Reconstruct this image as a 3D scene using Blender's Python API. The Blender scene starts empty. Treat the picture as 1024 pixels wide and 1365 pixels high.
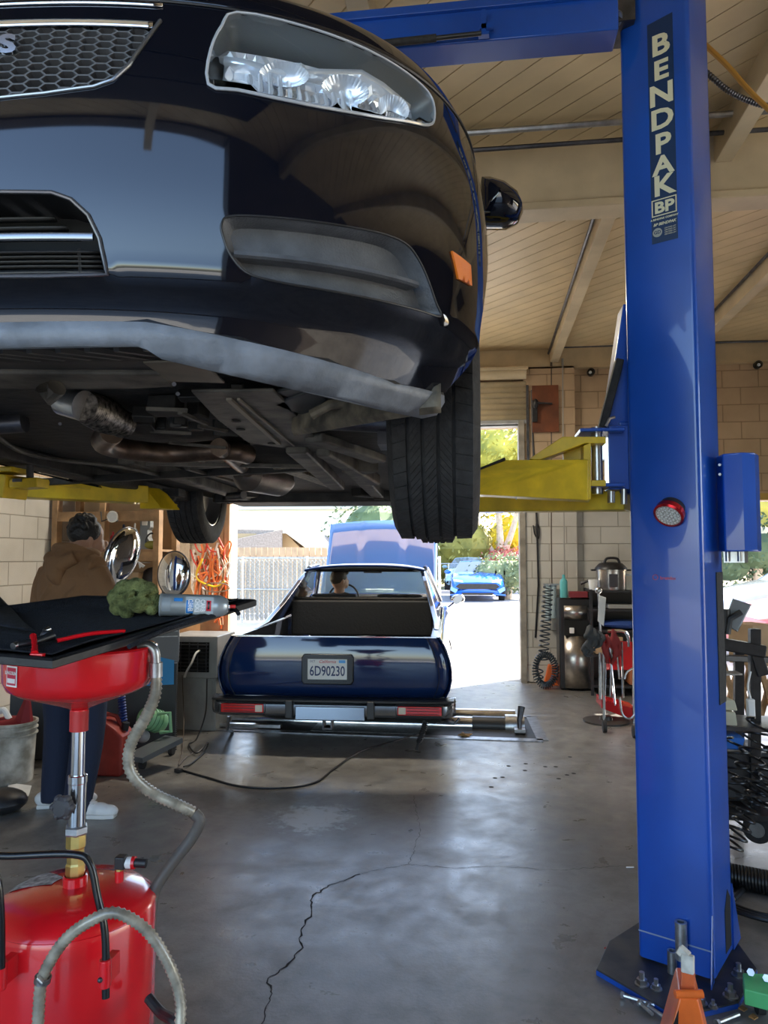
import bpy, bmesh, random
from math import *
from mathutils import Vector as V, Matrix, noise as MN
from mathutils.geometry import delaunay_2d_cdt
from bisect import bisect
random.seed(7)
SC = bpy.context.scene
COL = SC.collection

# ------------------------------------------------------------------ camera, world, sun, exposure
F = 986.0; H = 1.45; PT = radians(3.6); YW = radians(7.4)      # building axes are X (lateral), Y (depth), Z
cd = bpy.data.cameras.new('camera'); cam = bpy.data.objects.new('camera', cd); COL.objects.link(cam)
cam.location = (0, 0, H); cam.rotation_euler = (pi/2 + PT, 0, YW)
cd.sensor_fit = 'VERTICAL'; cd.sensor_height = 36; cd.lens = 36*F/1365; cd.clip_start = .02; cd.clip_end = 400
SC.camera = cam
w = bpy.data.worlds.new('world'); SC.world = w; w.use_nodes = True
nt = w.node_tree; bg = nt.nodes['Background']
sky = nt.nodes.new('ShaderNodeTexSky'); sky.sky_type = 'NISHITA'; sky.sun_disc = False
sky.sun_elevation = radians(35); sky.sun_rotation = radians(45); sky.altitude = 50; sky.dust_density = 1.5
nt.links.new(sky.outputs[0], bg.inputs[0]); bg.inputs[1].default_value = 0.26
sd = bpy.data.lights.new('sun', 'SUN'); sd.energy = 7.5; sd.angle = .01; sd.color = (1, .93, .82)
so = bpy.data.objects.new('sun', sd); COL.objects.link(so)
so.rotation_euler = V((.7071*cos(radians(35)), .7071*cos(radians(35)), sin(radians(35)))).to_track_quat('Z', 'Y').to_euler()
SC.view_settings.view_transform = 'Standard'; SC.view_settings.look = 'None'; SC.view_settings.gamma = 1
SC.view_settings.use_curve_mapping = False
SC.view_settings.exposure = 1.85

# ------------------------------------------------------------------ pixel helpers (photo pixel + known depth or height -> point)
def ray(px, py):
    u = (px-512)/F; v = (682.5-py)/F
    y = cos(PT)-v*sin(PT); z = sin(PT)+v*cos(PT)
    return (u*cos(YW)-y*sin(YW), u*sin(YW)+y*cos(YW), z)
def PY(px, py, Y):
    d = ray(px, py); t = Y/d[1]; return V((d[0]*t, Y, H+d[2]*t))
def PX(px, py, X):
    d = ray(px, py); t = X/d[0]; return V((X, d[1]*t, H+d[2]*t))
def PZ(px, py, z=0):
    d = ray(px, py); t = (z-H)/d[2]; return V((d[0]*t, d[1]*t, z))
def PD(px, py, D):                                            # distance along the camera's own axis
    d = V(ray(px, py)); return V((0, 0, H)) + d*D
def pj(x, y, z):
    z -= H; r = x*cos(YW)+y*sin(YW); f = -x*sin(YW)+y*cos(YW)
    ff = f*cos(PT)+z*sin(PT); v = -f*sin(PT)+z*cos(PT)
    return (512+F*r/ff, 682.5-F*v/ff)

# ------------------------------------------------------------------ materials
MATS = {}
def mat(name, c, rough=.5, metal=0, coat=0, nz=None, bump=None, c2=None, trans=0, emit=0, spec=None, ior=None, rvar=0, alpha=1):
    if name in MATS: return MATS[name]
    m = bpy.data.materials.new(name); m.use_nodes = True; t = m.node_tree; b = t.nodes['Principled BSDF']
    def S(k, v):
        if k in b.inputs: b.inputs[k].default_value = v
    S('Base Color', (*c, 1)); S('Roughness', rough); S('Metallic', metal); S('Coat Weight', coat); S('Coat Roughness', .04)
    S('Transmission Weight', trans); S('Alpha', alpha)
    if spec is not None: S('Specular IOR Level', spec)
    if ior: S('IOR', ior)
    if emit: S('Emission Color', (*c, 1)); S('Emission Strength', emit)
    tc = t.nodes.new('ShaderNodeTexCoord')
    if nz:
        n = t.nodes.new('ShaderNodeTexNoise'); n.inputs['Scale'].default_value = nz[0]; n.inputs['Detail'].default_value = 6
        t.links.new(tc.outputs['Object'], n.inputs['Vector'])
        r = t.nodes.new('ShaderNodeValToRGB'); e = r.color_ramp.elements
        e[0].position = .35; e[1].position = .68
        k = nz[1]; e[0].color = (*[x*(1-k) for x in c], 1); e[1].color = (*(c2 or [min(1, x*(1+k)) for x in c]), 1)
        t.links.new(n.outputs[0], r.inputs[0]); t.links.new(r.outputs[0], b.inputs['Base Color'])
        if rvar:
            q = t.nodes.new('ShaderNodeMapRange'); q.inputs[1].default_value = .3; q.inputs[2].default_value = .7
            q.inputs[3].default_value = rough-rvar; q.inputs[4].default_value = rough+rvar
            t.links.new(n.outputs[0], q.inputs[0]); t.links.new(q.outputs[0], b.inputs['Roughness'])
    if bump:
        n2 = t.nodes.new('ShaderNodeTexNoise'); n2.inputs['Scale'].default_value = bump[0]; n2.inputs['Detail'].default_value = 5
        t.links.new(tc.outputs['Object'], n2.inputs['Vector'])
        bp = t.nodes.new('ShaderNodeBump'); bp.inputs['Strength'].default_value = bump[1]; bp.inputs['Distance'].default_value = .01
        t.links.new(n2.outputs[0], bp.inputs['Height']); t.links.new(bp.outputs[0], b.inputs['Normal'])
    MATS[name] = m
    return m
def block_wall(name, ax, flip=2.2):
    m = bpy.data.materials.new(name); m.use_nodes = True; t = m.node_tree; b = t.nodes['Principled BSDF']; L = t.links
    tc = t.nodes.new('ShaderNodeTexCoord'); sp = t.nodes.new('ShaderNodeSeparateXYZ'); cb = t.nodes.new('ShaderNodeCombineXYZ')
    L.new(tc.outputs['Object'], sp.inputs[0]); L.new(sp.outputs[ax], cb.inputs[0]); L.new(sp.outputs[2], cb.inputs[1])
    br = t.nodes.new('ShaderNodeTexBrick'); L.new(cb.outputs[0], br.inputs['Vector'])
    br.inputs['Scale'].default_value = 1; br.inputs['Brick Width'].default_value = .405; br.inputs['Row Height'].default_value = .203
    br.inputs['Mortar Size'].default_value = .006; br.inputs['Mortar Smooth'].default_value = .4
    br.inputs['Color1'].default_value = (1, 1, 1, 1); br.inputs['Color2'].default_value = (.93, .93, .93, 1); br.inputs['Mortar'].default_value = (.62, .6, .56, 1)
    gt = t.nodes.new('ShaderNodeMath'); gt.operation = 'GREATER_THAN'; gt.inputs[1].default_value = flip; L.new(sp.outputs[2], gt.inputs[0])
    mx = t.nodes.new('ShaderNodeMix'); mx.data_type = 'RGBA'; L.new(gt.outputs[0], mx.inputs[0])
    mx.inputs[6].default_value = (.60, .57, .51, 1); mx.inputs[7].default_value = (.56, .40, .25, 1)
    n = t.nodes.new('ShaderNodeTexNoise'); n.inputs['Scale'].default_value = 2.2; n.inputs['Detail'].default_value = 8; L.new(tc.outputs['Object'], n.inputs['Vector'])
    r = t.nodes.new('ShaderNodeValToRGB'); r.color_ramp.elements[0].position = .3; r.color_ramp.elements[0].color = (.8, .79, .77, 1)
    r.color_ramp.elements[1].position = .6; L.new(n.outputs[0], r.inputs[0])
    def mul(a, c):
        q = t.nodes.new('ShaderNodeMix'); q.data_type = 'RGBA'; q.blend_type = 'MULTIPLY'; q.inputs[0].default_value = 1
        L.new(a, q.inputs[6]); L.new(c, q.inputs[7]); return q.outputs[2]
    L.new(mul(mul(mx.outputs[2], br.outputs[0]), r.outputs[0]), b.inputs['Base Color'])
    b.inputs['Roughness'].default_value = .75
    bp = t.nodes.new('ShaderNodeBump'); bp.invert = True; bp.inputs['Strength'].default_value = .7; bp.inputs['Distance'].default_value = .012
    L.new(br.outputs[1], bp.inputs['Height'])
    n3 = t.nodes.new('ShaderNodeTexNoise'); n3.inputs['Scale'].default_value = 120; L.new(tc.outputs['Object'], n3.inputs['Vector'])
    b2 = t.nodes.new('ShaderNodeBump'); b2.inputs['Strength'].default_value = .25; b2.inputs['Distance'].default_value = .004
    L.new(n3.outputs[0], b2.inputs['Height']); L.new(bp.outputs[0], b2.inputs['Normal']); L.new(b2.outputs[0], b.inputs['Normal'])
    return m
def floor_mat():
    m = bpy.data.materials.new('polished_concrete'); m.use_nodes = True; t = m.node_tree; b = t.nodes['Principled BSDF']; L = t.links
    tc = t.nodes.new('ShaderNodeTexCoord')
    def nse(s, d=8, dist=0):
        n = t.nodes.new('ShaderNodeTexNoise'); n.inputs['Scale'].default_value = s; n.inputs['Detail'].default_value = d; n.inputs['Roughness'].default_value = .62
        n.inputs['Distortion'].default_value = dist; L.new(tc.outputs['Object'], n.inputs['Vector']); return n.outputs[0]
    def ramp(a, p0, c0, p1, c1):
        r = t.nodes.new('ShaderNodeValToRGB'); e = r.color_ramp.elements; e[0].position = p0; e[1].position = p1
        e[0].color = (*c0, 1); e[1].color = (*c1, 1); L.new(a, r.inputs[0]); return r.outputs[0]
    def mul(a, c, k=1, bt='MULTIPLY'):
        q = t.nodes.new('ShaderNodeMix'); q.data_type = 'RGBA'; q.blend_type = bt; q.inputs[0].default_value = k
        L.new(a, q.inputs[6]); L.new(c, q.inputs[7]); return q.outputs[2]
    base = ramp(nse(.9, 8, .3), .32, (.13, .123, .113), .7, (.27, .26, .245))
    fine = ramp(nse(9, 10, .3), .3, (.62, .61, .6), .66, (1.1, 1.08, 1.05))
    spots = ramp(nse(38, 6), .2, (.55, .55, .55), .4, (1, 1, 1))
    vd = t.nodes.new('ShaderNodeVectorMath'); vd.operation = 'DISTANCE'; wc_ = PZ(418, 1090); vd.inputs[1].default_value = (wc_.x+.45-.6+.0, wc_.y, 0)
    ofs = t.nodes.new('ShaderNodeVectorMath'); ofs.operation = 'ADD'; L.new(tc.outputs['Object'], ofs.inputs[0]); L.new(ofs.outputs[0], vd.inputs[0]); ofs.inputs[1].default_value = (-.15, 0, 0)
    mr = t.nodes.new('ShaderNodeMapRange'); mr.inputs[1].default_value = .42; mr.inputs[2].default_value = .05; mr.inputs[3].default_value = 0; mr.inputs[4].default_value = .62; L.new(vd.outputs['Value'], mr.inputs[0])
    ad = t.nodes.new('ShaderNodeMath'); ad.operation = 'ADD'; L.new(mr.outputs[0], ad.inputs[0]); L.new(nse(17, 12, .2), ad.inputs[1])
    wm = ramp(ad.outputs[0], .82, (0, 0, 0), .98, (1, 1, 1))
    q = t.nodes.new('ShaderNodeMix'); q.data_type = 'RGBA'; L.new(wm, q.inputs[0]); L.new(mul(mul(base, fine), spots), q.inputs[6]); q.inputs[7].default_value = (.42, .44, .45, 1)
    L.new(q.outputs[2], b.inputs['Base Color'])
    rr = t.nodes.new('ShaderNodeMapRange'); rr.inputs[1].default_value = .3; rr.inputs[2].default_value = .7; rr.inputs[3].default_value = .24; rr.inputs[4].default_value = .46
    L.new(nse(5, 9, .4), rr.inputs[0]); L.new(rr.outputs[0], b.inputs['Roughness'])
    b.inputs['Specular IOR Level'].default_value = .8
    bp = t.nodes.new('ShaderNodeBump'); bp.inputs['Strength'].default_value = .16; bp.inputs['Distance'].default_value = .004
    L.new(nse(75, 10, .1), bp.inputs['Height']); L.new(bp.outputs[0], b.inputs['Normal'])
    return m
white = mat('white_paint', (.8, .8, .78), .45, nz=(8, .06)); black = mat('black_plastic', (.016, .016, .018), .42, nz=(30, .3))
rubber = mat('black_rubber', (.022, .022, .023), .75, nz=(40, .35), bump=(90, .3)); chrome = mat('chrome', (.82, .83, .85), .1, 1)
steel = mat('steel', (.5, .5, .5), .32, 1, nz=(20, .2)); dsteel = mat('dark_steel', (.1, .1, .11), .4, .8, nz=(15, .3))
galv = mat('galvanised_steel', (.48, .5, .52), .38, .9, nz=(30, .25)); grey = mat('grey_paint', (.3, .3, .3), .5, nz=(10, .15))
wood = mat('raw_wood', (.46, .27, .13), .7, nz=(6, .35), bump=(30, .3)); card = mat('cardboard', (.48, .32, .18), .85, nz=(5, .12))
blue = mat('blue_powder_coat', (.008, .075, .42), .3, 0, .5, nz=(3, .12), bump=(14, .05)); yellow = mat('yellow_enamel', (.72, .50, .015), .42, 0, .2, nz=(9, .22), bump=(12, .15))
red = mat('red_enamel', (.66, .008, .014), .25, 0, .6, nz=(4, .1)); orange = mat('orange_paint', (.75, .14, .02), .4, 0, .2, nz=(7, .2))
glass = mat('clear_glass', (.95, 1, .98), .02, 0, trans=1, ior=1.1); tan = mat('tan_trim_paint', (.58, .45, .27), .6, nz=(4, .12), bump=(20, .15))
cream = mat('cream_ceiling_paint', (.64, .50, .29), .45, nz=(3, .1), bump=(8, .15)); cream2 = mat('cream_beam_paint', (.56, .46, .30), .5, nz=(3, .14), bump=(10, .3))
text_cream = mat('cream_lettering', (.72, .68, .48), .5); redrub = mat('red_rubber', (.6, .05, .03), .5, nz=(9, .2)); orangehose = mat('orange_hose', (.75, .2, .06), .5, nz=(9, .2))
ltgreen = mat('light_green_enamel', (.12, .6, .22), .4, nz=(8, .15)); navy = mat('navy_cloth', (.01, .017, .042), .85, bump=(60, .3))

# ------------------------------------------------------------------ mesh helpers
def cr(pts, n=6, closed=False):
    P = [V(p) for p in pts]; out = []; m = len(P)
    for i in range(m if closed else m-1):
        p1, p2 = P[i], P[(i+1) % m]
        p0 = P[i-1] if (i or closed) else p1*2-p2; p3 = P[(i+2) % m] if (i+2 < m or closed) else p2*2-p1
        for k in range(n):
            t = k/n; out.append(.5*((2*p1)+(p2-p0)*t+(2*p0-5*p1+4*p2-p3)*t*t+(3*p1-p0-3*p2+p3)*t**3))
    if not closed: out.append(P[-1])
    return out
class MB:
    def __init__(s): s.v = []; s.f = []
    def add(s, v, f):
        o = len(s.v); s.v += [V(p) for p in v]; s.f += [[i+o for i in q] for q in f]; return s
    def box(s, c, d, r=(0, 0, 0)):
        R = Matrix.Rotation(r[2], 3, 'Z') @ Matrix.Rotation(r[1], 3, 'Y') @ Matrix.Rotation(r[0], 3, 'X'); c = V(c)
        v = [c + R @ V((x*d[0]/2, y*d[1]/2, z*d[2]/2)) for x in (-1, 1) for y in (-1, 1) for z in (-1, 1)]
        return s.add(v, [(0, 1, 3, 2), (4, 6, 7, 5), (0, 4, 5, 1), (2, 3, 7, 6), (0, 2, 6, 4), (1, 5, 7, 3)])
    def bar(s, p, q, w, h, up=(0, 0, 1)):
        p, q = V(p), V(q); a = (q-p).normalized(); u = V(up); x = a.cross(u)
        if x.length < .01: x = a.cross(V((0, 1, 0)))
        x.normalize(); y = x.cross(a)
        v = [o + x*i*w/2 + y*j*h/2 for o in (p, q) for i, j in ((-1, -1), (1, -1), (1, 1), (-1, 1))]
        return s.add(v, [(3, 2, 1, 0), (4, 5, 6, 7), (0, 1, 5, 4), (1, 2, 6, 5), (2, 3, 7, 6), (3, 0, 4, 7)])
    def tube(s, pts, r, n=8, closed=False, caps=True, fl=1.0):
        P = [V(p) for p in pts]; m = len(P); R = r if isinstance(r, (list, tuple)) else [r]*m
        T = []
        for i in range(m):
            a = P[i-1] if (i or closed) else P[0]; b = P[(i+1) % m] if (i < m-1 or closed) else P[-1]
            d = b-a; T.append(d.normalized() if d.length > 1e-9 else V((0, 0, 1)))
        x = T[0].cross(V((0, 0, 1)))
        if x.length < .05: x = T[0].cross(V((0, 1, 0)))
        x.normalize(); o = len(s.v)
        for i in range(m):
            x = (x - T[i]*x.dot(T[i])); x = x.normalized() if x.length > 1e-6 else T[i].orthogonal().normalized(); y = T[i].cross(x)
            for k in range(n): a = 2*pi*k/n; s.v.append(P[i]+x*cos(a)*R[i]+y*sin(a)*R[i]*fl)
        for i in range(m if closed else m-1):
            j = (i+1) % m
            for k in range(n): s.f.append([o+i*n+k, o+i*n+(k+1) % n, o+j*n+(k+1) % n, o+j*n+k])
        if caps and not closed: s.f.append([o+k for k in range(n)][::-1]); s.f.append([o+(m-1)*n+k for k in range(n)])
        return s
    def cyl(s, p, q, r, n=16, r2=None): return s.tube([p, q], [r, r if r2 is None else r2], n)
    def lathe(s, prof, c, axis=(0, 0, 1), n=32, caps=True, sc=(1, 1)):
        c = V(c); a = V(axis).normalized(); x = a.orthogonal().normalized() if abs(a.z) < .99 else V((1, 0, 0)); y = a.cross(x); o = len(s.v)
        for r, h in prof:
            for k in range(n): t = 2*pi*k/n; s.v.append(c + a*h + x*cos(t)*r*sc[0] + y*sin(t)*r*sc[1])
        for i in range(len(prof)-1):
            for k in range(n): s.f.append([o+i*n+k, o+i*n+(k+1) % n, o+(i+1)*n+(k+1) % n, o+(i+1)*n+k])
        if caps: s.f.append([o+k for k in range(n)][::-1]); s.f.append([o+(len(prof)-1)*n+k for k in range(n)])
        return s
    def prism(s, poly, vec):
        P = [V(p) for p in poly]; n = len(P); vec = V(vec)
        return s.add(P+[p+vec for p in P], [list(range(n))[::-1], list(range(n, 2*n))]+[[i, (i+1) % n, n+(i+1) % n, n+i] for i in range(n)])
    def grid(s, rows, cu=False, cv=False):
        m, n = len(rows), len(rows[0]); o = len(s.v)
        for r in rows: s.v += [V(p) for p in r]
        for i in range(m if cu else m-1):
            for k in range(n if cv else n-1): s.f.append([o+i*n+k, o+i*n+(k+1) % n, o+((i+1) % m)*n+(k+1) % n, o+((i+1) % m)*n+k])
        return s
    def ball(s, c, r, n=16, m=10, rot=None):
        c = V(c); r = (r, r, r) if not isinstance(r, (tuple, list)) else r; o = len(s.v)
        for i in range(m+1):
            a = pi*i/m
            for k in range(n):
                t = 2*pi*k/n; p = V((sin(a)*cos(t)*r[0], sin(a)*sin(t)*r[1], cos(a)*r[2])); s.v.append(c+(rot @ p if rot else p))
        for i in range(m):
            for k in range(n): s.f.append([o+i*n+k, o+(i+1)*n+k, o+(i+1)*n+(k+1) % n, o+i*n+(k+1) % n])
        return s
    def mirror(s):
        o = len(s.v); s.v += [V((-p.x, p.y, p.z)) for p in s.v]; s.f += [[i+o for i in q][::-1] for q in s.f]; return s
    def xf(s, M): s.v = [M @ p for p in s.v]; return s
    def build(s, name, m, parent=None, world=True, smooth=35, bevel=0, solid=0, sub=0, remesh=0, sm=0, norm=True, doubles=True, shrink=None):
        me = bpy.data.meshes.new(name); me.from_pydata([tuple(p) for p in s.v], [], s.f)
        if doubles:
            b = bmesh.new(); b.from_mesh(me); bmesh.ops.remove_doubles(b, verts=b.verts, dist=1e-5)
            if norm: bmesh.ops.recalc_face_normals(b, faces=b.faces)
            b.to_mesh(me); b.free()
        me.materials.append(m); ob = bpy.data.objects.new(name, me); COL.objects.link(ob)
        if smooth:
            me.shade_smooth()
            if smooth < 180: me.set_sharp_from_angle(angle=radians(smooth))
        if remesh:
            q = ob.modifiers.new('r', 'REMESH'); q.mode = 'VOXEL'; q.voxel_size = remesh; q.use_smooth_shade = True
            q = ob.modifiers.new('s', 'SMOOTH'); q.factor = .6; q.iterations = sm or 6
        if solid: q = ob.modifiers.new('t', 'SOLIDIFY'); q.thickness = solid; q.offset = -1
        if bevel: q = ob.modifiers.new('b', 'BEVEL'); q.width = bevel; q.segments = 2; q.limit_method = 'ANGLE'; q.angle_limit = radians(50); q.harden_normals = True
        if sub: q = ob.modifiers.new('u', 'SUBSURF'); q.levels = sub; q.render_levels = sub
        if parent:
            ob.parent = parent
            if world:
                M = parent.matrix_basis.copy()
                if parent.parent: M = parent.parent.matrix_basis @ parent.matrix_parent_inverse @ M
                ob.matrix_parent_inverse = M.inverted()
        return ob
def tag(o, label, cat, group=None, kind=None):
    o['label'] = label; o['category'] = cat
    if group: o['group'] = group
    if kind: o['kind'] = kind
    return o
def thing(name, label, cat, loc=(0, 0, 0), rz=0, group=None):
    o = bpy.data.objects.new(name, None); COL.objects.link(o); o.location = loc; o.rotation_euler = (0, 0, rz); o.empty_display_size = .1
    return tag(o, label, cat, group)
def struct(name, mb, m, **k):
    o = mb.build(name, m, **k); o['kind'] = 'structure'; return o
def kids(o): return [c for c in bpy.data.objects if c.parent == o]
def dup(o, loc=None, rz=None, label=None, parent=None, sc=None):
    c = o.copy(); COL.objects.link(c)
    if parent: c.parent = parent
    if loc is not None: c.location = loc
    if rz is not None: c.rotation_euler.z = rz
    if sc is not None: c.scale = sc
    if label: c['label'] = label
    for k in kids(o): dup(k, parent=c)
    return c
def text(body, name, m, parent, M, size, ext=.0006, bold=0, sx=1, align='CENTER', track=1.0, world=True, shear=0):
    cu = bpy.data.curves.new('t', 'FONT'); cu.body = body; cu.size = size; cu.extrude = ext; cu.offset = bold; cu.align_x = align; cu.align_y = 'CENTER'
    cu.space_character = track; cu.shear = shear; cu.resolution_u = 3
    t = bpy.data.objects.new('t', cu); COL.objects.link(t); dg = bpy.context.evaluated_depsgraph_get()
    me = bpy.data.meshes.new_from_object(t.evaluated_get(dg)); bpy.data.objects.remove(t)
    mb = MB(); mb.add([M @ V((p.co.x*sx, p.co.y, p.co.z)) for p in me.vertices], [list(f.vertices) for f in me.polygons])
    return mb.build(name, m, parent, smooth=0, norm=False, world=world, doubles=False)
def frame(o, x, y):                                          # matrix whose local x,y are the given directions
    x = V(x).normalized(); y = V(y); y = (y-x*y.dot(x)).normalized(); z = x.cross(y)
    M = Matrix((x, y, z)).transposed().to_4x4(); M.translation = V(o); return M
def interp(T, z):
    if z <= T[0][0]: return T[0][1]
    for i in range(len(T)-1):
        if z <= T[i+1][0]:
            a, b = T[i], T[i+1]; h = b[0]-a[0]; t = (z-a[0])/h
            m0 = (b[1]-(T[i-1][1] if i else a[1]))/(b[0]-(T[i-1][0] if i else a[0]))*h
            nx = T[i+2] if i+2 < len(T) else b; m1 = (nx[1]-a[1])/(nx[0]-a[0])*h
            return (2*t**3-3*t*t+1)*a[1]+(t**3-2*t*t+t)*m0+(-2*t**3+3*t*t)*b[1]+(t**3-t*t)*m1
    return T[-1][1]
def coil(p, q, r, turns, sag=0, n=12, ph=0):
    p, q = V(p), V(q); a = (q-p).normalized(); x = a.orthogonal().normalized(); y = a.cross(x); out = []
    N = int(turns*n)
    for i in range(N+1):
        t = i/N; c = p.lerp(q, t) - V((0, 0, sag*4*t*(1-t))); b = 2*pi*t*turns+ph
        out.append(c+x*cos(b)*r+y*sin(b)*r)
    return out

# ------------------------------------------------------------------ room shell
XL, XR, YB, YF, ZC = -4.0, 5.2, 9.02, -1.25, 3.97
fl = struct('floor', MB().box(((XL+XR)/2, (YB+YF)/2, -.1), (XR-XL+.4, YB-YF, .2)), floor_mat(), smooth=0)
bw = MB()
for x0, x1, z0, z1 in ((XL, -3.16, 0, ZC), (-3.16, .53, 3.05, ZC), (.53, 2.78, 0, ZC), (2.78, 4.1, 2.12, ZC), (4.1, XR, 0, ZC)):
    bw.box(((x0+x1)/2, YB+.1, (z0+z1)/2), (x1-x0, .2, z1-z0))
bw.box((.83, YB-.05, 1.88), (.6, .1, 3.74))
struct('wall_back', bw, block_wall('painted_blocks_back', 0), smooth=0)
struct('wall_left', MB().box((XL-.1, (YB+YF)/2, ZC/2), (.2, YB-YF+.4, ZC)), block_wall('painted_blocks_left', 1), smooth=0)
rw = MB()                                                     # right wall with a wide shop door near the front
for y0, y1, z0, z1 in ((YF, .2, 0, ZC), (.2, 3.6, 3.1, ZC), (3.6, YB, 0, ZC)): rw.box((XR+.1, (y0+y1)/2, (z0+z1)/2), (.2, y1-y0, z1-z0))
struct('wall_right', rw, mat('dark_brown_panel', (.07, .055, .045), .6, nz=(3, .2)), smooth=0)
fw = MB()
for x0, x1, z0, z1 in ((XL, -3.6, 0, ZC), (-3.6, .5, 3.92, ZC), (.5, XR, 0, ZC)): fw.box(((x0+x1)/2, YF-.1, (z0+z1)/2), (x1-x0, .2, z1-z0))
struct('wall_front', fw, MATS['dark_brown_panel'], smooth=0)
def clip(poly, n, d):
    out = []
    for i in range(len(poly)):
        a, b = poly[i], poly[(i+1) % len(poly)]; da, db = a[0]*n[0]+a[1]*n[1]-d, b[0]*n[0]+b[1]*n[1]-d
        if da <= 0: out.append(a)
        if da*db < 0: t = da/(da-db); out.append((a[0]+(b[0]-a[0])*t, a[1]+(b[1]-a[1])*t))
    return out
cl = MB(); n45 = (.7071, .7071); k = -6.0
while k < 11:
    p = clip([(XL, YF), (XR, YF), (XR, YB), (XL, YB)], n45, k+.134); p = clip(p, (-n45[0], -n45[1]), -k)
    if len(p) > 2:
        P = [V((x, y, ZC)) for x, y in p]; cl.prism(P, (0, 0, .03))
    k += .14
cl.box(((XL+XR)/2, (YB+YF)/2, ZC+.04), (XR-XL+.4, YB-YF+.4, .04))
struct('ceiling', cl, cream, smooth=0)
struct('trim_1', MB().box(((XL+XR)/2, 4.56, 3.82), (XR-XL, .15, .40)).box(((XL+XR)/2, 4.56, 3.60), (XR-XL, .19, .05)), cream2, bevel=.008, smooth=0)
for i, x in enumerate((.90, 2.42, -.62, -2.14)):
    struct('trim_%d' % (i+2), MB().box((x, 6.83, 3.885), (.1, 4.38, .17)), cream2, bevel=.006, smooth=0)
for i, x in enumerate((-.50, 1.45, 3.2, -2.4)):
    struct('trim_%d' % (i+6), MB().box((x, 1.44, 3.885), (.1, 6.08, .17)), cream2, bevel=.006, smooth=0)
struct('trim_10', MB().box(((.53+XR)/2, YB-.035, 3.86), (XR-.53, .07, .22)).box(((XL+.53)/2, YB-.035, 3.86), (.53-XL, .07, .22)).box((1.9, YB-.05, 3.735), (5, .1, .02)), tan, smooth=0)
struct('trim_11', MB().box((3.4, YB-.03, 2.16), (1.5, .06, .08)), mat('ochre_trim', (.5, .32, .06), .5), smooth=0)
struct('trim_12', MB().box((.50, YB+.02, 1.55), (.07, .30, 3.1)).box((.545, YB-.06, 1.7), (.05, .06, 3.3)), mat('weathered_post', (.30, .27, .22), .7, nz=(7, .3), bump=(30, .3)), bevel=.004, smooth=0)
struct('trim_13', MB().box((-3.14, YB+.02, 1.55), (.07, .36, 3.1)), mat('pale_post', (.62, .57, .45), .7, nz=(7, .15)), bevel=.004, smooth=0)
struct('trim_14', MB().box((-1.3, YB+.0, 3.07), (3.7, .12, .05)), grey, smooth=0)
# rolled up sectional shutter above the opening
dr = tag(bpy.data.objects.new('door_1', None), 'x', 'x'); del dr['label']; del dr['category']; COL.objects.link(dr); dr['kind'] = 'structure'; dr.location = (-1.3, 8.9, 3.1)
rows = []
for i in range(61):
    z = 3.10+.48*i/60; rows.append([(x, 8.93-.016*abs(sin(i/60*pi*7))**.6, z) for x in (-3.2, .56)])
MB().grid(rows).build('shutter_curtain', mat('beige_shutter', (.66, .54, .34), .45, nz=(5, .1)), dr, smooth=60, solid=.004)
MB().box((-1.32, 8.92, 3.085), (3.76, .05, .04)).build('bottom_rail', grey, dr, smooth=0)
MB().box((.575, 8.93, 2.95), (.03, .07, 1.15)).box((-3.2, 8.93, 2.95), (.03, .07, 1.15)).build('guide_rail', dsteel, dr, smooth=0)
MB().cyl((-3.2, 8.86, 3.66), (.56, 8.86, 3.66), .07).build('roller_drum', cream2, dr)
struct('trim_15', MB().box((-1.3, 8.85, 3.70), (3.75, .2, .03)), cream2, smooth=0)
# dark panel added out of view under the ceiling to darken car paint reflections
d2 = MB()
for k in range(5): d2.box((-1.5, -.30+k*.53, 3.74), (3.9, .51, .04))
struct('reflection_dark_panel', d2, mat('reflection_panel_brown', (.035, .025, .02), .5, nz=(4, .2)), smooth=0, bevel=.008)
# added tube fill light, hidden above the pickup, to brighten the back wall
tubem = mat('fill_light_glow', (1, .93, .8), .5, emit=6)
for x, y, rz_, e_, lb in ((-1.3, 6.7, 0, 32, 'added fluorescent fill light over the blue pickup, hidden from view'),):
    fx = thing('added_fill_light', lb, 'fill light', (x, y, 3.86), rz_)
    MB().box((0, 0, .03), (1.24, .16, .05)).build('housing', white, fx, world=False, bevel=.004); MB().box((0, 0, .075), (.9, .05, .05)).build('mount', white, fx, world=False)
    for s_ in (-.04, .04): MB().cyl((-.6, s_, -.012), (.6, s_, -.012), .013, 12).build('tube', tubem, fx, world=False)
    ld = bpy.data.lights.new('fill_area_light', 'AREA'); ld.shape = 'RECTANGLE'; ld.size = 1.2; ld.size_y = .14; ld.energy = e_; ld.color = (1, .92, .78)
    lo = bpy.data.objects.new('fill_area_light', ld); COL.objects.link(lo); lo.parent = fx; lo.location = (0, 0, -.03)
# cracks and drilled anchor marks in the floor
crm = mat('dark_crack', (.02, .02, .02), .9)
def crack(pts, wd=.005, jit=.008):
    P = [PZ(*p, .0012) for p in pts]; q = []
    for a, b in zip(P, P[1:]):
        n = max(2, int((b-a).length/.018))
        for k in range(n): t = k/n; c = a.lerp(b, t); q.append(c+V((random.uniform(-jit, jit), random.uniform(-jit, jit), 0)))
    q.append(P[-1]); m = MB(); rows = []
    for i, c in enumerate(q):
        d = (q[min(i+1, len(q)-1)]-q[max(i-1, 0)]).normalized(); s = V((-d.y, d.x, 0))*wd*random.uniform(.3, 1.2)*.5; rows.append([c-s, c+s])
    return m.grid(rows).build('floor_crack', crm, fl, smooth=0)
crack([(350, 1364), (362, 1330), (358, 1305), (385, 1285), (402, 1262), (400, 1240), (418, 1215), (415, 1195), (440, 1180), (480, 1165)], .008)
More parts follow.
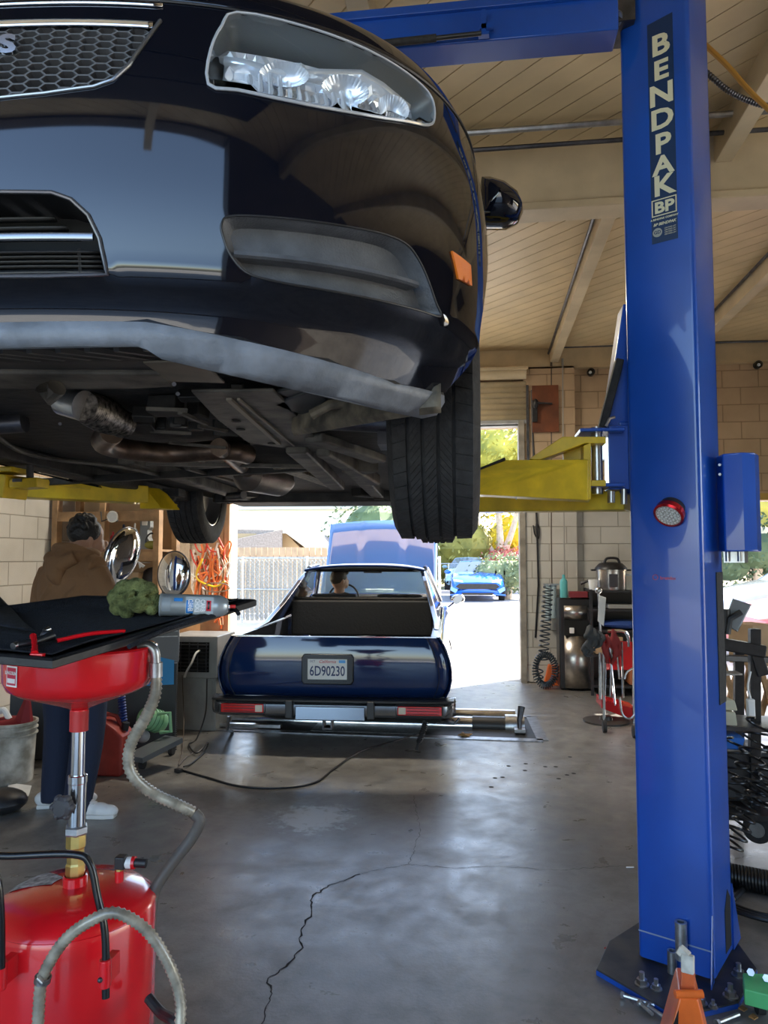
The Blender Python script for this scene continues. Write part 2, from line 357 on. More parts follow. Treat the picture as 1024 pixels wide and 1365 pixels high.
crack([(480, 1165), (510, 1158), (545, 1152), (600, 1157), (660, 1154), (740, 1160), (842, 1153)], .0035)
crack([(545, 1152), (560, 1110), (552, 1060)], .0025)
am = MB()
for x, y in ((678, 1021), (701, 1018), (727, 1022), (741, 1022), (765, 1031), (756, 1033), (700, 1027), (660, 1037), (670, 1036), (655, 1049), (760, 1009), (745, 1038)):
    c = PZ(x, y, .001); am.lathe([(.0, 0), (.016, 0)], c, n=10, caps=False)
am.build('anchor_hole', crm, fl, smooth=0)
# ------------------------------------------------------------------ outside ground
struct('driveway', MB().box((0, 13.5, -.1), (40, 9, .2)), mat('pale_concrete', (.52, .49, .44), .8, nz=(2, .1), bump=(40, .2)), smooth=0)
struct('parking_lot', MB().box((0, 26.6, -.105), (60, 17.2, .2)), mat('pale_asphalt', (.36, .35, .34), .9, nz=(3, .15), bump=(50, .3)), smooth=0)
struct('far_ground', MB().box((0, 65, -.1), (140, 60, .2)), mat('dry_grass', (.3, .27, .12), .95, nz=(1, .3)), smooth=0)
struct('forecourt', MB().box((0, -9.6, -.1), (40, 16, .2)), mat('pale_concrete_2', (.42, .41, .38), .8, nz=(2, .1)), smooth=0)
struct('side_yard', MB().box((12.3, 3.7, -.1), (13.8, 10.6, .2)), MATS['pale_concrete_2'], smooth=0)
# ------------------------------------------------------------------ two post lift
A0 = V((.55, 2.84, 0)); FX = V((cos(radians(30)), -sin(radians(30)), 0)); SX = V((sin(radians(30)), cos(radians(30)), 0))
lift = thing('two_post_lift', 'blue two post car lift with yellow swing arms holding up the black sedan', 'car lift', (-.9, 2.95, 0))
def column(a, fx, sx, name='column'):
    W_, D_, T_ = .257, .262, .012
    m = MB(); z0, z1 = .03, 3.75
    c = a+fx*W_/2
    # bent C channel: front plate, two side plates with rolled edge, inner flanges
    prof = []
    R = .018
    def rc(o, a0):
        return [o+fx*cos(a0+t*pi/8)*R+sx*(-sin(a0+t*pi/8))*R for t in range(5)]
    pts = [a+sx*D_] + [a+fx*R*(1-cos(t*pi/8))+sx*R*(1-sin(t*pi/8)) for t in range(5)] + \
          [a+fx*(W_-R+R*sin(t*pi/8))+sx*R*(1-cos(t*pi/8)) for t in range(5)] + [a+fx*W_+sx*D_]
    inner = [a+fx*(W_-T_)+sx*D_, a+fx*(W_-T_)+sx*T_, a+fx*T_+sx*T_, a+fx*T_+sx*D_]
    poly = pts+inner; n = len(poly)
    m.grid([[p+V((0, 0, z0)) for p in pts], [p+V((0, 0, z1)) for p in pts]])
    m.grid([[p+V((0, 0, z0)) for p in inner], [p+V((0, 0, z1)) for p in inner]])
    m.grid([[pts[-1]+V((0, 0, z0)), inner[0]+V((0, 0, z0))], [pts[-1]+V((0, 0, z1)), inner[0]+V((0, 0, z1))]])
    m.grid([[pts[0]+V((0, 0, z0)), inner[-1]+V((0, 0, z0))], [pts[0]+V((0, 0, z1)), inner[-1]+V((0, 0, z1))]])
    col = m.build(name, blue, lift, smooth=40)
    f = MB()
    for s_ in (0, W_-.045): f.box((0, 0, 0), (1, 1, 1)); f.v[-8:] = [a+fx*(s_+(.045 if i & 4 else 0))+sx*(D_-(.01 if i & 2 else 0))+V((0, 0, z1 if i & 1 else z0)) for i in range(8)]
    f.build('channel_lip', blue, col, smooth=0)
    tp = MB().prism([a-fx*.01+V((0, 0, z1)), a+fx*(W_+.01)+V((0, 0, z1)), a+fx*(W_+.01)+sx*(D_+.01)+V((0, 0, z1)), a-fx*.01+sx*(D_+.01)+V((0, 0, z1))], (0, 0, .012)); tp.build('top_plate', blue, col, smooth=0)
    return col
colR = column(A0, FX, SX)
# mirrored left column, out of the picture
Am = V((-3.02, 2.95, 0)); FXm = V((cos(radians(-30)), -sin(radians(-30)), 0)); SXm = V((sin(radians(-30)), cos(radians(-30)), 0))
colL = column(Am, FXm, SXm)
def PF(u, v, z, o=0): return A0+FX*u+SX*v+V((0, 0, z))-SX*o       # point on the right column: u across the face, v back along its side
# base plate
bp = [PZ(795, 1300, 0), PZ(812, 1262, 0), PZ(870, 1225, 0), PZ(985, 1265, 0), PZ(1010, 1300, 0), PZ(985, 1345, 0), PZ(905, 1365, 0)]
bpm = MB().prism([V((p.x, p.y, .0)) for p in bp], (0, 0, .022)); base = MB().prism([V((p.x*.997+.003*A0.x, p.y*.997+.003*A0.y, 0)) for p in bp], (0, 0, .022)).build('base_plate', mat('worn_blue_steel', (.012, .03, .10), .5, .2, nz=(9, .7), c2=(.06, .06, .06)), lift, bevel=.003, smooth=0)
MB().grid([[V((p.x, p.y, z)) for p in bp] for z in (.001, .017)], cv=True).xf(Matrix.Translation((0, 0, .0))).build('plate_edge', blue, base, smooth=0)
MB().prism([V((p.x, p.y, .0)) for p in (Am+V((-.15, -.25, 0)), Am+V((.4, -.2, 0)), Am+V((.45, .4, 0)), Am+V((-.1, .45, 0)))], (0, 0, .022)).build('base_plate', MATS['worn_blue_steel'], lift, smooth=0)
for x, y, s_ in ((856, 1312, 1), (875, 1318, .8), (933, 1337, 1), (974, 1328, 1), (951, 1343, .6), (985, 1300, 1)):
    c = PZ(x, y, .022); b_ = MB().cyl(c, c+V((0, 0, .018*s_)), .018*s_, 6).cyl(c, c+V((0, 0, .04*s_)), .009*s_, 10).cyl(c, c+V((0, 0, .003)), .024*s_, 16)
    b_.build('anchor_bolt', steel, base, smooth=30)
# gussets flaring from the foot of the column
MB().prism([PF(.257, .0, .024), PF(.257, .0, .24), PF(.262, -.055, .024)], FX*-.004).build('gusset', blue, lift, smooth=0)
MB().prism([PF(.262, .262, .024), PF(.262, .262, .26), PF(.262, .37, .024)], FX*-.01).build('gusset', blue, lift, smooth=0)
MB().prism([PF(.0, .262, .024), PF(.0, .262, .26), PF(.0, .33, .024)], FX*.01).build('gusset', blue, lift, smooth=0)
# access slot low on the side, scratch line and stickers on the face
MB().prism([PF(.2575, .16, .05), PF(.2575, .24, .05), PF(.2575, .24, .22), PF(.2575, .2, .26), PF(.2575, .16, .2)], FX*.001).build('cable_slot', mat('dark_opening', (.004, .004, .005), .9), lift, smooth=0)
MB().prism([PF(.003, 0, .118, .0006), PF(.255, 0, .118, .0006), PF(.255, 0, .123, .0006), PF(.003, 0, .123, .0006)], -SX*.0004).build('pinstripe', mat('scuffed_stripe', (.25, .3, .42), .6), lift, smooth=0)
MB().prism([PF(.2578, .165, 1.40), PF(.2578, .258, 1.40), PF(.2578, .258, .92), PF(.2578, .165, .92)], FX*.003).build('rubber_guard', rubber, lift, smooth=0)
# lettering, running down the face
dec = mat('dark_blue_decal', (.006, .03, .10), .35)
def face_z(px, py):                                           # height on the column face under a photo pixel
    d = V(ray(px, py)); n = -SX; t = (A0-V((0, 0, H))).dot(n)/d.dot(n); p = V((0, 0, H))+d*t; q = p-A0; return q.dot(FX), p.z
u0, zt_ = face_z(865, 40); u1, zb_ = face_z(902, 318)
MB().prism([PF(u0-.006, 0, zt_+.02, .0006), PF(u1+.006, 0, zt_+.03, .0006), PF(u1+.006, 0, zb_, .0006), PF(u0-.006, 0, zb_, .0006)], -SX*.0003).build('decal_backing', dec, lift, smooth=0)
rowsL = [(44, 74), (79, 107), (111, 141), (144, 173), (177, 206), (207, 234), (233, 262)]
for ch, (y0, y1) in zip('BENDPAK', rowsL):
    ua, za = face_z(879, y0+3); ub, zb = face_z(879, y1+1)
    text(ch, 'letter', text_cream, lift, frame(PF((u0+u1)/2+.0, 0, (za+zb)/2, .0014), FX, (0, 0, 1)), (za-zb)*1.36, .0004, bold=.0032, sx=1.1)
ua, za = face_z(882, 276)
lg = MB(); L0 = lambda du, dz: PF((u0+u1)/2+du, 0, za+dz, .0012)
for (a, b, c, d) in ((-.045, .032, .045, .028), (-.045, -.028, .045, -.032), (-.045, .032, -.041, -.032), (.041, .032, .045, -.032)): lg.prism([L0(a, b), L0(c, b), L0(c, d), L0(a, d)], -SX*.0004)
lg.build('emblem_frame', text_cream, lift, smooth=0)
text('BP', 'emblem_letters', text_cream, lift, frame(L0(0, -.002), FX, (0, 0, 1)), .058, .0004, bold=.002, sx=1.15)
text('A BENDPAK COMPANY', 'emblem_text', text_cream, lift, frame(L0(0, -.043), FX, (0, 0, 1)), .0095, .0003, bold=.0003)
text('BP BENDPAK', 'emblem_text', text_cream, lift, frame(L0(0, -.063), FX, (0, 0, 1)), .014, .0003, bold=.0004, shear=.3)
MB().lathe([(.0, 0), (.017, 0), (.017, .0008), (0, .0008)], L0(-.026, -.093), -SX, n=20, caps=False).build('certification_seal', mat('seal_grey', (.35, .36, .33), .5), lift)
text('GD', 'seal_text', dec, lift, frame(L0(-.026, -.093)-SX*.001, FX, (0, 0, 1)), .017, .0003, bold=.0004)
for k in range(4): text('CERTIFIED LIFT', 'small_print', text_cream, lift, frame(L0(.02, -.083-k*.008), FX, (0, 0, 1)), .0062, .0002)
ub, zb = face_z(886, 770)
text('brembo', 'red_sticker', mat('faded_red', (.6, .06, .05), .5), lift, frame(PF(ub+.012, 0, zb-.002, .001), FX, (-.05, 0, 1)), .017, .0002, bold=.0002)
rg = MB(); rg.tube([PF(ub-.032+cos(a)*.009, 0, zb+.001+sin(a)*.009, .001) for a in [i*pi/10 for i in range(20)]], .0012, 4, closed=True).build('red_sticker', MATS['faded_red'], lift)
# control box on the right of the column
cb = MB(); q = [PF(.262, .20, 0), PF(.30, .13, 0), PF(.365, .13, 0), PF(.40, .165, 0), PF(.40, .24, 0), PF(.262, .24, 0)]
zz0 = 1.475; zz1 = 1.83
cb.prism([V((p.x, p.y, zz0)) for p in q], (0, 0, zz1-zz0)); cbx = cb.build('lock_cover', blue, lift, bevel=.006, smooth=30)
for zz_ in (1.79, 1.755): MB().cyl(PF(.29, .14, zz_), PF(.29, .128, zz_), .005).build('bolt', steel, cbx)
MB().box(PF(.32, .2, 1.455), (.07, .06, .04), (0, 0, -pi/6)).cyl(PF(.3, .17, 1.475), PF(.3, .17, 1.44), .009).cyl(PF(.34, .17, 1.475), PF(.34, .17, 1.44), .009).build('latch', steel, cbx)
# overhead beam
ob_ = MB().bar((-2.85, 2.80, 3.50), (.53, 2.80, 3.50), .13, .15); bm_ = ob_.build('overhead_beam', blue, lift, bevel=.006, smooth=30)
MB().bar((-2.85, 2.728, 3.565), (.53, 2.728, 3.565), .02, .035).build('beam_lip', blue, bm_, bevel=.003)
MB().cyl((-1.6, 2.70, 3.40), (.02, 2.70, 3.43), .009).build('shutoff_bar', black, lift)
MB().cyl((-1.6, 2.70, 3.40), (-.15, 2.70, 3.428), .014).build('foam_pad', rubber, lift)
sb_ = PY(645, 30, 2.71); MB().box(sb_+V((0, 0, .0)), (.018, .02, .09)).box(sb_+V((.01, 0, -.02)), (.05, .02, .02)).box(sb_+V((0, 0, -.05)), (.04, .025, .012)).build('bar_bracket', blue, lift)
MB().cyl(PY(820, 25, 2.79), PY(840, 20, 2.90), .028, 20).build('cable_pulley', galv, lift)
MB().lathe([(.02, -.02), (.062, -.02), (.055, -.006), (.055, .006), (.062, .02), (.02, .02)], PY(832, 12, 2.84), (.2, -1, .1), n=28).build('cable_pulley', galv, lift)
MB().box((.54, 2.86, 3.60), (.12, .16, .22)).build('beam_bracket', dsteel, lift)
# carriage (blue) on the inner side of the right column
def CW(px, py, Y): return PY(px, py, Y)
m = MB(); m.prism([CW(831, 405, 2.93), CW(843, 405, 2.93), CW(843, 610, 2.93), CW(808, 610, 2.93), CW(808, 560, 2.93)], (0, .12, 0))
m.build('carriage', blue, lift, bevel=.004, smooth=0)
MB().bar(CW(826, 480, 2.90), CW(802, 573, 2.90), .03, .05, (0, 1, 0)).build('rubber_strip', rubber, lift, bevel=.004)
car = MB(); P0 = CW(808, 575, 2.9)
car.box(CW(822, 612, 2.92), (.075, .10, .245)); car.box(CW(799, 577, 2.90), (.165, .16, .014)).box(CW(799, 649, 2.90), (.165, .16, .014)); car.build('arm_yoke', blue, lift, bevel=.004)
car2 = MB().box(CW(838, 612, 2.98), (.09, .12, .28)); car2.build('carriage', blue, lift, bevel=.006)
pin = CW(796, 615, 2.88); MB().cyl(pin+V((0, 0, -.125)), pin+V((0, 0, .13)), .021, 20).build('arm_pin', steel, lift)
MB().cyl(CW(815, 655, 2.85), CW(815, 670, 2.85), .014).cyl(CW(832, 652, 2.86), CW(832, 672, 2.86), .012).tube([CW(808, 568, 2.85), CW(813, 558, 2.85), CW(820, 556, 2.85)], .006).build('lock_pin', steel, lift)
# near arm on the right: outer box narrowing to the left behind the front tyre
arm = MB(); Ya = 2.80
top = [(790, 583), (752, 581), (695, 612), (672, 613), (640, 630), (600, 648)]; bot = [(790, 666), (700, 667), (640, 657), (600, 656)]
arm.prism([CW(785, 612, Ya), CW(672, 613, Ya), CW(640, 626, Ya-.08), CW(560, 650, Ya-.3), CW(560, 660, Ya-.3), CW(640, 659, Ya-.08), CW(785, 667, Ya)], (0.02, .12, 0))
a1 = arm.build('swing_arm', yellow, lift, bevel=.006, smooth=0)
ye = MB().prism([CW(778, 594, Ya+.01), CW(788, 590, Ya+.01), CW(788, 666, Ya+.01), CW(778, 666, Ya+.01)], (0, .11, 0)); ye.prism([CW(750, 582, Ya+.01), CW(808, 582, Ya+.01), CW(808, 591, Ya+.01), CW(780, 591, Ya+.01), CW(720, 613, Ya+.01), CW(705, 612, Ya+.01)], (0, .11, 0))
ye.prism([CW(788, 640, Ya+.01), CW(808, 640, Ya+.01), CW(808, 648, Ya+.01), CW(788, 648, Ya+.01)], (0, .11, 0)); ye.prism([CW(750, 592, Ya+.09), CW(780, 592, Ya+.09), CW(780, 618, Ya+.09), CW(752, 618, Ya+.09)], (0, .012, 0))
ye.build('arm_yoke_plate', yellow, lift, bevel=.003)
MB().bar(CW(712, 612, Ya+.05), CW(770, 585, Ya+.05), .07, .006).build('rubber_strip', rubber, lift)
MB().bar(CW(640, 627, Ya-.01), CW(673, 613, Ya-.01), .09, .008).build('rubber_strip', rubber, lift)
MB().box(CW(688, 641, Ya-.004), (.003, .004, .14)).bar(CW(640, 659, Ya-.02), CW(705, 660, Ya-.02), .01, .006).build('weld_seam', galv, a1)
# second right arm passing lower and behind
MB().bar(CW(838, 668, 2.98), CW(640, 672, 3.25), .12, .075).bar(CW(640, 673, 3.25), CW(580, 672, 3.32), .1, .055).build('swing_arm', yellow, lift, bevel=.006)
MB().cyl(CW(590, 668, 3.3), CW(590, 655, 3.3), .05, 20).build('lift_pad', rubber, lift)
# left arms coming in from the left column
al = MB(); al.bar(CW(-60, 646, 2.9), CW(190, 660, 3.6), .13, .088); l1 = al.build('swing_arm', yellow, lift, bevel=.006)
MB().prism([CW(186, 648, 3.55), CW(198, 656, 3.58), CW(216, 678, 3.6), CW(186, 678, 3.55)], (.05, .12, 0)).bar(CW(205, 673, 3.7), CW(230, 676, 3.8), .09, .03).build('arm_tip', yellow, lift, bevel=.004)
MB().bar(CW(-60, 640, 2.55), CW(22, 650, 2.5), .12, .085).bar(CW(20, 646, 2.5), CW(58, 644, 2.5), .08, .035).box(CW(5, 628, 2.5), (.14, .12, .02)).build('swing_arm', yellow, lift, bevel=.005)
MB().bar(CW(60, 643, 3.1), CW(120, 651, 3.3), .012, .012).build('restraint_rod', yellow, lift)
MB().cyl(CW(40, 642, 2.5), CW(40, 620, 2.5), .013).box(CW(28, 641, 2.48), (.035, .05, .012)).build('lift_pad', dsteel, lift)
MB().cyl(CW(222, 668, 3.76), CW(222, 655, 3.76), .05, 20).box(CW(232, 657, 3.76), (.09, .09, .04)).build('lift_pad', rubber, lift)
# magnetic inspection lamp stuck on the column
uu, zz = face_z(897, 680)
lp = thing('inspection_lamp', 'round red rimmed magnetic work lamp stuck to the face of the blue lift column', 'lamp', PF(uu, 0, zz))
c = PF(uu, 0, zz+.012); ax = (-SX*.75+V((0, 0, -.66))+FX*-.1).normalized()
MB().lathe([(.0, -.012), (.03, -.012), (.044, 0), (.046, .03), (.04, .035), (0, .035)], c+ax*.0, ax, n=28, caps=False).build('housing', black, lp)
MB().lathe([(.044, .026), (.052, .028), (.053, .05), (.046, .056), (.044, .05)], c, ax, n=36, caps=False).build('rim', mat('red_anodised', (.5, .02, .03), .25, .8), lp)
MB().lathe([(0, .05), (.045, .05)], c, ax, n=28, caps=False).build('lens', mat('lamp_lens', (.6, .6, .55), .2, 0, nz=(300, .6)), lp)
le = MB(); fr = frame(c+ax*.051, ax.orthogonal(), ax.cross(ax.orthogonal()))
for r_, n_ in ((0, 1), (.012, 6), (.024, 12), (.036, 18)):
    for k in range(n_): a = 2*pi*k/n_; le.ball(fr @ V((cos(a)*r_, sin(a)*r_, .001)), .003, 8, 5)
le.build('diodes', white, lp)
# ------------------------------------------------------------------ black sedan raised on the lift
HW = .895; A_ = .72; NE = 2.6; TH = radians(3.2)
PROF = [(.10, .13), (.15, .075), (.20, .055), (.255, .038), (.272, .004), (.30, .0), (.40, -.005), (.50, -.002), (.56, .003), (.62, .014), (.68, .033), (.73, .052), (.79, .08), (.85, .125), (.92, .22), (1.0, .38)]
HWT = [(.10, .79), (.15, .825), (.22, .858), (.272, .89), (.32, .892), (.45, .898), (.60, .895), (.72, .88), (.80, .865), (.9, .83), (1.0, .79)]
TAB = [(0, 0, 0)]; _p = (0, 0)
for i in range(1, 401):
    ph = i/400*pi/2; x = sin(ph)**(2/NE)*HW; y = A_*(1-cos(ph)**(2/NE)); TAB.append((TAB[-1][0]+hypot(x-_p[0], y-_p[1]), x/HW, y)); _p = (x, y)
SL = TAB[-1][0]; _k = [t[0] for t in TAB]
def plan(s):
    if s >= SL: return 1., A_+s-SL
    i = max(0, min(399, bisect(_k, s)-1)); a, b = TAB[i], TAB[i+1]; t = (s-a[0])/(b[0]-a[0])
    return a[1]+(b[1]-a[1])*t, a[2]+(b[2]-a[2])*t
def Sf(s, z):
    sg = 1 if s >= 0 else -1; u, y = plan(abs(s)); return V((sg*u*interp(HWT, z), y+interp(PROF, z), z))
def Sn(s, z):
    e = .004; n = (Sf(s+e, z)-Sf(s-e, z)).cross(Sf(s, z+e)-Sf(s, z-e)); return n.normalized()        # outward
CARM = Matrix.Translation((-.836, 1.001, 1.6)) @ Matrix.Rotation(TH, 4, 'Z')
def So(s, z, o=0): return Sf(s, z)+Sn(s, z)*o
GR = []
for i in range(0, 90):
    for j in range(46):
        s, z = i*.02, .1+j*.02; p = CARM @ Sf(s, z); GR.append((s, z)+pj(*p))
def inv(px, py):
    s, z = min(GR, key=lambda g: (g[2]-px)**2+(g[3]-py)**2)[:2]; st = .01
    while st > .0003:
        c = [(s+a*st, z+b*st) for a in (-1, 0, 1) for b in (-1, 0, 1)]; e = []
        for q in c: r = pj(*(CARM @ Sf(*q))); e.append((r[0]-px)**2+(r[1]-py)**2)
        j = e.index(min(e))
        if j == 4: st /= 2
        s, z = c[j]
    return (s, z)
def pip(p, poly):
    c = False; n = len(poly)
    for i in range(n):
        a, b = poly[i], poly[i-1]
        if (a[1] > p[1]) != (b[1] > p[1]) and p[0] < (b[0]-a[0])*(p[1]-a[1])/(b[1]-a[1])+a[0]: c = not c
    return c
def dens(poly, d=.02):
    out = []
    for i in range(len(poly)):
        a, b = V(poly[i]), V(poly[(i+1) % len(poly)]); n = max(1, int((b-a).length/d))
        out += [tuple(a.lerp(b, k/n)) for k in range(n)]
    return out
def sm2(poly, n=4): return [(p.x, p.y) for p in cr([(a, b, 0) for a, b in poly], n, True)]
def panel(outer, holes=(), g=.022, fn=So, off=0):
    outer = dens(outer, g); hs = [dens(h, g*.7) for h in holes]
    pts = [V(p) for p in outer]; ed = [(i, (i+1) % len(outer)) for i in range(len(outer))]
    for h in hs:
        o = len(pts); pts += [V(p) for p in h]; ed += [(o+i, o+(i+1) % len(h)) for i in range(len(h))]
    B = list(pts); x0 = min(p[0] for p in outer); x1 = max(p[0] for p in outer); y0 = min(p[1] for p in outer); y1 = max(p[1] for p in outer)
    cell = {}
    for p in B: cell.setdefault((int(p[0]//g), int(p[1]//g)), []).append(p)
    for i in range(int((x1-x0)/g)+1):
        for j in range(int((y1-y0)/g)+1):
            q = (x0+(i+.5)*g, y0+(j+.5)*g)
            if not pip(q, outer) or any(pip(q, h) for h in hs): continue
            ci, cj = int(q[0]//g), int(q[1]//g)
            if any((p-V(q)).length < g*.45 for a in (-1, 0, 1) for b in (-1, 0, 1) for p in cell.get((ci+a, cj+b), ())): continue
            pts.append(V(q))
    v, e, f, *_ = delaunay_2d_cdt(pts, ed, [], 0, 1e-6)
    F_ = []
    for t in f:
        c = ((sum(v[i][0] for i in t))/len(t), (sum(v[i][1] for i in t))/len(t))
        if pip(c, outer) and not any(pip(c, h) for h in hs): F_.append(list(t))
    return MB().add([fn(p[0], p[1], off) for p in v], F_)
carpaint = mat('black_car_paint', (.003, .004, .008), .045, 0, 0, ior=1.68); gplastic = mat('grey_textured_plastic', (.085, .09, .10), .55, nz=(25, .2), bump=(260, .25))
lipm = mat('scuffed_lip_plastic', (.17, .185, .21), .5, nz=(14, .28), bump=(60, .2)); under = mat('underbody_black', (.012, .012, .012), .65, nz=(12, .5), c2=(.03, .027, .023), bump=(30, .4))
undg = mat('dusty_underbody', (.07, .062, .052), .6, .2, nz=(10, .5), c2=(.15, .135, .11), bump=(25, .3)); rust = mat('heat_browned_steel', (.13, .09, .065), .42, .8, nz=(16, .4))
lens = mat('headlamp_lens', (.93, .97, 1), .03, 0, trans=1, ior=1.12); refl = mat('lamp_reflector', (.92, .93, .96), .22, .5); amber = mat('amber_lens', (.85, .20, .01), .25, 0, .5, bump=(300, .3))
sedan = thing('sedan', 'black sedan raised nose-on overhead on the blue lift, dusty front bumper showing', 'car', (-.836, 1.001, 1.6), TH)
PI_ = lambda L: [inv(*p) for p in L]
head = sm2([(.425, .592), (.47, .588), (.53, .585), (.606, .587), (.70, .601), (.78, .624), (.833, .643), (.856, .672), (.862, .715), (.846, .738), (.79, .750), (.70, .757), (.58, .760), (.462, .758), (.440, .720), (.425, .660)], 3)
grl = [(0, .72)] + PI_([(0, 25), (100, 28), (212, 29), (196, 52), (172, 86), (150, 106), (125, 115), (60, 124), (0, 130)]) + [(0, .556)]
itk = [(0, .408)] + PI_([(0, 256), (70, 257), (95, 266), (118, 287), (133, 318), (143, 366), (60, 368), (0, 368)]) + [(0, .29)]
fog = sm2([(.452, .366), (.470, .380), (.56, .387), (.65, .392), (.73, .396), (.775, .391), (.805, .372), (.83, .345), (.855, .31), (.866, .288), (.80, .284), (.70, .282), (.60, .282), (.53, .285), (.49, .294), (.467, .318), (.455, .345)], 6)
mkr = [(.896, .417), (.975, .417), (.985, .380), (.923, .373)]
# skin outline: bumper and fender back past the front wheel
lt = [(0, .216), (.335, .219), (.49, .200), (.65, .182), (.806, .167), (.98, .176)]
arch = [(1.03, .23), (1.07, .32), (1.115, .42), (1.19, .54), (1.31, .63), (1.50, .68), (1.68, .67), (1.83, .60), (1.93, .48), (1.97, .34), (1.98, .20)]
rar = [(4.02+x, z) for x, z in ((0, .20), (-.0, .34), (.06, .50), (.17, .62), (.36, .68), (.55, .62), (.66, .50), (.71, .34), (.71, .22))]
skin = lt + arch + [(2.6, .19), (3.5, .19)] + rar + [(5.0, .26), (5.0, .80), (4.0, .80), (3.0, .78), (2.0, .765), (SL, .765), (1.0, .765), (.6, .765), (0, .765)]
def fix(h): return [(max(0, s), z) for s, z in h]
# openings that touch the centre line become notches of the half outline by building around them as holes just off centre
g2 = [(.0015 if s < .0015 else s, z) for s, z in grl]; i2 = [(.0015 if s < .0015 else s, z) for s, z in itk]
body = panel(skin, [head, g2, i2, fog], .018).mirror().build('body_shell', carpaint, sedan, world=False, smooth=50)
# crease strip under the intake and the paler lower blade
def strip(z0, z1, s0, s1, off, n=50): return MB().grid([[So(s0+(s1-s0)*i/n, z0+(z1-z0)*k/4, off) for i in range(n+1)] for k in range(5)])
# front hood panel from the nose up to the windscreen
hr = []
for k in range(13):
    z = .772+.228*k/12; hr.append([Sf(s, z) for s in [i*(SL+.0)/40 for i in range(-40, 41)]])
hood = MB().grid(hr)
last = hr[-1]
rows2 = []
for k in range(1, 7):
    t = k/6; rows2.append([V((p.x*(1-.03*t), p.y+(1.35-p.y)*t, 1.0+.05*t*(1-(p.x/.9)**2))) for p in last])
hood.grid([last]+rows2); hood.build('hood', carpaint, sedan, world=False, smooth=50, solid=.003)
MB().tube([So(s/50, .768, .001) for s in range(-62, 63)], .0025, 6).build('hood_seal', black, sedan, world=False)
# upper grille sliver just under the hood edge
MB().grid([[So(s/50, z, .003) for s in range(-17, 18)] for z in (.752, .760, .768)]).build('upper_grille_trim', chrome, sedan, world=False, solid=.002)
hxm = mat('grille_mesh_plastic', (.16, .16, .165), .35, .3)
def hexmesh(poly, w_, off, r, ko=1.0):
    m = MB(); hh = w_*.235; row = 0; z = .50; seen = set()
    def inside(p): return pip(p, poly)
    while z < .80:
        x = -.02+(row % 2)*w_*.75
        while x < .45:
            c = [(x-w_/2, z), (x-w_/4, z+hh), (x+w_/4, z+hh), (x+w_/2, z), (x+w_/4, z-hh), (x-w_/4, z-hh)]
            for i in range(6):
                a, b = c[i], c[(i+1) % 6]; key = tuple(sorted(((round(a[0], 3), round(a[1], 3)), (round(b[0], 3), round(b[1], 3)))))
                if key in seen: continue
                seen.add(key)
                ia, ib = inside(a), inside(b)
                if not (ia or ib): continue
                if not ia or not ib:
                    lo, hi = (a, b) if ia else (b, a)
                    for _ in range(7):
                        md = ((lo[0]+hi[0])/2, (lo[1]+hi[1])/2)
                        if inside(md): lo = md
                        else: hi = md
                    a, b = (c[i], lo) if ia else (lo, c[(i+1) % 6])
                pa, pb = So(a[0], a[1], off), So(b[0], b[1], off)
                if (pa-pb).length > .002: m.bar(pa, pb, r, .014, Sn((a[0]+b[0])/2, (a[1]+b[1])/2))
            x += w_*1.5
        row += 1; z += hh
    return m
grm = hexmesh(g2, .0335, -.012, .0028).mirror().build('grille_mesh', hxm, sedan, world=False, smooth=0); grm['kind'] = 'stuff'; del grm['kind']
def odens(poly, d=.012):
    out = []
    for a, b in zip(poly, poly[1:]):
        a, b = V(a), V(b); n = max(1, int((b-a).length/d)); out += [tuple(a.lerp(b, k/n)) for k in range(n)]
    return out+[tuple(poly[-1])]
def both(mb, name, m, parent=None, **k):
    a = mb.build(name, m, parent or sedan, world=False, **k); n = len(mb.v); mb.v = [V((-p.x, p.y, p.z)) for p in mb.v]; mb.f = [q[::-1] for q in mb.f]
    return a, mb.build(name, m, parent or sedan, world=False, **k)
def ring(poly, r, m, name, off=.001, close=True): return both(MB().tube([So(s, z, off) for s, z in dens(poly, .015)], r, 8, closed=close), name, m)
tr = MB()
tp = [So(s, z-.004, .001) for s, z in [(x/100, .716) for x in range(0, 34)]]
tr.grid([[So(x/100, zz, .004-.003*abs(zz-.709)/.008) for x in range(0, 34)] for zz in (.7155, .713, .709, .704, .7005)]).mirror().build('chrome_bar', chrome, sedan, world=False, solid=.003)
MB().tube([So(s, z, .001) for s, z in odens(PI_([(214, 28), (196, 53), (172, 87), (150, 107), (125, 116), (60, 125), (0, 131)])+[(0.0, .555)], .012)], .003, 8).mirror().build('grille_surround', mat('satin_trim', (.25, .26, .28), .25, .8), sedan, world=False)
ring(i2, .0035, mat('satin_trim_dark', (.12, .12, .13), .25, .6), 'intake_surround')
pk = MB()                                                     # dark cavities behind the openings
for poly, d in ((g2, .06), (i2, .09)):
    q = dens(poly, .02); pk.grid([[So(s, z, 0) for s, z in q], [So(s, z, -d) for s, z in q]], cv=True)
    pk.v += []; inner = panel(poly, (), .04, off=-d); pk.add(inner.v, inner.f)
pk.mirror().build('opening_cavity', mat('cavity_black', (.004, .004, .004), .8), sedan, world=False)
bars = MB()
for z, r, o in ((.337, .004, -.004),): bars.tube([So(x/100, z, o) for x in range(0, 27)], r, 8, fl=1.6)
bars.mirror().build('intake_bar', MATS['satin_trim'], sedan, world=False)
lv = MB()
for k in range(5):
    z = .296+.0075*k; e = .262-.0015*k; lv.grid([[So(x/50*e/.26, zz, -.05+dz) for x in range(0, 14)] for zz, dz in ((z, 0), (z+.003, .008))])
lv.bar(So(.225, .292, -.045), So(.222, .333, -.045), .006, .004)
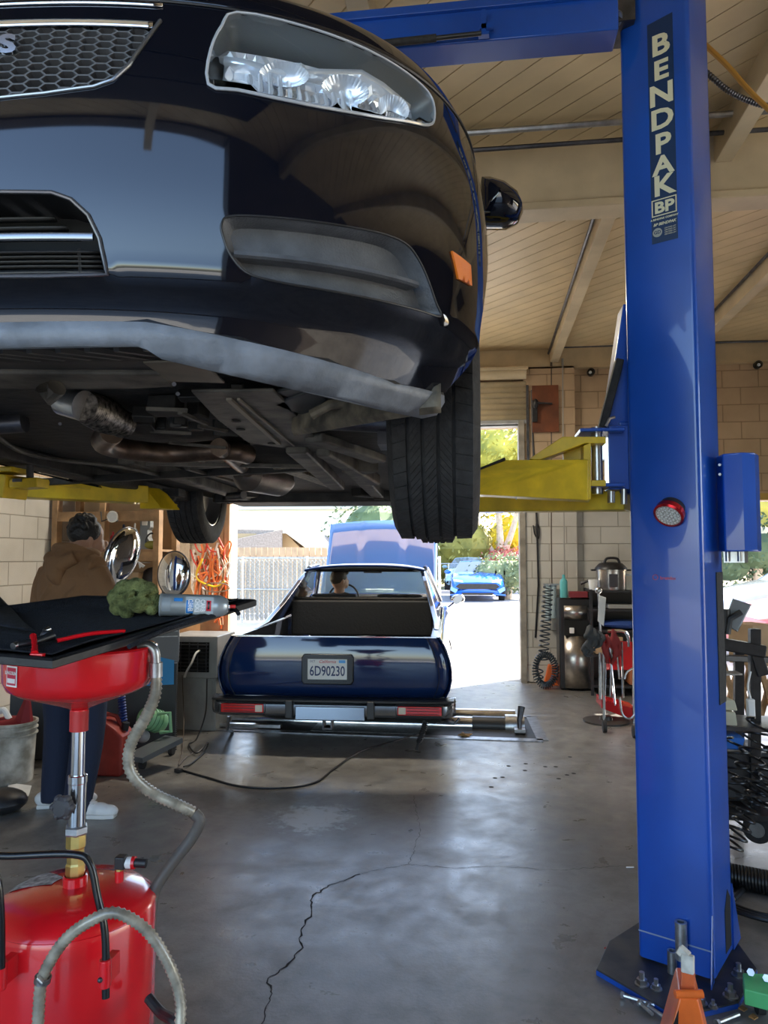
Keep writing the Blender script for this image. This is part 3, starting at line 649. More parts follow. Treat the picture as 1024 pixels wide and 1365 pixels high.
for k in range(3): z = .352+.016*k; lv.grid([[So(x/50, zz, -.06+dz) for x in range(0, 12-k)] for zz, dz in ((z, 0), (z+.004, .01))])
lv.mirror().build('intake_louvre', mat('louvre_plastic', (.03, .027, .024), .5), sedan, world=False, solid=.002)
# badge letter on the grille
for k_, (s_, ch) in enumerate(((.108, 'S'), (.062, 'R'))):
    p = So(s_, .653, .004); n = Sn(s_, .653); xx = (Sf(s_+.01, .653)-Sf(s_-.01, .653)).normalized()
    text(ch, 'badge_letter', chrome, sedan, frame(p, xx, (0, 0, 1)), .040, .003, bold=.0018, sx=1.55, world=False)
# fog-lamp blank: recessed grey panel with one fin and a screw
def inset(poly, k):
    cx = sum(p[0] for p in poly)/len(poly); cz = sum(p[1] for p in poly)/len(poly); return [(cx+(s-cx)*(1-k*.5), cz+(z-cz)*(1-k)) for s, z in poly]
f1 = inset(fog, .16); f2 = inset(fog, .34)
fgm = MB(); q0, q1, q2 = dens(fog, .02), dens(fog, .02), None
fgm.grid([[So(s, z, .001) for s, z in fog], [So(s, z, -.004) for s, z in inset(fog, .05)], [So(s, z, -.030) for s, z in f1], [So(s, z, -.034) for s, z in f2]], cv=True)
b_ = panel(f2, (), .02, off=-.034); fgm.add(b_.v, b_.f)
fog_p, fog_q = both(fgm, 'fog_lamp_blank', gplastic, smooth=45)
fin = MB(); a, b = inv(312, 336), inv(560, 378)
rr = []
for k in range(21):
    t = k/20; s = a[0]+(b[0]-a[0])*t; z = a[1]+(b[1]-a[1])*t; rr.append([So(s, z+.005, -.035), So(s, z+.004, -.004), So(s, z-.003, -.001), So(s, z-.006, -.006), So(s, z-.006, -.035)])
fin.grid(rr).build('fin', gplastic, fog_p, world=False, smooth=30)
fin.v = [V((-p.x, p.y, p.z)) for p in fin.v]; fin.build('fin', gplastic, fog_q, world=False, smooth=30)
s, z = inv(535, 400); n = Sn(s, z); MB().lathe([(.0, 0), (.008, 0), (.008, .004), (.0075, .004), (.0075, .001), (.0, .001)], So(s, z, -.033), n, n=18, caps=False).lathe([(0, 0), (.004, 0), (.004, .003), (0, .003)], So(s, z, -.032), n, n=6, caps=False).build('screw', dsteel, fog_p, world=False)
ring(fog, .002, black, 'fog_blank_edge', .0005)
# amber side marker and headlamp units
mk = panel(mkr, (), .01, off=.004); e = dens(mkr, .02); mk.grid([[So(s, z, .004) for s, z in e], [So(s, z, -.002) for s, z in e]], cv=True); both(mk, 'side_marker', amber, smooth=30)
for sgn in (1, -1):
    R = Matrix.Scale(sgn, 4, (1, 0, 0))
    def put(m, name, mt, parent, **k): return m.xf(R).build(name, mt, parent, world=False, **k)
    bk = MB(); hi_ = inset(head, .12)
    bk.grid([[So(s, z, -.001) for s, z in head], [So(s, z, -.05) for s, z in hi_], ], cv=True); q = panel(hi_, (), .03, off=-.075); 
    cx = [So(s, z, -.05) for s, z in hi_]; bk.grid([cx, [So(s, z, -.075) for s, z in hi_]], cv=True); bk.add(q.v, q.f)
    hd = put(bk, 'headlamp', mat('lamp_housing', (.16, .17, .175), .3), sedan, smooth=40)
    put(panel(head, (), .02, off=.004), 'lens', lens, hd, smooth=60, solid=.002)
    put(MB().tube([So(s, z, .003) for s, z in dens(head, .012)], .0028, 6, closed=True), 'lens_edge', mat('lens_rim', (.5, .52, .55), .15, .2), hd)
    def bowl(s, z, r, rz, dep, off, name, flutes=0):
        c = So(s, z, off); n = (Sn(s, z)+V((0, -1.2, 0))).normalized(); x = V((0, 0, 1)).cross(n).normalized(); y = n.cross(x); rows = []
        for k in range(9):
            t = k/8; rw_ = []
            for j in range(64):
                a = 2*pi*j/64; fl_ = 1+(.035 if flutes and j % 2 else 0)*t; rw_.append(c+(x*cos(a)*r+y*sin(a)*rz)*(t**.8)*fl_+n*(t*t*dep))
            rows.append(rw_)
        return put(MB().grid(rows, cv=True), name, refl, hd, smooth=20 if flutes else 60)
    sA, zA = inv(385, 96); sB, zB = inv(470, 118); sC, zC = inv(530, 145)
    bowl(sA, zA+.012, .040, .024, .022, -.034, 'high_beam_reflector', 1); bowl(sB, zB+.012, .040, .030, .022, -.034, 'low_beam_reflector', 1); bowl(sC, zC, .028, .026, .025, -.022, 'turn_signal_reflector', 1)
    fl2 = MB(); N1, N2 = 22, 6; 
    for k in range(N1):
        for j in range(N2):
            def Q(a_, b_):
                s_ = .445+.40*a_; zl = .598+max(0, a_-.35)**1.6*.105; zu = .722+.012*a_; return (s_, zl+(zu-zl)*b_)
            cc = [So(*Q(a_/N1, b_/N2), -.040) for a_, b_ in ((k, j), (k+1, j), (k+1, j+1), (k, j+1))]; c5 = So(*Q((k+.5)/N1, (j+.5)/N2), -.040+random.uniform(-.014, .012))
            for u_ in range(4): fl2.add([cc[u_], cc[(u_+1) % 4], c5], [(0, 1, 2)])
    put(fl2, 'reflector_field', refl, hd, smooth=0)
    # faceted chrome bezel pieces
    bz = MB(); ft = PI_([(302, 72), (345, 76), (400, 96), (455, 96), (495, 96), (520, 118), (560, 140)]); fb = PI_([(292, 114), (330, 118), (385, 128), (440, 140), (490, 148), (530, 158), (560, 162)])
    for k in range(6):
        for j in range(5):
            t0, t1 = j/5, (j+1)/5; o = -.030 if (j+k) % 2 else -.042
            L_ = lambda t, kk: (ft[kk][0]*(1-t)+fb[kk][0]*t, ft[kk][1]*(1-t)+fb[kk][1]*t)
            a0, a1, b0, b1 = L_(t0, k), L_(t1, k), L_(t0, k+1), L_(t1, k+1); m_ = ((a0[0]+b1[0])/2, (a0[1]+b1[1])/2)
            c5 = So(*m_, o); cc = [So(*q, -.066) for q in (a0, a1, b1, b0)]
            for u_ in range(4): bz.add([cc[u_], cc[(u_+1) % 4], c5], [(0, 1, 2)])
    put(bz, 'reflector_facets', refl, hd, smooth=0)
    fz = MB(); sa, za = inv(300, 66); sb, zb = inv(560, 136)
    ridge = PI_([(300, 62), (330, 66), (375, 80), (430, 80), (490, 82), (520, 100), (558, 132)])
    fz.grid([[So(s, z+.004, -.02) for s, z in ridge], [So(s, z-.004, -.024) for s, z in ridge], [So(s, z-.006, -.06) for s, z in ridge]]); put(fz, 'reflector_brow', refl, hd, smooth=30, solid=.002)
    ribs = MB()
    for k in range(19):
        s0 = .49+k*.0165; zl = .598+max(0, (s0-.445)/.40-.35)**1.6*.105; ribs.tube([So(s0, zl+.052+.012*sin(k*.7), -.026), So(s0+.003, zl+.002, -.016)], .0042, 6)
    put(ribs, 'reflector_flutes', refl, hd)
    put(MB().ball(So(*inv(530, 150), -.035), (.010, .010, .014)), 'turn_signal_bulb', amber, hd)
    put(MB().ball(So(*inv(400, 108), -.04), .014).ball(So(*inv(478, 118), -.04), .015), 'bulb', glass, hd)
# grey lower lip with its notch and return flange
low = [(0, .181), (.325, .186), (.34, .182), (.365, .169), (.48, .152), (.595, .140), (.802, .129), (.93, .132), (.985, .145)]
top = lt[::-1]
lipp = panel(low+[(.995, .170)]+[(s, z+.004) for s, z in top], (), .02, off=.004)
lipp.grid([[So(s, z, .004) for s, z in low], [So(s, z+.006, -.05) for s, z in low]])
lp_ = lipp.mirror().build('front_lip', lipm, sedan, world=False, smooth=40, solid=.003)
MB().grid([[So(s, z+.004, .0045) for s, z in lt], [So(s, z+.012, -.003) for s, z in lt]]).mirror().build('lip_gap', black, sedan, world=False)
# small splash deflector ahead of the tyre and the belly parts, all at their own heights under the car
CI = CARM.inverted()
def U(px, py, z=.21): return CI @ PZ(px, py, 1.6+z)
def plate(name, pts, m, th=.006, z=.21, parent=None, bev=0, **k): return MB().prism([U(*p, z) if len(p) == 2 else U(*p) for p in pts], (0, 0, th)).build(name, m, parent or sedan, world=False, smooth=0, bevel=bev, **k)
MB().box((0, 2.6, .262), (1.50, 4.1, .012)).build('floor_pan', under, sedan, world=False, smooth=0)
for sx in (-1, 1):
    MB().box((sx*.775, 2.45, .225), (.10, 2.2, .06)).build('sill', under, sedan, world=False, bevel=.01)
    MB().box((sx*.42, 2.7, .235), (.07, 2.0, .05)).build('frame_rail', undg, sedan, world=False, bevel=.008)
ss = MB(); q0 = [So(s, z+.006, -.04) for s, z in low[:7]]
ss.grid([q0, [V((p.x*.97, .42+.05*(p.x), .232)) for p in q0]]).mirror().build('splash_shield', under, sedan, world=False, solid=.004)
rb = MB()
for k in range(9): x_ = k*.052-.02; rb.grid([[So(x_+.0, .192, -.03)+V((dx, 0, 0)), V((x_+.045+dx, .30, .222))] for dx in (0, .006, .012, .018)])
for k in range(8):
    x_ = k*.05; rb.bar((x_, .12, .196), (x_+.05, .27, .222), .012, .010)
rb.build('shield_ribs', mat('shield_rib_grey', (.035, .036, .038), .5), sedan, world=False)
plate('crossmember', [(-60, 498), (215, 500), (235, 516), (180, 519), (-60, 519)], undg, .03, .215, bev=.006)
MB().tube([U(60, 516, .2), U(66, 528, .185), U(76, 516, .2)], .02, 10).build('mount_boss', undg, sedan, world=False)
plate('brace_plate', [(190, 484), (268, 482), (300, 511), (228, 509)], mat('bare_brace', (.15, .13, .10), .5, .5, nz=(12, .25)), .005, .20, bev=.002)
plate('tow_panel', [(205, 466), (222, 470), (226, 482), (186, 480), (180, 470)], under, .004, .215)
gs = plate('side_splash_shield', [(255, 523), (365, 522), (385, 540), (420, 585), (445, 598), (420, 604), (330, 590), (290, 560)], undg, .008, .20, bev=.003)
MB().bar(U(305, 532, .197), U(372, 592, .197), .012, .006).bar(U(318, 532, .197), U(392, 594, .197), .006, .005).build('shield_groove', mat('dusty_edge', (.22, .19, .14), .6), gs, world=False)
for x, y in ((315, 561), (321, 572), (362, 591)): MB().lathe([(0, 0), (.012, 0), (.012, -.002), (0, -.002)], U(x, y, .1985), n=14, caps=False).build('drain_hole', MATS['cavity_black'], gs, world=False)
plate('inner_deflector', [(368, 523), (430, 512), (520, 540), (500, 556), (455, 540), (430, 548)], mat('shield_grey', (.04, .043, .044), .55, nz=(14, .3)), .006, .205)
plate('inner_deflector', [(365, 540), (420, 520), (440, 538), (410, 556)], mat('shield_grey', (.04, .043, .044), .55), .01, .20, bev=.004)
# dusty tyre deflector bar
db_ = MB(); pa = [U(392, 577, .165), U(470, 563, .15), U(540, 551, .14), U(588, 545, .145)]
rowsd = []
for p in cr(pa, 4): rowsd.append([p+V((0, .015, .055)), p+V((0, -.012, .04)), p+V((0, -.016, .004)), p+V((0, 0, -.004)), p+V((0, .02, .0))])
db_.grid(rowsd); db_.build('tyre_deflector', mat('dusty_deflector', (.10, .09, .07), .65, nz=(22, .5), c2=(.2, .17, .12), bump=(25, .5)), sedan, world=False, smooth=40, solid=.004)
MB().tube([U(415, 553, .17), U(440, 540, .19), U(470, 536, .20)], .012, 10).build('deflector_mount', MATS['dusty_deflector'], sedan, world=False)
MB().bar(U(418, 583, .20), U(505, 612, .20), .06, .03).build('control_arm', undg, sedan, world=False, bevel=.008)
MB().bar(U(395, 596, .2), U(450, 648, .2), .07, .04).build('control_arm', undg, sedan, world=False, bevel=.008)
MB().bar(U(430, 598, .2), U(500, 640, .2), .05, .05).box(U(480, 620, .21), (.12, .10, .06), (0, 0, .5)).build('knuckle', undg, sedan, world=False, bevel=.01)
MB().bar(U(375, 622, .205), U(448, 648, .205), .07, .018).build('perforated_brace', mat('bare_brace2', (.22, .18, .12), .5, .4, nz=(60, .6)), sedan, world=False, bevel=.003)
# exhaust: flange, flexible section, pipe run, muffler
MB().cyl(U(84, 533, .24), U(112, 541, .22), .038, 24).build('exhaust_flange', steel, sedan, world=False)
fx_ = MB(); a, b = U(112, 541, .22), U(165, 566, .21); pr = []
for i in range(61): t = i/60; pr.append((.036+.008*sin(pi*min(1, t*1.2))+.0018*(i % 2), t*(b-a).length))
fx_.lathe(pr, a, b-a, n=28); fx_.build('exhaust_flex_pipe', mat('braided_steel', (.22, .19, .16), .4, .9, nz=(90, .7)), sedan, world=False, smooth=20)
MB().tube(cr([U(150, 575, .20), U(138, 590, .20), U(175, 600, .20), U(230, 604, .205), U(300, 600, .21), U(330, 606, .21)], 6), .034, 16).build('exhaust_pipe', rust, sedan, world=False)
MB().tube([U(292, 596, .21), U(300, 601, .21), U(330, 628, .22), U(352, 634, .22)], .03, 14).build('exhaust_pipe', rust, sedan, world=False)
MB().tube([U(318, 630, .21), U(330, 632, .21), U(372, 640, .21), U(385, 644, .21)], [.03, .075, .075, .03], 24).build('muffler', mat('dull_muffler', (.16, .14, .12), .4, .7, nz=(14, .25)), sedan, world=False)
MB().bar(U(-40, 648, .2), U(430, 622, .2), .035, .03).build('subframe_bar', under, sedan, world=False)
MB().bar(U(195, 618, .195), U(410, 622, .195), .02, .014).bar(U(250, 625, .195), U(360, 655, .2), .02, .01).build('brake_line_rail', undg, sedan, world=False)
sfm = MB(); 
for k in range(26):
    x, y = random.uniform(178, 330), random.uniform(515, 600); s_ = random.uniform(.015, .045)
    sfm.box(U(x, y, random.uniform(.22, .25)), (s_*random.uniform(.7, 2.5), s_*1.2, s_), (random.uniform(-.3, .3), 0, random.uniform(-.6, .6)))
sfm.build('engine_block', mat('engine_dark', (.03, .028, .025), .5, .5, nz=(20, .5)), sedan, world=False, bevel=.003)
for x0, y0, x1, y1 in ((195, 545, 250, 547), (240, 550, 275, 565), (200, 575, 255, 578), (225, 590, 300, 597), (265, 568, 302, 575)):
    MB().bar(U(x0, y0, .205), U(x1, y1, .205), .012, .008).build('bracket', undg, sedan, world=False)
for x, y in ((80, 565), (91, 554), (232, 512), (237, 525)): MB().cyl(U(x, y, .215), U(x, y, .235), .005, 6).build('bolt', dsteel, sedan, world=False)
MB().tube(cr([U(-30, 560, .24), U(20, 598, .22), U(70, 612, .21), U(160, 622, .2), U(215, 634, .2)], 6), .008, 8).build('belly_seam', undg, sedan, world=False)
# side mirror
mm = MB(); mc = CI @ PY(655, 283, 2.62)
mrp = [(640, 252), (652, 252), (672, 258), (690, 272), (697, 288), (690, 303), (676, 309), (640, 309)]
for k, (o, s_) in enumerate(((0, .9), (.02, 1), (.09, .9), (.12, .55))):
    pass
ctr = PY(665, 281, 2.52); rows = []
for o, s_ in ((-.015, .55), (0, .92), (.03, 1), (.10, .9), (.13, .5), (.14, .05)):
    rows.append([CI @ (ctr+((PY(x, y, 2.52)-ctr)*s_)-V((0, o, 0))) for x, y in dens(mrp, 12)])
sm_ = MB().grid(rows, cv=True); sm_.add(rows[0], [list(range(len(rows[0])))]); sm_.build('side_mirror', carpaint, sedan, world=False, smooth=60)
rows = [[V((-p.x, p.y, p.z)) for p in r_] for r_ in rows]; MB().grid(rows, cv=True).build('side_mirror', carpaint, sedan, world=False, smooth=60)
# cabin, doors' glass, roof, tail
gh = MB(); secs = []
for y, z, hwid in ((1.30, 1.00, .76), (1.95, 1.42, .58), (2.35, 1.475, .56), (3.1, 1.45, .55), (3.75, 1.20, .62), (4.25, 1.02, .68)): secs.append((y, z, hwid))
roof = MB().grid([[V((hw_*c, y, z-.04*c*c)) for c in (-1, -.7, -.35, 0, .35, .7, 1)] for y, z, hw_ in secs[1:4]]).build('roof', carpaint, sedan, world=False, solid=.01)
MB().grid([[V((hw_*c, y, z-.04*c*c)) for c in (-1, -.5, 0, .5, 1)] for y, z, hw_ in secs[0:2]]).build('windscreen', mat('tinted_glass', (.05, .06, .06), .03, 0, .5), sedan, world=False)
MB().grid([[V((hw_*c, y, z-.04*c*c)) for c in (-1, -.5, 0, .5, 1)] for y, z, hw_ in secs[3:5]]).build('rear_window', MATS['tinted_glass'], sedan, world=False)
sg_ = MB()
for sx in (1, -1): sg_.grid([[V((sx*.80, y, .88)) for y, z, h in secs], [V((sx*h, y, z-.05)) for y, z, h in secs]])
sg_.build('side_window', MATS['tinted_glass'], sedan, world=False)
sh_ = MB()
for sx in (1, -1): sh_.grid([[V((sx*.89, y, .77)) for y in (1.3, 2.2, 3.2, 4.4)], [V((sx*.80, y, .89)) for y in (1.3, 2.2, 3.2, 4.4)]])
sh_.grid([[V((x, y, .98+.01*(y < 4.2))) for x in (-.79, 0, .79)] for y in (4.0, 4.4)]); sh_.build('shoulder', carpaint, sedan, world=False, smooth=0)
MB().grid([[V((x, 4.40+.03*sin(z*3), z)) for x in (-.86, -.5, 0, .5, .86)] for z in (.26, .5, .8, .98)]).build('rear_bumper', carpaint, sedan, world=False, solid=.01)
# wheels: tyres hang a little below the body; treads have four grooves and slanted cuts
def tyre(R=.320, W_=.225, n=72):
    m = MB(); hw2 = W_/2-.018
    ribs = [(-hw2, -.061, .6), (-.054, -.026, .8), (-.019, .010, .8), (.017, .046, -.8), (.053, hw2, -.5)]
    prof = [(-W_/2+.012, R-.115, 0, 0), (-W_/2, R-.07, 0, 0), (-W_/2+.004, R-.03, 0, 0), (-hw2, R-.006, 0, 0)]
    rings = []
    for a, b, k in ribs:
        d = .012*abs((a+b)/2)/.09; cut = .0045
        rings += [(a, R-.007-d*.3, 0, k), (a+.0008, R-d*.3, 1, k), (b-.0008, R-d*.3-(.001 if abs(b) > .09 else 0), 1, k), (b, R-.007-d*.3, 0, k)]
    prof2 = [(W_/2-.004, R-.03, 0, 0), (W_/2, R-.07, 0, 0), (W_/2-.012, R-.115, 0, 0)]
    def band(rs, n, pat, slope):
        rows = []
        for x, r, cuts, k in rs:
            row = []
            for i in range(n):
                for fr_, c_ in pat:
                    a = 2*pi*(i+fr_)/n + k*x*slope; q = r-(.003 if (cuts and c_) else 0); row.append(V((x, -cos(a)*q, sin(a)*q)))
            rows.append(row)
        m.grid(rows, cv=True)
    flat = ((0, 0), (.5, 0))
    band(prof+[rings[0]], 60, flat, 0); band([rings[-1]]+prof2, 60, flat, 0)
    for q in range(5):
        band(rings[q*4:q*4+4], 52 if q in (0, 4) else 104, ((0, 0), (.90, 0), (.91, 1), (.985, 1)), (1.5, 5, 5, 5, 1.5)[q])
        if q < 4: band([rings[q*4+3], rings[q*4+4]], 60, flat, 0)
    return m
rimm = mat('alloy_rim', (.35, .36, .38), .3, .8)
def rim(R=.205, W_=.19, spokes=5):
    m = MB().lathe([(R*.96, -W_/2), (R, -W_/2), (R*.93, -W_/2+.02), (R*.88, 0), (R*.93, W_/2-.02), (R, W_/2), (R*.96, W_/2), (R*.86, .01)], (0, 0, 0), (1, 0, 0), n=40, caps=False)
    for k in range(spokes):
        a = 2*pi*k/spokes; d = V((0, cos(a), sin(a))); t = V((0, -sin(a), cos(a)))
        m.prism([V((W_*.36, 0, 0))+d*.03+t*.028, V((W_*.36, 0, 0))+d*.03-t*.028, V((W_*.30, 0, 0))+d*R*.93-t*.02, V((W_*.30, 0, 0))+d*R*.93+t*.02], (-.025, 0, 0))
    m.lathe([(0, W_*.42), (.035, W_*.40), (.05, W_*.3), (.05, W_*.1), (0, W_*.1)], (0, 0, 0), (1, 0, 0), n=24, caps=False); return m
tyre_me = None
for i, (x, y, z, st) in enumerate(((.775, .95, .32-.10, -.03), (-.775, .95, .32-.10, -.03), (.775, 3.635, .32-.055, 0), (-.775, 3.635, .32-.055, 0))):
    if i == 0: wh = tyre().build('wheel', rubber, sedan, world=False, smooth=30); rm = rim().build('rim', rimm, wh, world=False); rmn = MB().lathe([(.02, -.03), (.13, -.03), (.13, -.018), (.02, -.018)], (0, 0, 0), (1, 0, 0), n=36).build('brake_disc', steel, wh, world=False)
    else: wh = dup(wh)
    wh.location = (x, y, z); wh.rotation_euler = (0, 0, (pi if x < 0 else 0)+st)
for sx in (1, -1): 
    rows = [[V((sx*(.55+.29*j/3), .95+.40*cos(a), .25+.42*sin(a))) for j in range(4)] for a in [pi*k/16 for k in range(2, 16)]]; MB().grid(rows).build('wheel_arch_liner', under, sedan, world=False, solid=.004)
    MB().cyl((sx*.66, .95, .22), (sx*.4, .97, .24), .03).box((sx*.64, 1.0, .26), (.05, .12, .2)).build('hub_carrier', dsteel, sedan, world=False)
    MB().bar((sx*.64, 3.63, .24), (sx*.3, 3.2, .24), .08, .06).build('trailing_arm', under, sedan, world=False, bevel=.01)
MB().bar((-.62, 3.5, .24), (.62, 3.5, .24), .06, .08).build('rear_axle_beam', under, sedan, world=False, bevel=.01)
MB().cyl(U(325, 660, .16), U(305, 662, .16), .02).build('tow_eye', dsteel, sedan, world=False)
# ------------------------------------------------------------------ blue pickup on the dyno rollers
TE = radians(2.3)
truck = thing('utility_coupe', 'dark blue coupe pickup seen from behind, bonnet raised, rear wheels on floor rollers', 'car', (-1.138, 5.70, 0), TE)
TM = Matrix.Translation((-1.138, 5.70, 0)) @ Matrix.Rotation(TE, 4, 'Z'); TI = TM.inverted()
npaint = mat('dark_blue_car_paint', (.006, .022, .09), .07, 0, .6); trim = mat('brushed_bumper', (.33, .36, .40), .22, .9, nz=(6, .15)); rdl = mat('red_tail_lens', (.7, .008, .01), .2, 0, .6)
cabglass = mat('cabin_glass', (.93, 1, .97), .02, 0, trans=1, ior=1.08); cloth = mat('black_vinyl', (.01, .01, .011), .7, bump=(50, .3))
HX = [(.36, .86), (.45, .905), (.55, .92), (.65, .91), (.75, .875), (.84, .825)]
def hx(z, y=0): return interp(HX, z)*(.992 if y > .1 else 1)
def TB(mb, name, m, **k): return mb.build(name, m, truck, world=False, **k)
# side skins
arch_c = 1.12; fa = 4.05
def side(y, z): return V((hx(z)*(1-.02*max(0, y-4.2)), y, z))
sk = [(.02, .36), (arch_c-.40, .36)]+[(arch_c-.38*cos(a), .36+.36*sin(a)) for a in [pi*k/10 for k in range(0, 11)]]+[(fa-.40, .34)]+[(fa-.38*cos(a), .36+.36*sin(a)) for a in [pi*k/10 for k in range(0, 11)]]+[(5.0, .36), (5.02, .78), (3.4, .86), (.04, .84), (.0, .6)]
pm_ = panel(sk, (), .07, fn=lambda y, z, o: side(y, z)); 
for sg in (1, -1): TB(MB().add([V((sg*p.x, p.y, p.z)) for p in pm_.v], pm_.f), 'side_panel', npaint, smooth=60, solid=.01)
# tailgate, wrapping at the corners
rows = []
zs = [.385, .45, .52, .60, .68, .75, .80, .825, .838]
for z in zs:
    h_ = hx(z)-.006; bow = -.035*sin(pi*(z-.38)/.5); r_ = []
    for i in range(-20, 21):
        u = i/20; x = h_*sin(u*pi/2)**1 if False else h_*(abs(u)**.8)*(1 if u > 0 else -1); e = max(0, (abs(x)/h_-.9)/.1); r_.append(V((x, bow+.05*e*e+.012*(x/h_)**2, z)))
    rows.append(r_)
rows.append([V((p.x*.99, .06, .842)) for p in rows[-1]])
TB(MB().grid(rows), 'tailgate', npaint, smooth=40, solid=.006)
for sg in (-1, 1): TB(MB().tube([V((sg*(hx(z)-.10), -.037*sin(pi*(z-.38)/.5)-.003+.0, z)) for z in zs], .003, 5), 'tailgate_seam', black)
TB(MB().bar((-.80, .01, .843), (.80, .01, .843), .012, .006), 'tailgate_trim', chrome)
# plate recess, plate
pcx = -.035; pz_ = .60
fr_ = [(-.215, -.115), (.215, -.115), (.235, -.09), (.235, .09), (.215, .115), (-.215, .115), (-.235, .09), (-.235, -.09)]
TB(MB().prism([V((pcx+x*.86, -.062, pz_+z)) for x, z in fr_], (0, .05, 0)), 'plate_surround', mat('gloss_black', (.01, .01, .01), .2), bevel=.008)
plt_ = TB(MB().box((pcx, -.066, pz_+.002), (.305, .004, .155)), 'number_plate', mat('plate_white', (.78, .78, .76), .4), bevel=.004)
Mp = frame((pcx, -.0695, pz_-.014), (1, 0, 0), (0, 0, 1))
text('6D90230', 'plate_number', mat('plate_navy', (.03, .05, .14), .5), plt_, Mp, .105, .0005, bold=.0012, sx=.70, world=False)
text('California', 'plate_state', mat('plate_red', (.6, .04, .04), .5), plt_, frame((pcx, -.0695, pz_+.06), (1, 0, 0), (0, 0, 1)), .034, .0005, sx=1.0, world=False, shear=.35)
text('OCT', 'plate_month', MATS['plate_navy'], plt_, frame((pcx-.115, -.0695, pz_+.062), (1, 0, 0), (0, 0, 1)), .02, .0005, world=False)
MB().box((pcx+.115, -.069, pz_+.062), (.05, .002, .022)).build('plate_sticker', mat('sticker_blue', (.1, .4, .8), .5), plt_, world=False)
# bumper
bmz = .325
rows = []
for z, o in ((.245, .03), (.255, -.05), (.285, -.075), (.345, -.075), (.365, -.05), (.385, .03)):
    rows.append([V((x, -.07+o+.10*max(0, (abs(x)-.82)/.12)**2, z)) for x in [i/20*.945 for i in range(-20, 21)]])
TB(MB().grid(rows), 'rear_bumper', trim, smooth=40, solid=.005)
TB(MB().prism([V((x, y, .365)) for x, y in ((-.945, .06), (-.93, -.10), (-.80, -.15), (.80, -.15), (.93, -.10), (.945, .06))], (0, 0, .018)), 'bumper_step', mat('black_bumper_strip', (.02, .02, .022), .4), bevel=.005)
for sg in (-1, 1):
    TB(MB().box((sg*.31-.02*0, -.155, .315), (.055, .04, .13)), 'bumper_guard', MATS['black_bumper_strip'], bevel=.006)
    tl = TB(MB().box((sg*.675, -.148, .315), (.33, .014, .066)), 'tail_light', rdl, bevel=.006)
    TB(MB().tube([V((sg*.675+x*.178, -.150, .315+z*.042)) for x, z in ((-1, -1), (1, -1), (1, 1), (-1, 1))], .005, 6, closed=True), 'tail_light_bezel', mat('dark_bezel', (.03, .03, .035), .3))
    TB(MB().box((sg*.545, -.157, .315), (.055, .006, .05)), 'reverse_light', mat('reverse_lens', (.7, .62, .5), .3), bevel=.004)
    for k in (-1, 0, 1): MB().box((sg*.70, -.158, .315+k*.022), (.24, .006, .006)).build('lens_rib', mat('dark_red', (.2, .0, .0), .4), tl, world=False)
TB(MB().box((0, -.15, .285), (.53, .012, .10)), 'bumper_centre', mat('bright_bumper_panel', (.42, .48, .56), .18, .85), bevel=.006)
hm = MB(); 
for d in ((0, .033, .075, .012), (0, -.033, .075, .012), (.031, 0, .012, .07), (-.031, 0, .012, .07)): hm.box((-.02+d[0], -.10, .205+d[1]), (d[2], .10, d[3]))
TB(hm, 'tow_receiver', dsteel)
TB(MB().tube([(.80, -.10, .22), (.93, -.12, .22), (.97, -.10, .26)], .008), 'exhaust_tip', trim)
# bed
TB(MB().box((0, .95, .62), (1.56, 1.75, .02)), 'bed_floor', cloth, smooth=0)
for sg in (-1, 1):
    TB(MB().grid([[V((sg*.83, y, .842)) for y in (.04, .9, 1.8)], [V((sg*.755, y, .842)) for y in (.04, .9, 1.8)], [V((sg*.75, y, .63)) for y in (.04, .9, 1.8)]]), 'bed_side', mat('bed_dark', (.012, .014, .02), .25, 0, .3), smooth=0, solid=.006)
TB(MB().box((0, 1.88, .84), (1.46, .10, .36)), 'bed_headboard', cloth, bevel=.02)
TB(MB().box((0, .06, .74), (1.5, .05, .2)), 'tailgate_inner', npaint, smooth=0)
# cab: buttresses, roof, glass
ZR = 1.385
for sg in (-1, 1):
    b_ = MB(); o_ = [(.62, .846), (1.0, .875), (1.45, 1.03), (1.85, 1.22), (2.18, 1.35), (2.35, 1.33), (2.25, .86)]
    xo = lambda z: .815-(z-.84)*.36
    b_.prism([V((sg*xo(z), y, z)) for y, z in o_], (-sg*.05, 0, 0)); TB(b_, 'sail_panel', mat('deep_blue_black', (.005, .009, .025), .07, 0, .7), bevel=.012, smooth=40)
    TB(MB().tube([V((sg*(xo(z)), y, z)) for y, z in ((2.3, 1.34), (2.75, 1.36), (3.1, 1.30), (3.62, .93))], .028, 8), 'roof_pillar', MATS['deep_blue_black'])
    TB(MB().grid([[V((sg*.80, y, .86)) for y in (2.28, 2.9, 3.55)], [V((sg*xo(z), y, z)) for y, z in ((2.35, 1.30), (2.9, 1.34), (3.2, 1.22))]]), 'side_window', cabglass, smooth=0)
    MBm = MB().ball((sg*1.0, 3.32, .96), (.085, .05, .055), 20, 12); mr = TB(MBm, 'door_mirror', chrome); MB().lathe([(0, 0), (.06, 0)], (sg*1.0, 3.265, .96), (0, -1, 0), n=24, caps=False, sc=(1.15, .75)).build('mirror_glass', mat('mirror_glass', (.2, .22, .24), .03, 1), mr, world=False)
    TB(MB().bar((sg*.88, 3.34, .86), (sg*.98, 3.33, .94), .03, .02), 'mirror_arm', chrome)
    TB(MB().tube([V((sg*(hx(.845)), y, .862)) for y in (2.4, 3.0, 3.6)], .006, 6), 'belt_trim', chrome)
rf_ = MB().grid([[V((.635*c*(1-.03*k), 2.08+k*.34, ZR-.05*abs(c)**3+(.012 if 0 < k < 3 else -.005))) for c in [i/8 for i in range(-8, 9)]] for k in range(4)])
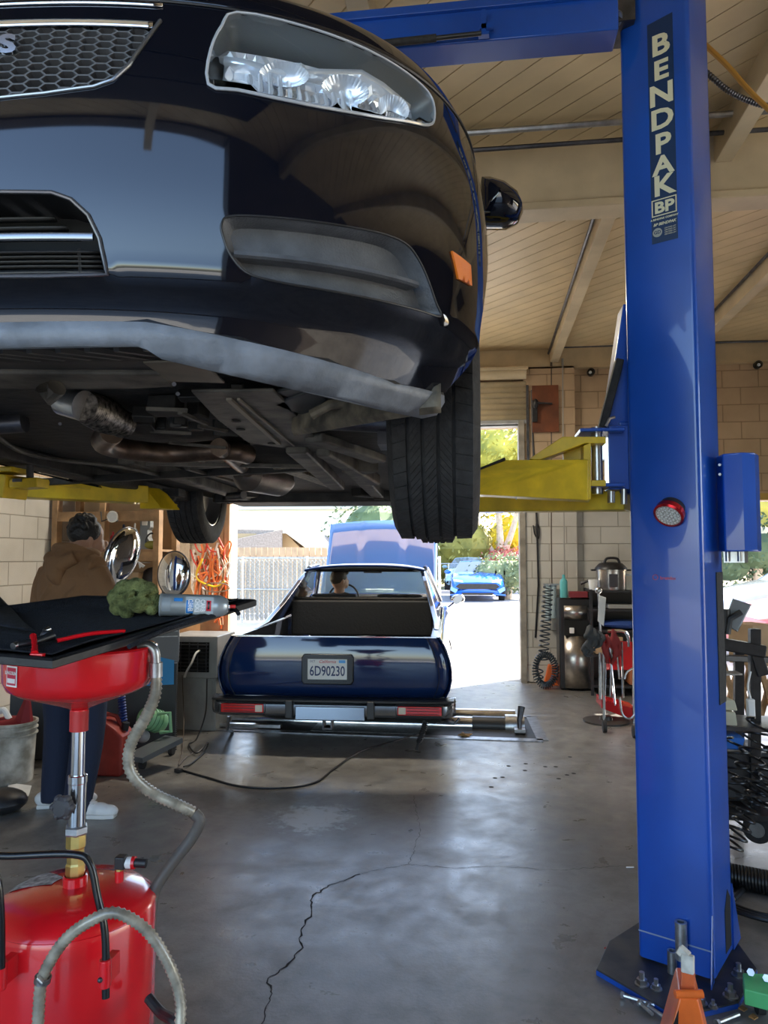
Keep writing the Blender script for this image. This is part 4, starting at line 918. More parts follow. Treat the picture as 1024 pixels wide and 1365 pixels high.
TB(rf_, 'roof', mat('roof_paint', (.45, .47, .5), .12, .2, .8), smooth=60, solid=.03)
TB(MB().tube([V((.64*c, 2.07, ZR-.048*abs(c)**3-.014)) for c in [i/10 for i in range(-10, 11)]], .014, 8), 'roof_edge', npaint)
rwf = [(-.60, 2.10, 1.33), (.60, 2.10, 1.33), (.70, 1.93, 1.03), (-.70, 1.93, 1.03)]
TB(MB().tube(cr([V(p) for p in rwf], 6, True) if False else [V(p) for p in rwf], .022, 8, closed=True), 'rear_window_frame', MATS['gloss_black'])
TB(MB().add([V(p) for p in rwf], [(0, 1, 2, 3)]), 'rear_window', cabglass, smooth=0)
TB(MB().add([V(p) for p in ((-.58, 3.1, 1.33), (.58, 3.1, 1.33), (.72, 3.62, .95), (-.72, 3.62, .95))], [(0, 1, 2, 3)]), 'windscreen', mat('windscreen_painted_reflection', (.55, .72, .64), .25, 0, trans=.45, ior=1.08), smooth=0)  # milky pale green glass colour paints in the bright outdoor reflection
TB(MB().box((0, 3.5, .86), (1.45, .35, .16)), 'dashboard', mat('dash_brown', (.09, .06, .045), .6), bevel=.03)
for x in (-.36, .36): 
    st = TB(MB().box((x, 2.35, .80), (.52, .14, .50), (-.15, 0, 0)), 'seat_back', mat('seat_grey', (.05, .05, .055), .8), bevel=.05)
TB(MB().box((0, 2.65, .50), (1.3, .5, .16)), 'seat', MATS['seat_grey'], bevel=.04)
sw = [V((-.36+.18*cos(a), 3.13+.07*sin(a), .93+.165*sin(a))) for a in [2*pi*k/28 for k in range(28)]]
TB(MB().tube(sw, .012, 8, closed=True).bar((-.52, 3.13, .93), (-.20, 3.13, .93), .03, .02), 'steering_wheel', black)
TB(MB().box((0, 3.02, 1.27), (.22, .02, .06)), 'interior_mirror', black, bevel=.01)
# floor, nose and raised bonnet
TB(MB().box((0, 2.6, .30), (1.6, 4.6, .10)), 'chassis', under, smooth=0)
TB(MB().box((0, 4.98, .58), (1.70, .10, .36)), 'front_end', npaint, bevel=.03)
TB(MB().box((0, 4.3, .55), (1.2, 1.1, .34)), 'engine', dsteel, bevel=.03)
TB(MB().box((0, 5.08, .38), (1.85, .12, .12)), 'front_bumper', trim, bevel=.02)
bnx = .735; hb_ = []
HYp = lambda t: (3.72+.66*t, .90+1.06*t)
for k in range(9):
    t = k/8; y, z = HYp(t); hb_.append([V((u*bnx, y+.03*abs(u)**2-(.03 if abs(u) < .34 else 0)*1, z-.05*abs(u)**2)) for u in [i/12 for i in range(-12, 13)]])
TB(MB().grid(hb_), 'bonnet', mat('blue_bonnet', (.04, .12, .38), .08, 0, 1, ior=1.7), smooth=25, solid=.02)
for sg in (-1, 1): TB(MB().tube([(sg*.68, 3.66, .88), (sg*.70, 3.72, .93)], .012), 'bonnet_hinge', dsteel)
for x, y in ((.80, 1.12), (-.80, 1.12), (.80, 4.05), (-.80, 4.05)):
    w_ = TB(MB().lathe([(.19, -.1), (.29, -.1), (.315, -.07), (.318, 0), (.315, .07), (.29, .1), (.19, .1)], (0, 0, 0), (1, 0, 0), n=40, caps=False), 'wheel', rubber); w_.location = (x-.05*(1 if x > 0 else -1), y, .27 if y < 2 else .318)
    MB().lathe([(0, .04), (.12, .05), (.19, .08), (.195, .1), (.19, -.1), (0, -.09)], (0, 0, 0), (1 if x > 0 else -1, 0, 0), n=32, caps=False).build('rim', rimm, w_, world=False)
# ------------------------------------------------------------------ floor rollers and straps
dyno = thing('chassis_dynamometer', 'steel framed roller pit set in the floor under the rear wheels of the blue pickup', 'dynamometer', (-1.0, 6.55, 0))
dyno_f = MB(); a, b, c, d = PZ(270, 972, .0), PZ(724, 988, .0), PZ(708, 956, .0), PZ(285, 945, 0)
for p, q in ((a, b), (b, c), (c, d), (d, a)): dyno_f.bar(p+V((0, 0, .002)), q+V((0, 0, .002)), .09, .012)
dyno_f.build('pit_frame', mat('worn_steel_plate', (.28, .28, .29), .35, .8, nz=(20, .3)), dyno, smooth=0)
MB().box(((a.x+b.x)/2, (a.y+c.y)/2+.02, -.0), (b.x-a.x-.1, c.y-b.y-.06, .004)).build('pit_floor', mat('pit_black', (.012, .012, .012), .6), dyno, smooth=0)
MB().box((-.95, 6.45, .006), (.95, .55, .01)).build('chequer_plate', mat('chequer_plate', (.12, .12, .12), .4, .7, nz=(60, .6)), dyno, smooth=0)
for yy in (6.52, 6.86): MB().cyl((-2.2, yy, .015), (.30, yy, .015), .075, 40).build('roller', mat('bright_roller', (.62, .62, .63), .16, .95, nz=(9, .2)), dyno); 
MB().cyl((-.08, 6.52, .018), (.22, 6.52, .018), .078, 40).build('roller_sleeve', mat('roller_black', (.02, .02, .02), .4), dyno)
MB().cyl((.20, 6.52, .02), (.36, 6.52, .02), .095, 32).build('bearing_housing', steel, dyno)
lv_ = PZ(693, 975, .02); MB().tube([lv_, lv_+V((.0, .02, .09)), lv_+V((.02, .06, .19))], [.016, .022, .030], 14).build('release_lever', dsteel, dyno)
MB().box(lv_+V((0, .0, .01)), (.09, .10, .03)).build('lever_bracket', steel, dyno, bevel=.004)
MB().bar(PZ(275, 965, .03), PZ(375, 968, .03), .05, .03).build('side_rail', steel, dyno, bevel=.004)
# tie-down strut and hooks
sp = thing('tie_down_spring', 'black coil spring tie down slanting from the right of the rear bumper to the floor', 'tie-down', PZ(558, 1000, 0))
p, q = PY(568, 962, 5.72), PZ(555, 1000, .01)
MB().tube([p, q], .012, 8).build('rod', black, sp); MB().tube(coil(p, p.lerp(q, .75), .02, 12, n=10), .005, 6).build('spring', black, sp)
MB().cyl(PY(433, 957, 5.75), PY(433, 966, 5.75), .02).build('pin', steel, dyno) if False else None
tag(MB().tube([PY(305, 955, 5.7), PY(303, 972, 5.72), PZ(310, 975, .01)], .014, 8).build('jack_pad', steel), 'small grey steel foot under the left end of the rear bumper', 'stand')
# power lead on the floor with plug, drooping from the cabinets
cblm = mat('black_cable', (.012, .012, .013), .45)
lead = [PZ(x, y, .007) for x, y in ((560, 978), (520, 990), (480, 1002), (445, 1025), (420, 1043), (375, 1050), (320, 1048), (275, 1036), (240, 1026))]
cb_ = tag(MB().tube(cr(lead, 6), .007, 8).build('extension_cable', cblm), 'long black cord snaking over the concrete from the pickup bumper to the cabinets', 'cord')
MB().box(PZ(238, 1027, .012), (.05, .035, .025), (0, 0, -.4)).build('connector', black, cb_, bevel=.004)
l2 = [PY(247, 880, 6.0), PY(247, 930, 5.9), PZ(240, 985, .05), PZ(235, 1005, .01)]
l3 = [PY(276, 905, 5.95), PY(274, 950, 5.85), PZ(262, 985, .01), PZ(252, 992, .02), PZ(262, 1004, .02), PZ(277, 990, .06), PZ(272, 1003, .01), PZ(255, 1018, .01), PZ(245, 1022, .015)]
tag(MB().tube(cr(l3, 8), .006, 8).build('looped_lead', cblm), 'thin black lead hanging from the grey units and looping on the floor', 'cord')
tag(MB().tube(cr([PY(243, 900, 5.95), PY(245, 960, 5.9), PZ(243, 1000, .01), PZ(238, 1020, .01), PZ(250, 1008, .01), PZ(270, 1000, .01)], 8), .0035, 6).build('thin_wire', mat('brown_wire', (.10, .07, .05), .5)), 'thin brown wire trailing down to the connector on the floor', 'wire')
tag(MB().tube([p for p in coil(PY(234, 880, 5.8), PZ(232, 1000, .02), .018, 46, n=9)], .0035, 5).build('spiral_cable', cblm), 'tightly coiled black cord hanging straight down beside the grey units', 'cord')

# ------------------------------------------------------------------ people
skin_ = mat('skin', (.36, .19, .12), .5, nz=(20, .08)); hair_ = mat('black_hair', (.008, .007, .006), .55, bump=(90, .8)); hood_ = mat('brown_hoodie_fabric', (.17, .085, .035), .9, nz=(5, .1), bump=(70, .35))
def T(mb, pts, r, n=12, k=4): 
    R_ = r if isinstance(r, (list, tuple)) else [r]*len(pts); q = cr([(*V(p),) for p in pts], k); rq = []
    for i in range(len(pts)-1): rq += [R_[i]+(R_[i+1]-R_[i])*j/k for j in range(k)]
    return mb.tube(q, rq+[R_[-1]], n)
MX, MY, MA = -2.36, 4.08, radians(-10)            # the man faces towards +X and away from us
man = thing('person', 'person in a brown hoodie and navy trousers standing with their back turned, head bent', 'person', (MX, MY, 0), MA)
# local frame: +y is forwards, +x to the person's right hand side seen from behind on the right
def hand(mb, w0, d, up, s=1, curl=.6):
    d = V(d).normalized(); up = V(up).normalized(); sd = d.cross(up).normalized()*s; w0 = V(w0)
    T(mb, [w0, w0+d*.05, w0+d*.09], [.026, .036, .034], 10)
    T(mb, [w0+d*.02-sd*.02, w0+d*.09-sd*.02], [.02, .018], 8); T(mb, [w0+d*.02+sd*.02, w0+d*.09+sd*.02], [.02, .018], 8)
    for i, ln in enumerate((.062, .072, .068, .054)):
        b = w0+d*.092+sd*(-.031+.021*i); m1 = b+d*ln*.45-up*ln*curl*.15; m2 = m1+d*ln*.32-up*ln*curl*.4; e = m2+d*ln*.1-up*ln*curl*.35
        T(mb, [b-d*.02, m1, m2, e], [.0098, .009, .0085, .007], 8, 3)
    T(mb, [w0+d*.03-sd*.03, w0+d*.06-sd*.052-up*.01, w0+d*.088-sd*.055-up*.02], [.014, .011, .009], 8, 3)
bd = MB()
hc = V((-.02, .12, 1.585)); HR = Matrix.Rotation(-.65, 3, 'Z')
bd.ball(hc, (.076, .098, .105), 20, 14, HR @ Matrix.Rotation(-.45, 3, 'X')); bd.ball(hc+HR @ V((0, .05, -.055)), (.055, .06, .062), 14, 10)
bd.ball(hc+HR @ V((0, .115, -.045)), (.013, .02, .022)); 
for sg in (-1, 1): bd.ball(hc+HR @ V((sg*.077, .005, -.02)), (.012, .02, .032))
bd.ball(hc+HR @ V((0, .095, -.085)), (.026, .014, .010))
T(bd, [(0, .03, 1.40), (0, .05, 1.47), (-.01, .08, 1.54)], [.075, .056, .055])
T(bd, [(0, .01, .95), (0, 0, 1.15), (0, .0, 1.38)], [.13, .13, .12])
for sg in (-1, 1):
    T(bd, [(sg*.09, 0, .92), (sg*.118, .03, .50), ((-.13, .04, .10) if sg < 0 else (.115, -.06, .10))], [.08, .05, .038])
    T(bd, [(sg*.17, .0, 1.36), (sg*.21, .05, 1.12), (sg*.17, .26, 1.10), (sg*.13, .31, 1.10)], [.05, .042, .034, .028]); hand(bd, (sg*.13, .30, 1.10), (-sg*.3, 1, .05), (0, 0, 1), sg)
bd.build('body', skin_, man, world=False, remesh=.007, sm=3)
hr_ = MB(); hr_.ball(hc+V((0, -.022, .028)), (.083, .10, .095), 20, 14, HR @ Matrix.Rotation(-.3, 3, 'X'))
for k in range(90):
    a = random.uniform(0, 2*pi); e = random.uniform(.1, 1.3); p = hc+V((cos(a)*cos(e)*.075, sin(a)*cos(e)*.098-.02, sin(e)*.10+.03)); hr_.ball(p, random.uniform(.012, .022), 6, 4)
hr_.build('hair', hair_, man, world=False, remesh=.006, sm=1)
ho = MB(); sc_ = lambda pts, r, fl: None
for z, rx, ry, yo in ((.92, .185, .15, .0),): pass
ho.lathe([(.0, .86), (.175, .86), (.195, .90), (.19, 1.0), (.195, 1.12), (.21, 1.25), (.205, 1.34), (.16, 1.42), (.08, 1.47), (0, 1.48)], (0, .0, 0), n=32, sc=(1.08, .74), caps=False)
T(ho, [(-.16, 0, 1.38), (0, .0, 1.41), (.16, 0, 1.38)], [.085, .10, .085])
for sg in (-1, 1):
    T(ho, [(sg*.145, -.01, 1.37), (sg*.205, .0, 1.26), (sg*.235, .03, 1.11), (sg*.20, .16, 1.09), (sg*.155, .28, 1.105)], [.083, .078, .07, .062, .045], 14)
hq = MB(); T(hq, [(-.085, .09, 1.47), (-.10, .02, 1.475), (-.06, -.07, 1.46), (0, -.10, 1.45), (.06, -.07, 1.46), (.10, .02, 1.475), (.085, .09, 1.47)], [.028, .040, .052, .056, .052, .040, .028])
T(hq, [(-.09, -.10, 1.46), (0, -.135, 1.42), (.09, -.10, 1.46)], [.04, .05, .04]); T(hq, [(-.03, -.12, 1.44), (0, -.15, 1.36), (.02, -.13, 1.30)], [.06, .055, .02]); T(hq, [(-.12, -.03, 1.49), (-.04, -.11, 1.52), (.06, -.10, 1.52), (.12, -.02, 1.49)], [.015, .02, .02, .015]); hq.build('hood', hood_, man, world=False, remesh=.007, sm=2)
for k in range(6): a = random.uniform(-.9, .9); T(ho, [(a*.12-.05, -.13, 1.05+k*.04), (a*.12+.03, -.145, 1.1+k*.045), (a*.12+.08, -.13, 1.19+k*.035)], [.008, .02, .006])
for k in range(3): T(ho, [(-.19, .0, .93+k*.035), (0, -.135, .925+k*.04), (.19, .0, .93+k*.035)], [.012, .02, .012])
ho.build('hoodie', hood_, man, world=False, remesh=.009, sm=4)
pn = MB()
pn.lathe([(0, .80), (.15, .80), (.175, .88), (.165, 1.0), (0, 1.0)], (0, 0, 0), n=24, sc=(1.05, .78), caps=False)
for (fx_1, fy_1), (kx, ky) in (((-.13, .05), (-.12, .04)), ((.115, -.05), (.11, -.0))):
    T(pn, [(kx*.75, 0, .88), (kx, ky+.02, .50), (fx_1, fy_1-.01, .10), (fx_1, fy_1-.01, .05)], [.125, .095, .078, .082], 14)
pn.build('trousers', navy, man, world=False, remesh=.01, sm=5)
for sx, sy, an in ((-.13, .05, -1.0), (.115, -.05, -1.35)):
    R_ = Matrix.Translation((sx, sy, 0)) @ Matrix.Rotation(an, 4, 'Z'); m = MB()
    for y, z, r in ((-.06, .05, .045), (0, .055, .048), (.06, .045, .045), (.12, .04, .045), (.17, .035, .038)): m.ball((0, y, z), (r, .06, min(r, z+.0)), 12, 8)
    m.ball((0, -.01, .09), (.045, .055, .04)); m.xf(R_); sh = m.build('sneaker', mat('white_leather', (.74, .73, .71), .5), man, world=False, remesh=.006, sm=4)
    s2 = MB().prism([R_ @ V((x, y, .0)) for x, y in ((-.042, -.10), (.042, -.10), (.05, .05), (.048, .16), (.03, .215), (-.025, .215), (-.045, .16), (-.048, .05))], (0, 0, .024)); s2.build('sole', mat('sole_white', (.68, .67, .64), .6), sh, world=False, bevel=.006)
    for k in range(4): MB().tube([R_ @ V((-.025, .05+k*.022, .093-k*.008)), R_ @ V((0, .052+k*.022, .102-k*.009)), R_ @ V((.025, .05+k*.022, .093-k*.008))], .003, 5).build('lace', white, sh, world=False)
# driver
dp = TM @ V((-.34, 2.62, 0))
drv = thing('person', 'person with short dark hair in the driving seat of the blue pickup', 'person', (dp.x, dp.y, .58), TE)
m = MB(); hd_ = V((.0, .0, .60)); rt = Matrix.Rotation(-.9, 3, 'Z')
m.ball(hd_, (.078, .098, .115), 20, 14, rt); m.ball(hd_+V((.05, .05, -.05)), (.05, .055, .055)); m.ball(hd_+V((.085, .07, -.015)), (.018, .014, .02))
for sg in (-1, 1): m.ball(hd_+rt @ V((sg*.08, 0, -.01)), (.014, .018, .03))
T(m, [(0, 0, .40), (0, 0, .53)], [.07, .055]); T(m, [(0, 0, .0), (0, -.02, .2), (0, 0, .36)], [.14, .15, .11])
for sg in (-1, 1):
    T(m, [(sg*.17, 0, .36), (sg*.24, .16, .2), (sg*.16, .40, .28)], [.05, .042, .03]); hand(m, (sg*.16, .38, .27), (-sg*.1, 1, .3), (0, -.3, 1), sg, 1.2); T(m, [(sg*.09, .0, .05), (sg*.11, .42, .02), (sg*.11, .6, -.22)], [.085, .065, .05])
m.build('body', skin_, drv, world=False, remesh=.009, sm=3)
m = MB().ball(hd_+rt @ V((0, -.015, .03)), (.085, .103, .105), 20, 14, rt); m.ball(hd_+rt @ V((0, .06, .09)), (.06, .05, .035)); m.build('hair', mat('dark_brown_hair', (.025, .015, .01), .5, bump=(80, .6)), drv, world=False, remesh=.008, sm=2)
m = MB(); T(m, [(0, 0, .02), (0, -.02, .2), (0, 0, .37)], [.17, .175, .12]); T(m, [(-.17, 0, .35), (0, .0, .38), (.17, 0, .35)], [.08, .10, .08])
for sg in (-1, 1): T(m, [(sg*.17, 0, .36), (sg*.245, .16, .2), (sg*.2, .28, .23)], [.075, .06, .045])
m.build('shirt', mat('dark_grey_shirt', (.03, .03, .034), .9), drv, world=False, remesh=.012, sm=4)

# ------------------------------------------------------------------ outside: fence, house, hall, trees, parked cars
fnc = thing('chain_link_fence', 'pale slatted chain link fence along the far side of the sunny yard', 'fence', (-4.5, 16.5, 0))
fx0, fx1 = -7.0, -.9
fm_ = MB()
for k in range(int((fx1-fx0)/.11)): fm_.box((fx0+.055+k*.11, 16.52, .73), (.085, .01, 1.4))
sl_ = fm_.build('privacy_slats', mat('pale_slats', (.36, .34, .29), .7, nz=(3, .12)), fnc, smooth=0); sl_['kind'] = 'stuff'
wr = MB(); nd = .09
for k in range(int((fx1-fx0+1.4)/nd)):
    for sg in (1, -1):
        xa = fx0+k*nd-(1.4 if sg > 0 else 0); pa_, pb_ = V((xa if sg > 0 else xa, 16.49, .03)), V((xa+sg*1.4, 16.49, 1.43))
        if sg < 0: pa_, pb_ = V((xa, 16.495, .03)), V((xa-1.4, 16.495, 1.43))
        ts = []
        if min(pa_.x, pb_.x) < fx0 or max(pa_.x, pb_.x) > fx1: continue
        wr.tube([pa_, pb_], .004, 4, caps=False)
wm = wr.build('wire_mesh', galv, fnc, smooth=0); wm['kind'] = 'stuff'
for k in range(5): MB().cyl((fx0+.1+k*1.5, 16.46, 0), (fx0+.1+k*1.5, 16.46, 1.5), .032).build('post', galv, fnc)
MB().cyl((fx0, 16.46, 1.46), (fx1, 16.46, 1.46), .022).build('top_rail', galv, fnc)
MB().cyl((fx0, 16.46, .75), (fx1, 16.46, .75), .018).build('middle_rail', galv, fnc)
wf = thing('wooden_fence', 'sunlit tan board fence rising behind the pale chain link fence', 'fence', (-6.5, 19, 0))
m = MB()
for k in range(34): m.box((-9+k*.16, 19, .88), (.145, .03, 1.72+random.uniform(-.01, .01)))
m.build('boards', mat('tan_boards', (.42, .30, .19), .8, nz=(4, .15)), wf, smooth=0); MB().box((-6.4, 19.04, 1.5), (5.4, .04, .09)).build('rail', wood, wf)
hs = thing('house', 'tan house with a shingled gable roof beyond the fence', 'house', (-7.5, 24, 0))
hl = PY(225, 745, 24); hp = PY(381, 707, 24); hr2 = PY(424, 742, 24)
MB().prism([V((hl.x, 24, 0)), V((hr2.x-.3, 24, 0)), V((hr2.x-.3, 24, hr2.z)), V((hp.x, 24, hp.z-.1)), V((hl.x, 24, hp.z-.1))], (0, 7, 0)).build('walls', mat('tan_stucco', (.5, .36, .2), .8), hs, smooth=0)
MB().prism([V((hp.x, 23.6, hp.z)), V((hr2.x+.1, 23.6, hr2.z-.05)), V((hr2.x+.1, 23.6, hr2.z+.12)), V((hp.x, 23.6, hp.z+.18))], (0, 7.8, 0)).prism([V((hl.x-1, 23.5, hp.z-1.0)), V((hp.x+.0, 23.5, hp.z-1.0)), V((hp.x, 23.5, hp.z+.0)), V((hp.x-.4, 25.5, hp.z+.15)), V((hl.x-1, 25.5, hp.z+.15)), ], (0, .1, 0)).build('roof', mat('grey_shingle', (.34, .29, .25), .9, nz=(20, .2)), hs, smooth=0)
MB().prism([V((hp.x, 23.55, hp.z+.16)), V((hr2.x+.15, 23.55, hr2.z+.08)), V((hr2.x+.15, 23.55, hr2.z-.05)), V((hp.x, 23.55, hp.z-.02))], (0, .06, 0)).build('barge_board', mat('cream_board', (.8, .68, .48), .7), hs, smooth=0)
MB().prism([V((hp.x, 23.55, hp.z+.16)), V((hp.x-1.3, 23.55, hp.z-.75)), V((hp.x-1.3, 23.55, hp.z-.9)), V((hp.x, 23.55, hp.z-.02))], (0, .06, 0)).build('barge_board', MATS['cream_board'], hs, smooth=0)
hall = thing('warehouse', 'long white flat roofed building far behind the tan house', 'building', (-8, 45, 0))
wa, wb = PY(330, 668, 45), PY(620, 668, 45)
MB().box(((wa.x-14+wb.x)/2, 49, 2.3), (wb.x-wa.x+14, 8, 4.6)).build('walls', mat('white_stucco', (.82, .80, .74), .8), hall, smooth=0)
MB().box(((wa.x-14+wb.x)/2, 44.9, 4.65), (wb.x-wa.x+14.4, .4, .3)).build('parapet', mat('grey_parapet', (.6, .6, .58), .7), hall, smooth=0)
MB().box(PY(400, 722, 44.9), (.9, .1, .7)).box(PY(416, 722, 44.9), (.5, .12, .7)).build('vent', grey, hall)
def tree(name, label, base, blobs, col, trunk=None, n=2600, leaf=.14, cat='tree', c2=None, group=None):
    t = thing(name, label, cat, base, 0, group); m = MB(); B = V(base); tot = sum(b[1]**2 for b in blobs)
    for (off, r) in blobs:
        for k in range(int(n*r*r/tot)):
            d = V((random.gauss(0, 1), random.gauss(0, 1), random.gauss(0, 1))).normalized(); p = B+V(off)+V((d.x*r, d.y*r, d.z*r*.8))*(random.random()**.35); q = V((random.gauss(0, 1), random.gauss(0, 1), random.gauss(0, 1))).normalized(); u = q.orthogonal().normalized()*leaf*random.uniform(.6, 1.3); v = q.cross(u)*.6
            m.add([p-u, p+v*.8, p+u, p-v*.8], [(0, 1, 2, 3)])
        m.ball(B+V(off), (r*.62, r*.62, r*.5), 10, 7)
    f = m.build('foliage', mat(name+'_leaf', col, .7, nz=(.9, .3), c2=c2), t, smooth=0, norm=False, doubles=False); f['kind'] = 'stuff'
    tm = MB()
    for pts, rr_ in (trunk or [([(0, 0, 0), (0, 0, blobs[0][0][2])], [.15, .08])]): T(tm, [B+V(p) for p in pts], rr_, 10)
    tm.build('trunk', mat('pale_bark', (.62, .48, .36), .85, nz=(5, .2)), t); return t
b = PZ(662, 783); s_ = b.y/27.
T1 = tree('shade_tree', 'broad tree with pale forked trunk and yellow green leaves behind the blue coupe', (b.x, b.y, 0),
  [((-1.5, 0, 4.9), 1.7), ((.9, .5, 5.3), 2.0), ((0, .3, 7.0), 2.6), ((2.4, 0, 6.4), 1.9), ((-2.6, 0, 6.0), 1.6), ((2.4, .5, 4.2), 1.0)], (.28, .30, .05), [([(0, 0, 0), (0, 0, 1.2), (-.9, 0, 3.0), (-1.3, 0, 4.6)], [.28, .24, .17, .10]), ([(0, 0, .9), (.2, 0, 2.2), (.1, 0, 4.6)], [.22, .2, .12]), ([(.1, 0, 1.1), (.8, 0, 2.8), (1.3, 0, 4.8)], [.2, .16, .09])], 7000, .13, c2=(.62, .55, .10))
for (px, py, Y, r, col, c2, nm, lb) in (
    (500, 706, 30, 2.1, (.10, .16, .06), (.22, .3, .14), 'round_tree', 'rounded dark green tree peeping between the raised car and the blue bonnet'),
    (402, 690, 58, 2.4, (.65, .14, .03), (.8, .3, .06), 'autumn_tree', 'orange red autumn tree above the white building roof'),
    (352, 690, 60, 3.2, (.20, .26, .16), (.36, .4, .26), 'distant_tree', 'grey green tree over the white building, left of the orange one'),
    (688, 715, 40, 2.3, (.75, .60, .03), (.9, .75, .05), 'yellow_tree', 'bright yellow tree glowing to the right of the forked trunk'),
    (618, 725, 38, 2.4, (.24, .22, .04), (.42, .36, .08), 'olive_tree', 'olive brown bushy tree behind the parked pale car'),
    (1000, 690, 20, 1.7, (.18, .22, .05), (.55, .42, .06), 'side_tree', 'green and yellow tree seen past the column through the right doorway'),
    (1010, 730, 18, 1.0, (.05, .09, .04), (.09, .13, .06), 'side_shrub', 'dark green ivy shrub behind the car in the right doorway')):
    c = PY(px, py, Y); tree(nm, lb, (c.x, Y, 0), [((0, 0, c.z), r), ((r*.5, .3, c.z-r*.5), r*.8), ((-r*.6, .1, c.z-r*.4), r*.75)], col, None, 1500, .10*Y/28, c2=c2)
for (x0, x1, py, Y, r, col, c2, nm, lb) in ((655, 700, 757, 27, .95, (.10, .15, .06), (.35, .4, .2), 'hedge', 'green hedge right of the parked blue coupe'), (660, 725, 741, 37, .9, (.5, .07, .06), (.7, .25, .2), 'red_shrub', 'row of red leaved shrubs behind the green hedge'), (590, 650, 745, 38, .8, (.26, .12, .08), (.4, .2, .1), 'brown_shrub', 'brown red shrubs behind the pale parked car')):
    a, b = PY(x0, py, Y), PY(x1, py, Y); n_ = 4; tree(nm, lb, ((a.x+b.x)/2, Y, 0), [((a.x-(a.x+b.x)/2+(b.x-a.x)*k/n_, 0, max(.5, a.z-.2)), r) for k in range(n_+1)], col, None, 1500, .08, cat='shrub', c2=c2)
fe = thing('yard_fence', 'low wire fence in front of the red shrubs and hedge', 'fence', (1, 33, 0))
for k in range(8): MB().cyl((-3+k*1.6, 33, 0), (-3+k*1.6, 33, 1.25), .03).build('post', galv, fe)
MB().cyl((-3, 33, 1.22), (8.2, 33, 1.22), .025).cyl((-3, 33, .2), (8.2, 33, .2), .015).build('rail', galv, fe)
def simple_car(name, label, loc, rz, paint, L=4.75, W_=1.92, Hc=1.38, suv=False):
    c = thing(name, label, 'car', loc, rz); hw = W_/2
    # nose at y=0 looking to -y
    prof = [(0, .30, .45, .80), (.05, .25, .62, .88), (.5, .22, .80, .95), (1.3, .20, .95, .98), (2.4, .20, .98, 1), (3.6, .20, 1.0, 1), (4.4, .22, .98, .97), (L, .3, .85, .88)]
    if suv: prof = [(y, a+.08, b*1.12, w_) for y, a, b, w_ in prof]
    rows = []
    for y, z0, z1, k in prof: rows.append([V((x*hw*k, y, z)) for x, z in ((0, z0), (.85, z0), (.97, z0+.12), (1, z0+(z1-z0)*.5), (.97, z1-.12), (.86, z1-.01), (.5, z1+.02), (0, z1+.03))])
    b_ = MB(); 
    for sg in (1, -1): b_.grid([[V((sg*p.x, p.y, p.z)) for p in r_] for r_ in rows]); b_.add([V((sg*p.x, p.y, p.z)) for p in rows[0]], [list(range(8))]); b_.add([V((sg*p.x, p.y, p.z)) for p in rows[-1]], [list(range(8))])
    b_.build('body_shell', paint, c, world=False, smooth=50)
    zb = .93*(1.12 if suv else 1); cab = []
    for y, z, wd in ((1.35, zb, .80), (2.1, Hc-.03, .60), (2.9, Hc, .60), (3.5, Hc-.06 if suv else Hc-.12, .58), (4.35, zb, .74)): cab.append([V((x*hw*wd/.8*.8 if False else x*hw*wd*1.08, y, z-.03*abs(x))) for x in (-1, -.9, -.5, 0, .5, .9, 1)])
    MB().grid(cab[1:4]).build('roof', paint, c, world=False, smooth=50, solid=.02)
    MB().grid(cab[0:2]).build('windscreen', mat('auto_glass', (.12, .16, .18), .03, 0, .8), c, world=False); MB().grid(cab[3:5]).build('rear_window', MATS['auto_glass'], c, world=False)
    for sg in (0, -1): MB().grid([[V(((-1 if sg else 1)*hw*.93, r_[0].y, zb-.02)) for r_ in cab], [r_[sg if sg else 0] if sg else r_[-1] for r_ in cab]] if False else [[V(((1 if sg else -1)*hw*.92, r_[0].y, zb-.02)) for r_ in cab], [r_[-1 if sg else 0] for r_ in cab]]).build('side_window', MATS['auto_glass'], c, world=False, smooth=0)
    for x in (-1, 1):
        for y in (.95, L-.95):
            w_ = MB().lathe([(.2, -.11), (.31, -.11), (.335, -.08), (.335, .08), (.31, .11), (.2, .11)], (x*(hw-.12), y, .335), (1, 0, 0), n=28, caps=False).build('wheel', rubber, c, world=False); MB().lathe([(0, .1), (.19, .1), (.21, .06)], (x*(hw-.12), y, .335), (x, 0, 0), n=24, caps=False).build('rim', rimm, w_, world=False)
        MB().ball((x*(hw+.09), 1.75, zb+.04), (.12, .06, .075), 12, 8).build('door_mirror', paint, c, world=False)
        MB().prism([V((x*hw*a, y, z)) for a, y, z in ((.50, .012, .64), (.84, .16, .68), (.86, .24, .75), (.52, .10, .72))], (0, .03, 0)).build('headlamp', mat('pale_lamp', (.75, .8, .85), .1, 0, .8), c, world=False)
    return c
mblue = mat('bright_blue_paint', (.01, .15, .75), .15, 0, .8)
mp = PZ(637, 802); mu = simple_car('sports_coupe', 'bright blue sports coupe parked nose-on in the sunny yard', (mp.x, mp.y, 0), radians(1), mblue)
MB().prism([V((x, -.015, z)) for x, z in ((-.62, .60), (.62, .60), (.74, .50), (.60, .42), (-.60, .42), (-.74, .50))], (0, .03, 0)).build('grille', black, mu, world=False, smooth=0)
MB().prism([V((x, -.012, z)) for x, z in ((-.55, .30), (.55, .30), (.48, .22), (-.48, .22))], (0, .03, 0)).build('lower_intake', black, mu, world=False, smooth=0)
for sg in (-1, 1):
    MB().prism([V((sg*x, -.01, z)) for x, z in ((.66, .40), (.90, .50), (.92, .38), (.74, .28))], (0, .05, 0)).build('corner_intake', mat('light_blue_fin', (.25, .5, .9), .3), mu, world=False, smooth=0)
    MB().bar((sg*.55, .02, .25), (sg*.93, .06, .22), .06, .05).build('splitter', mblue, mu, world=False)
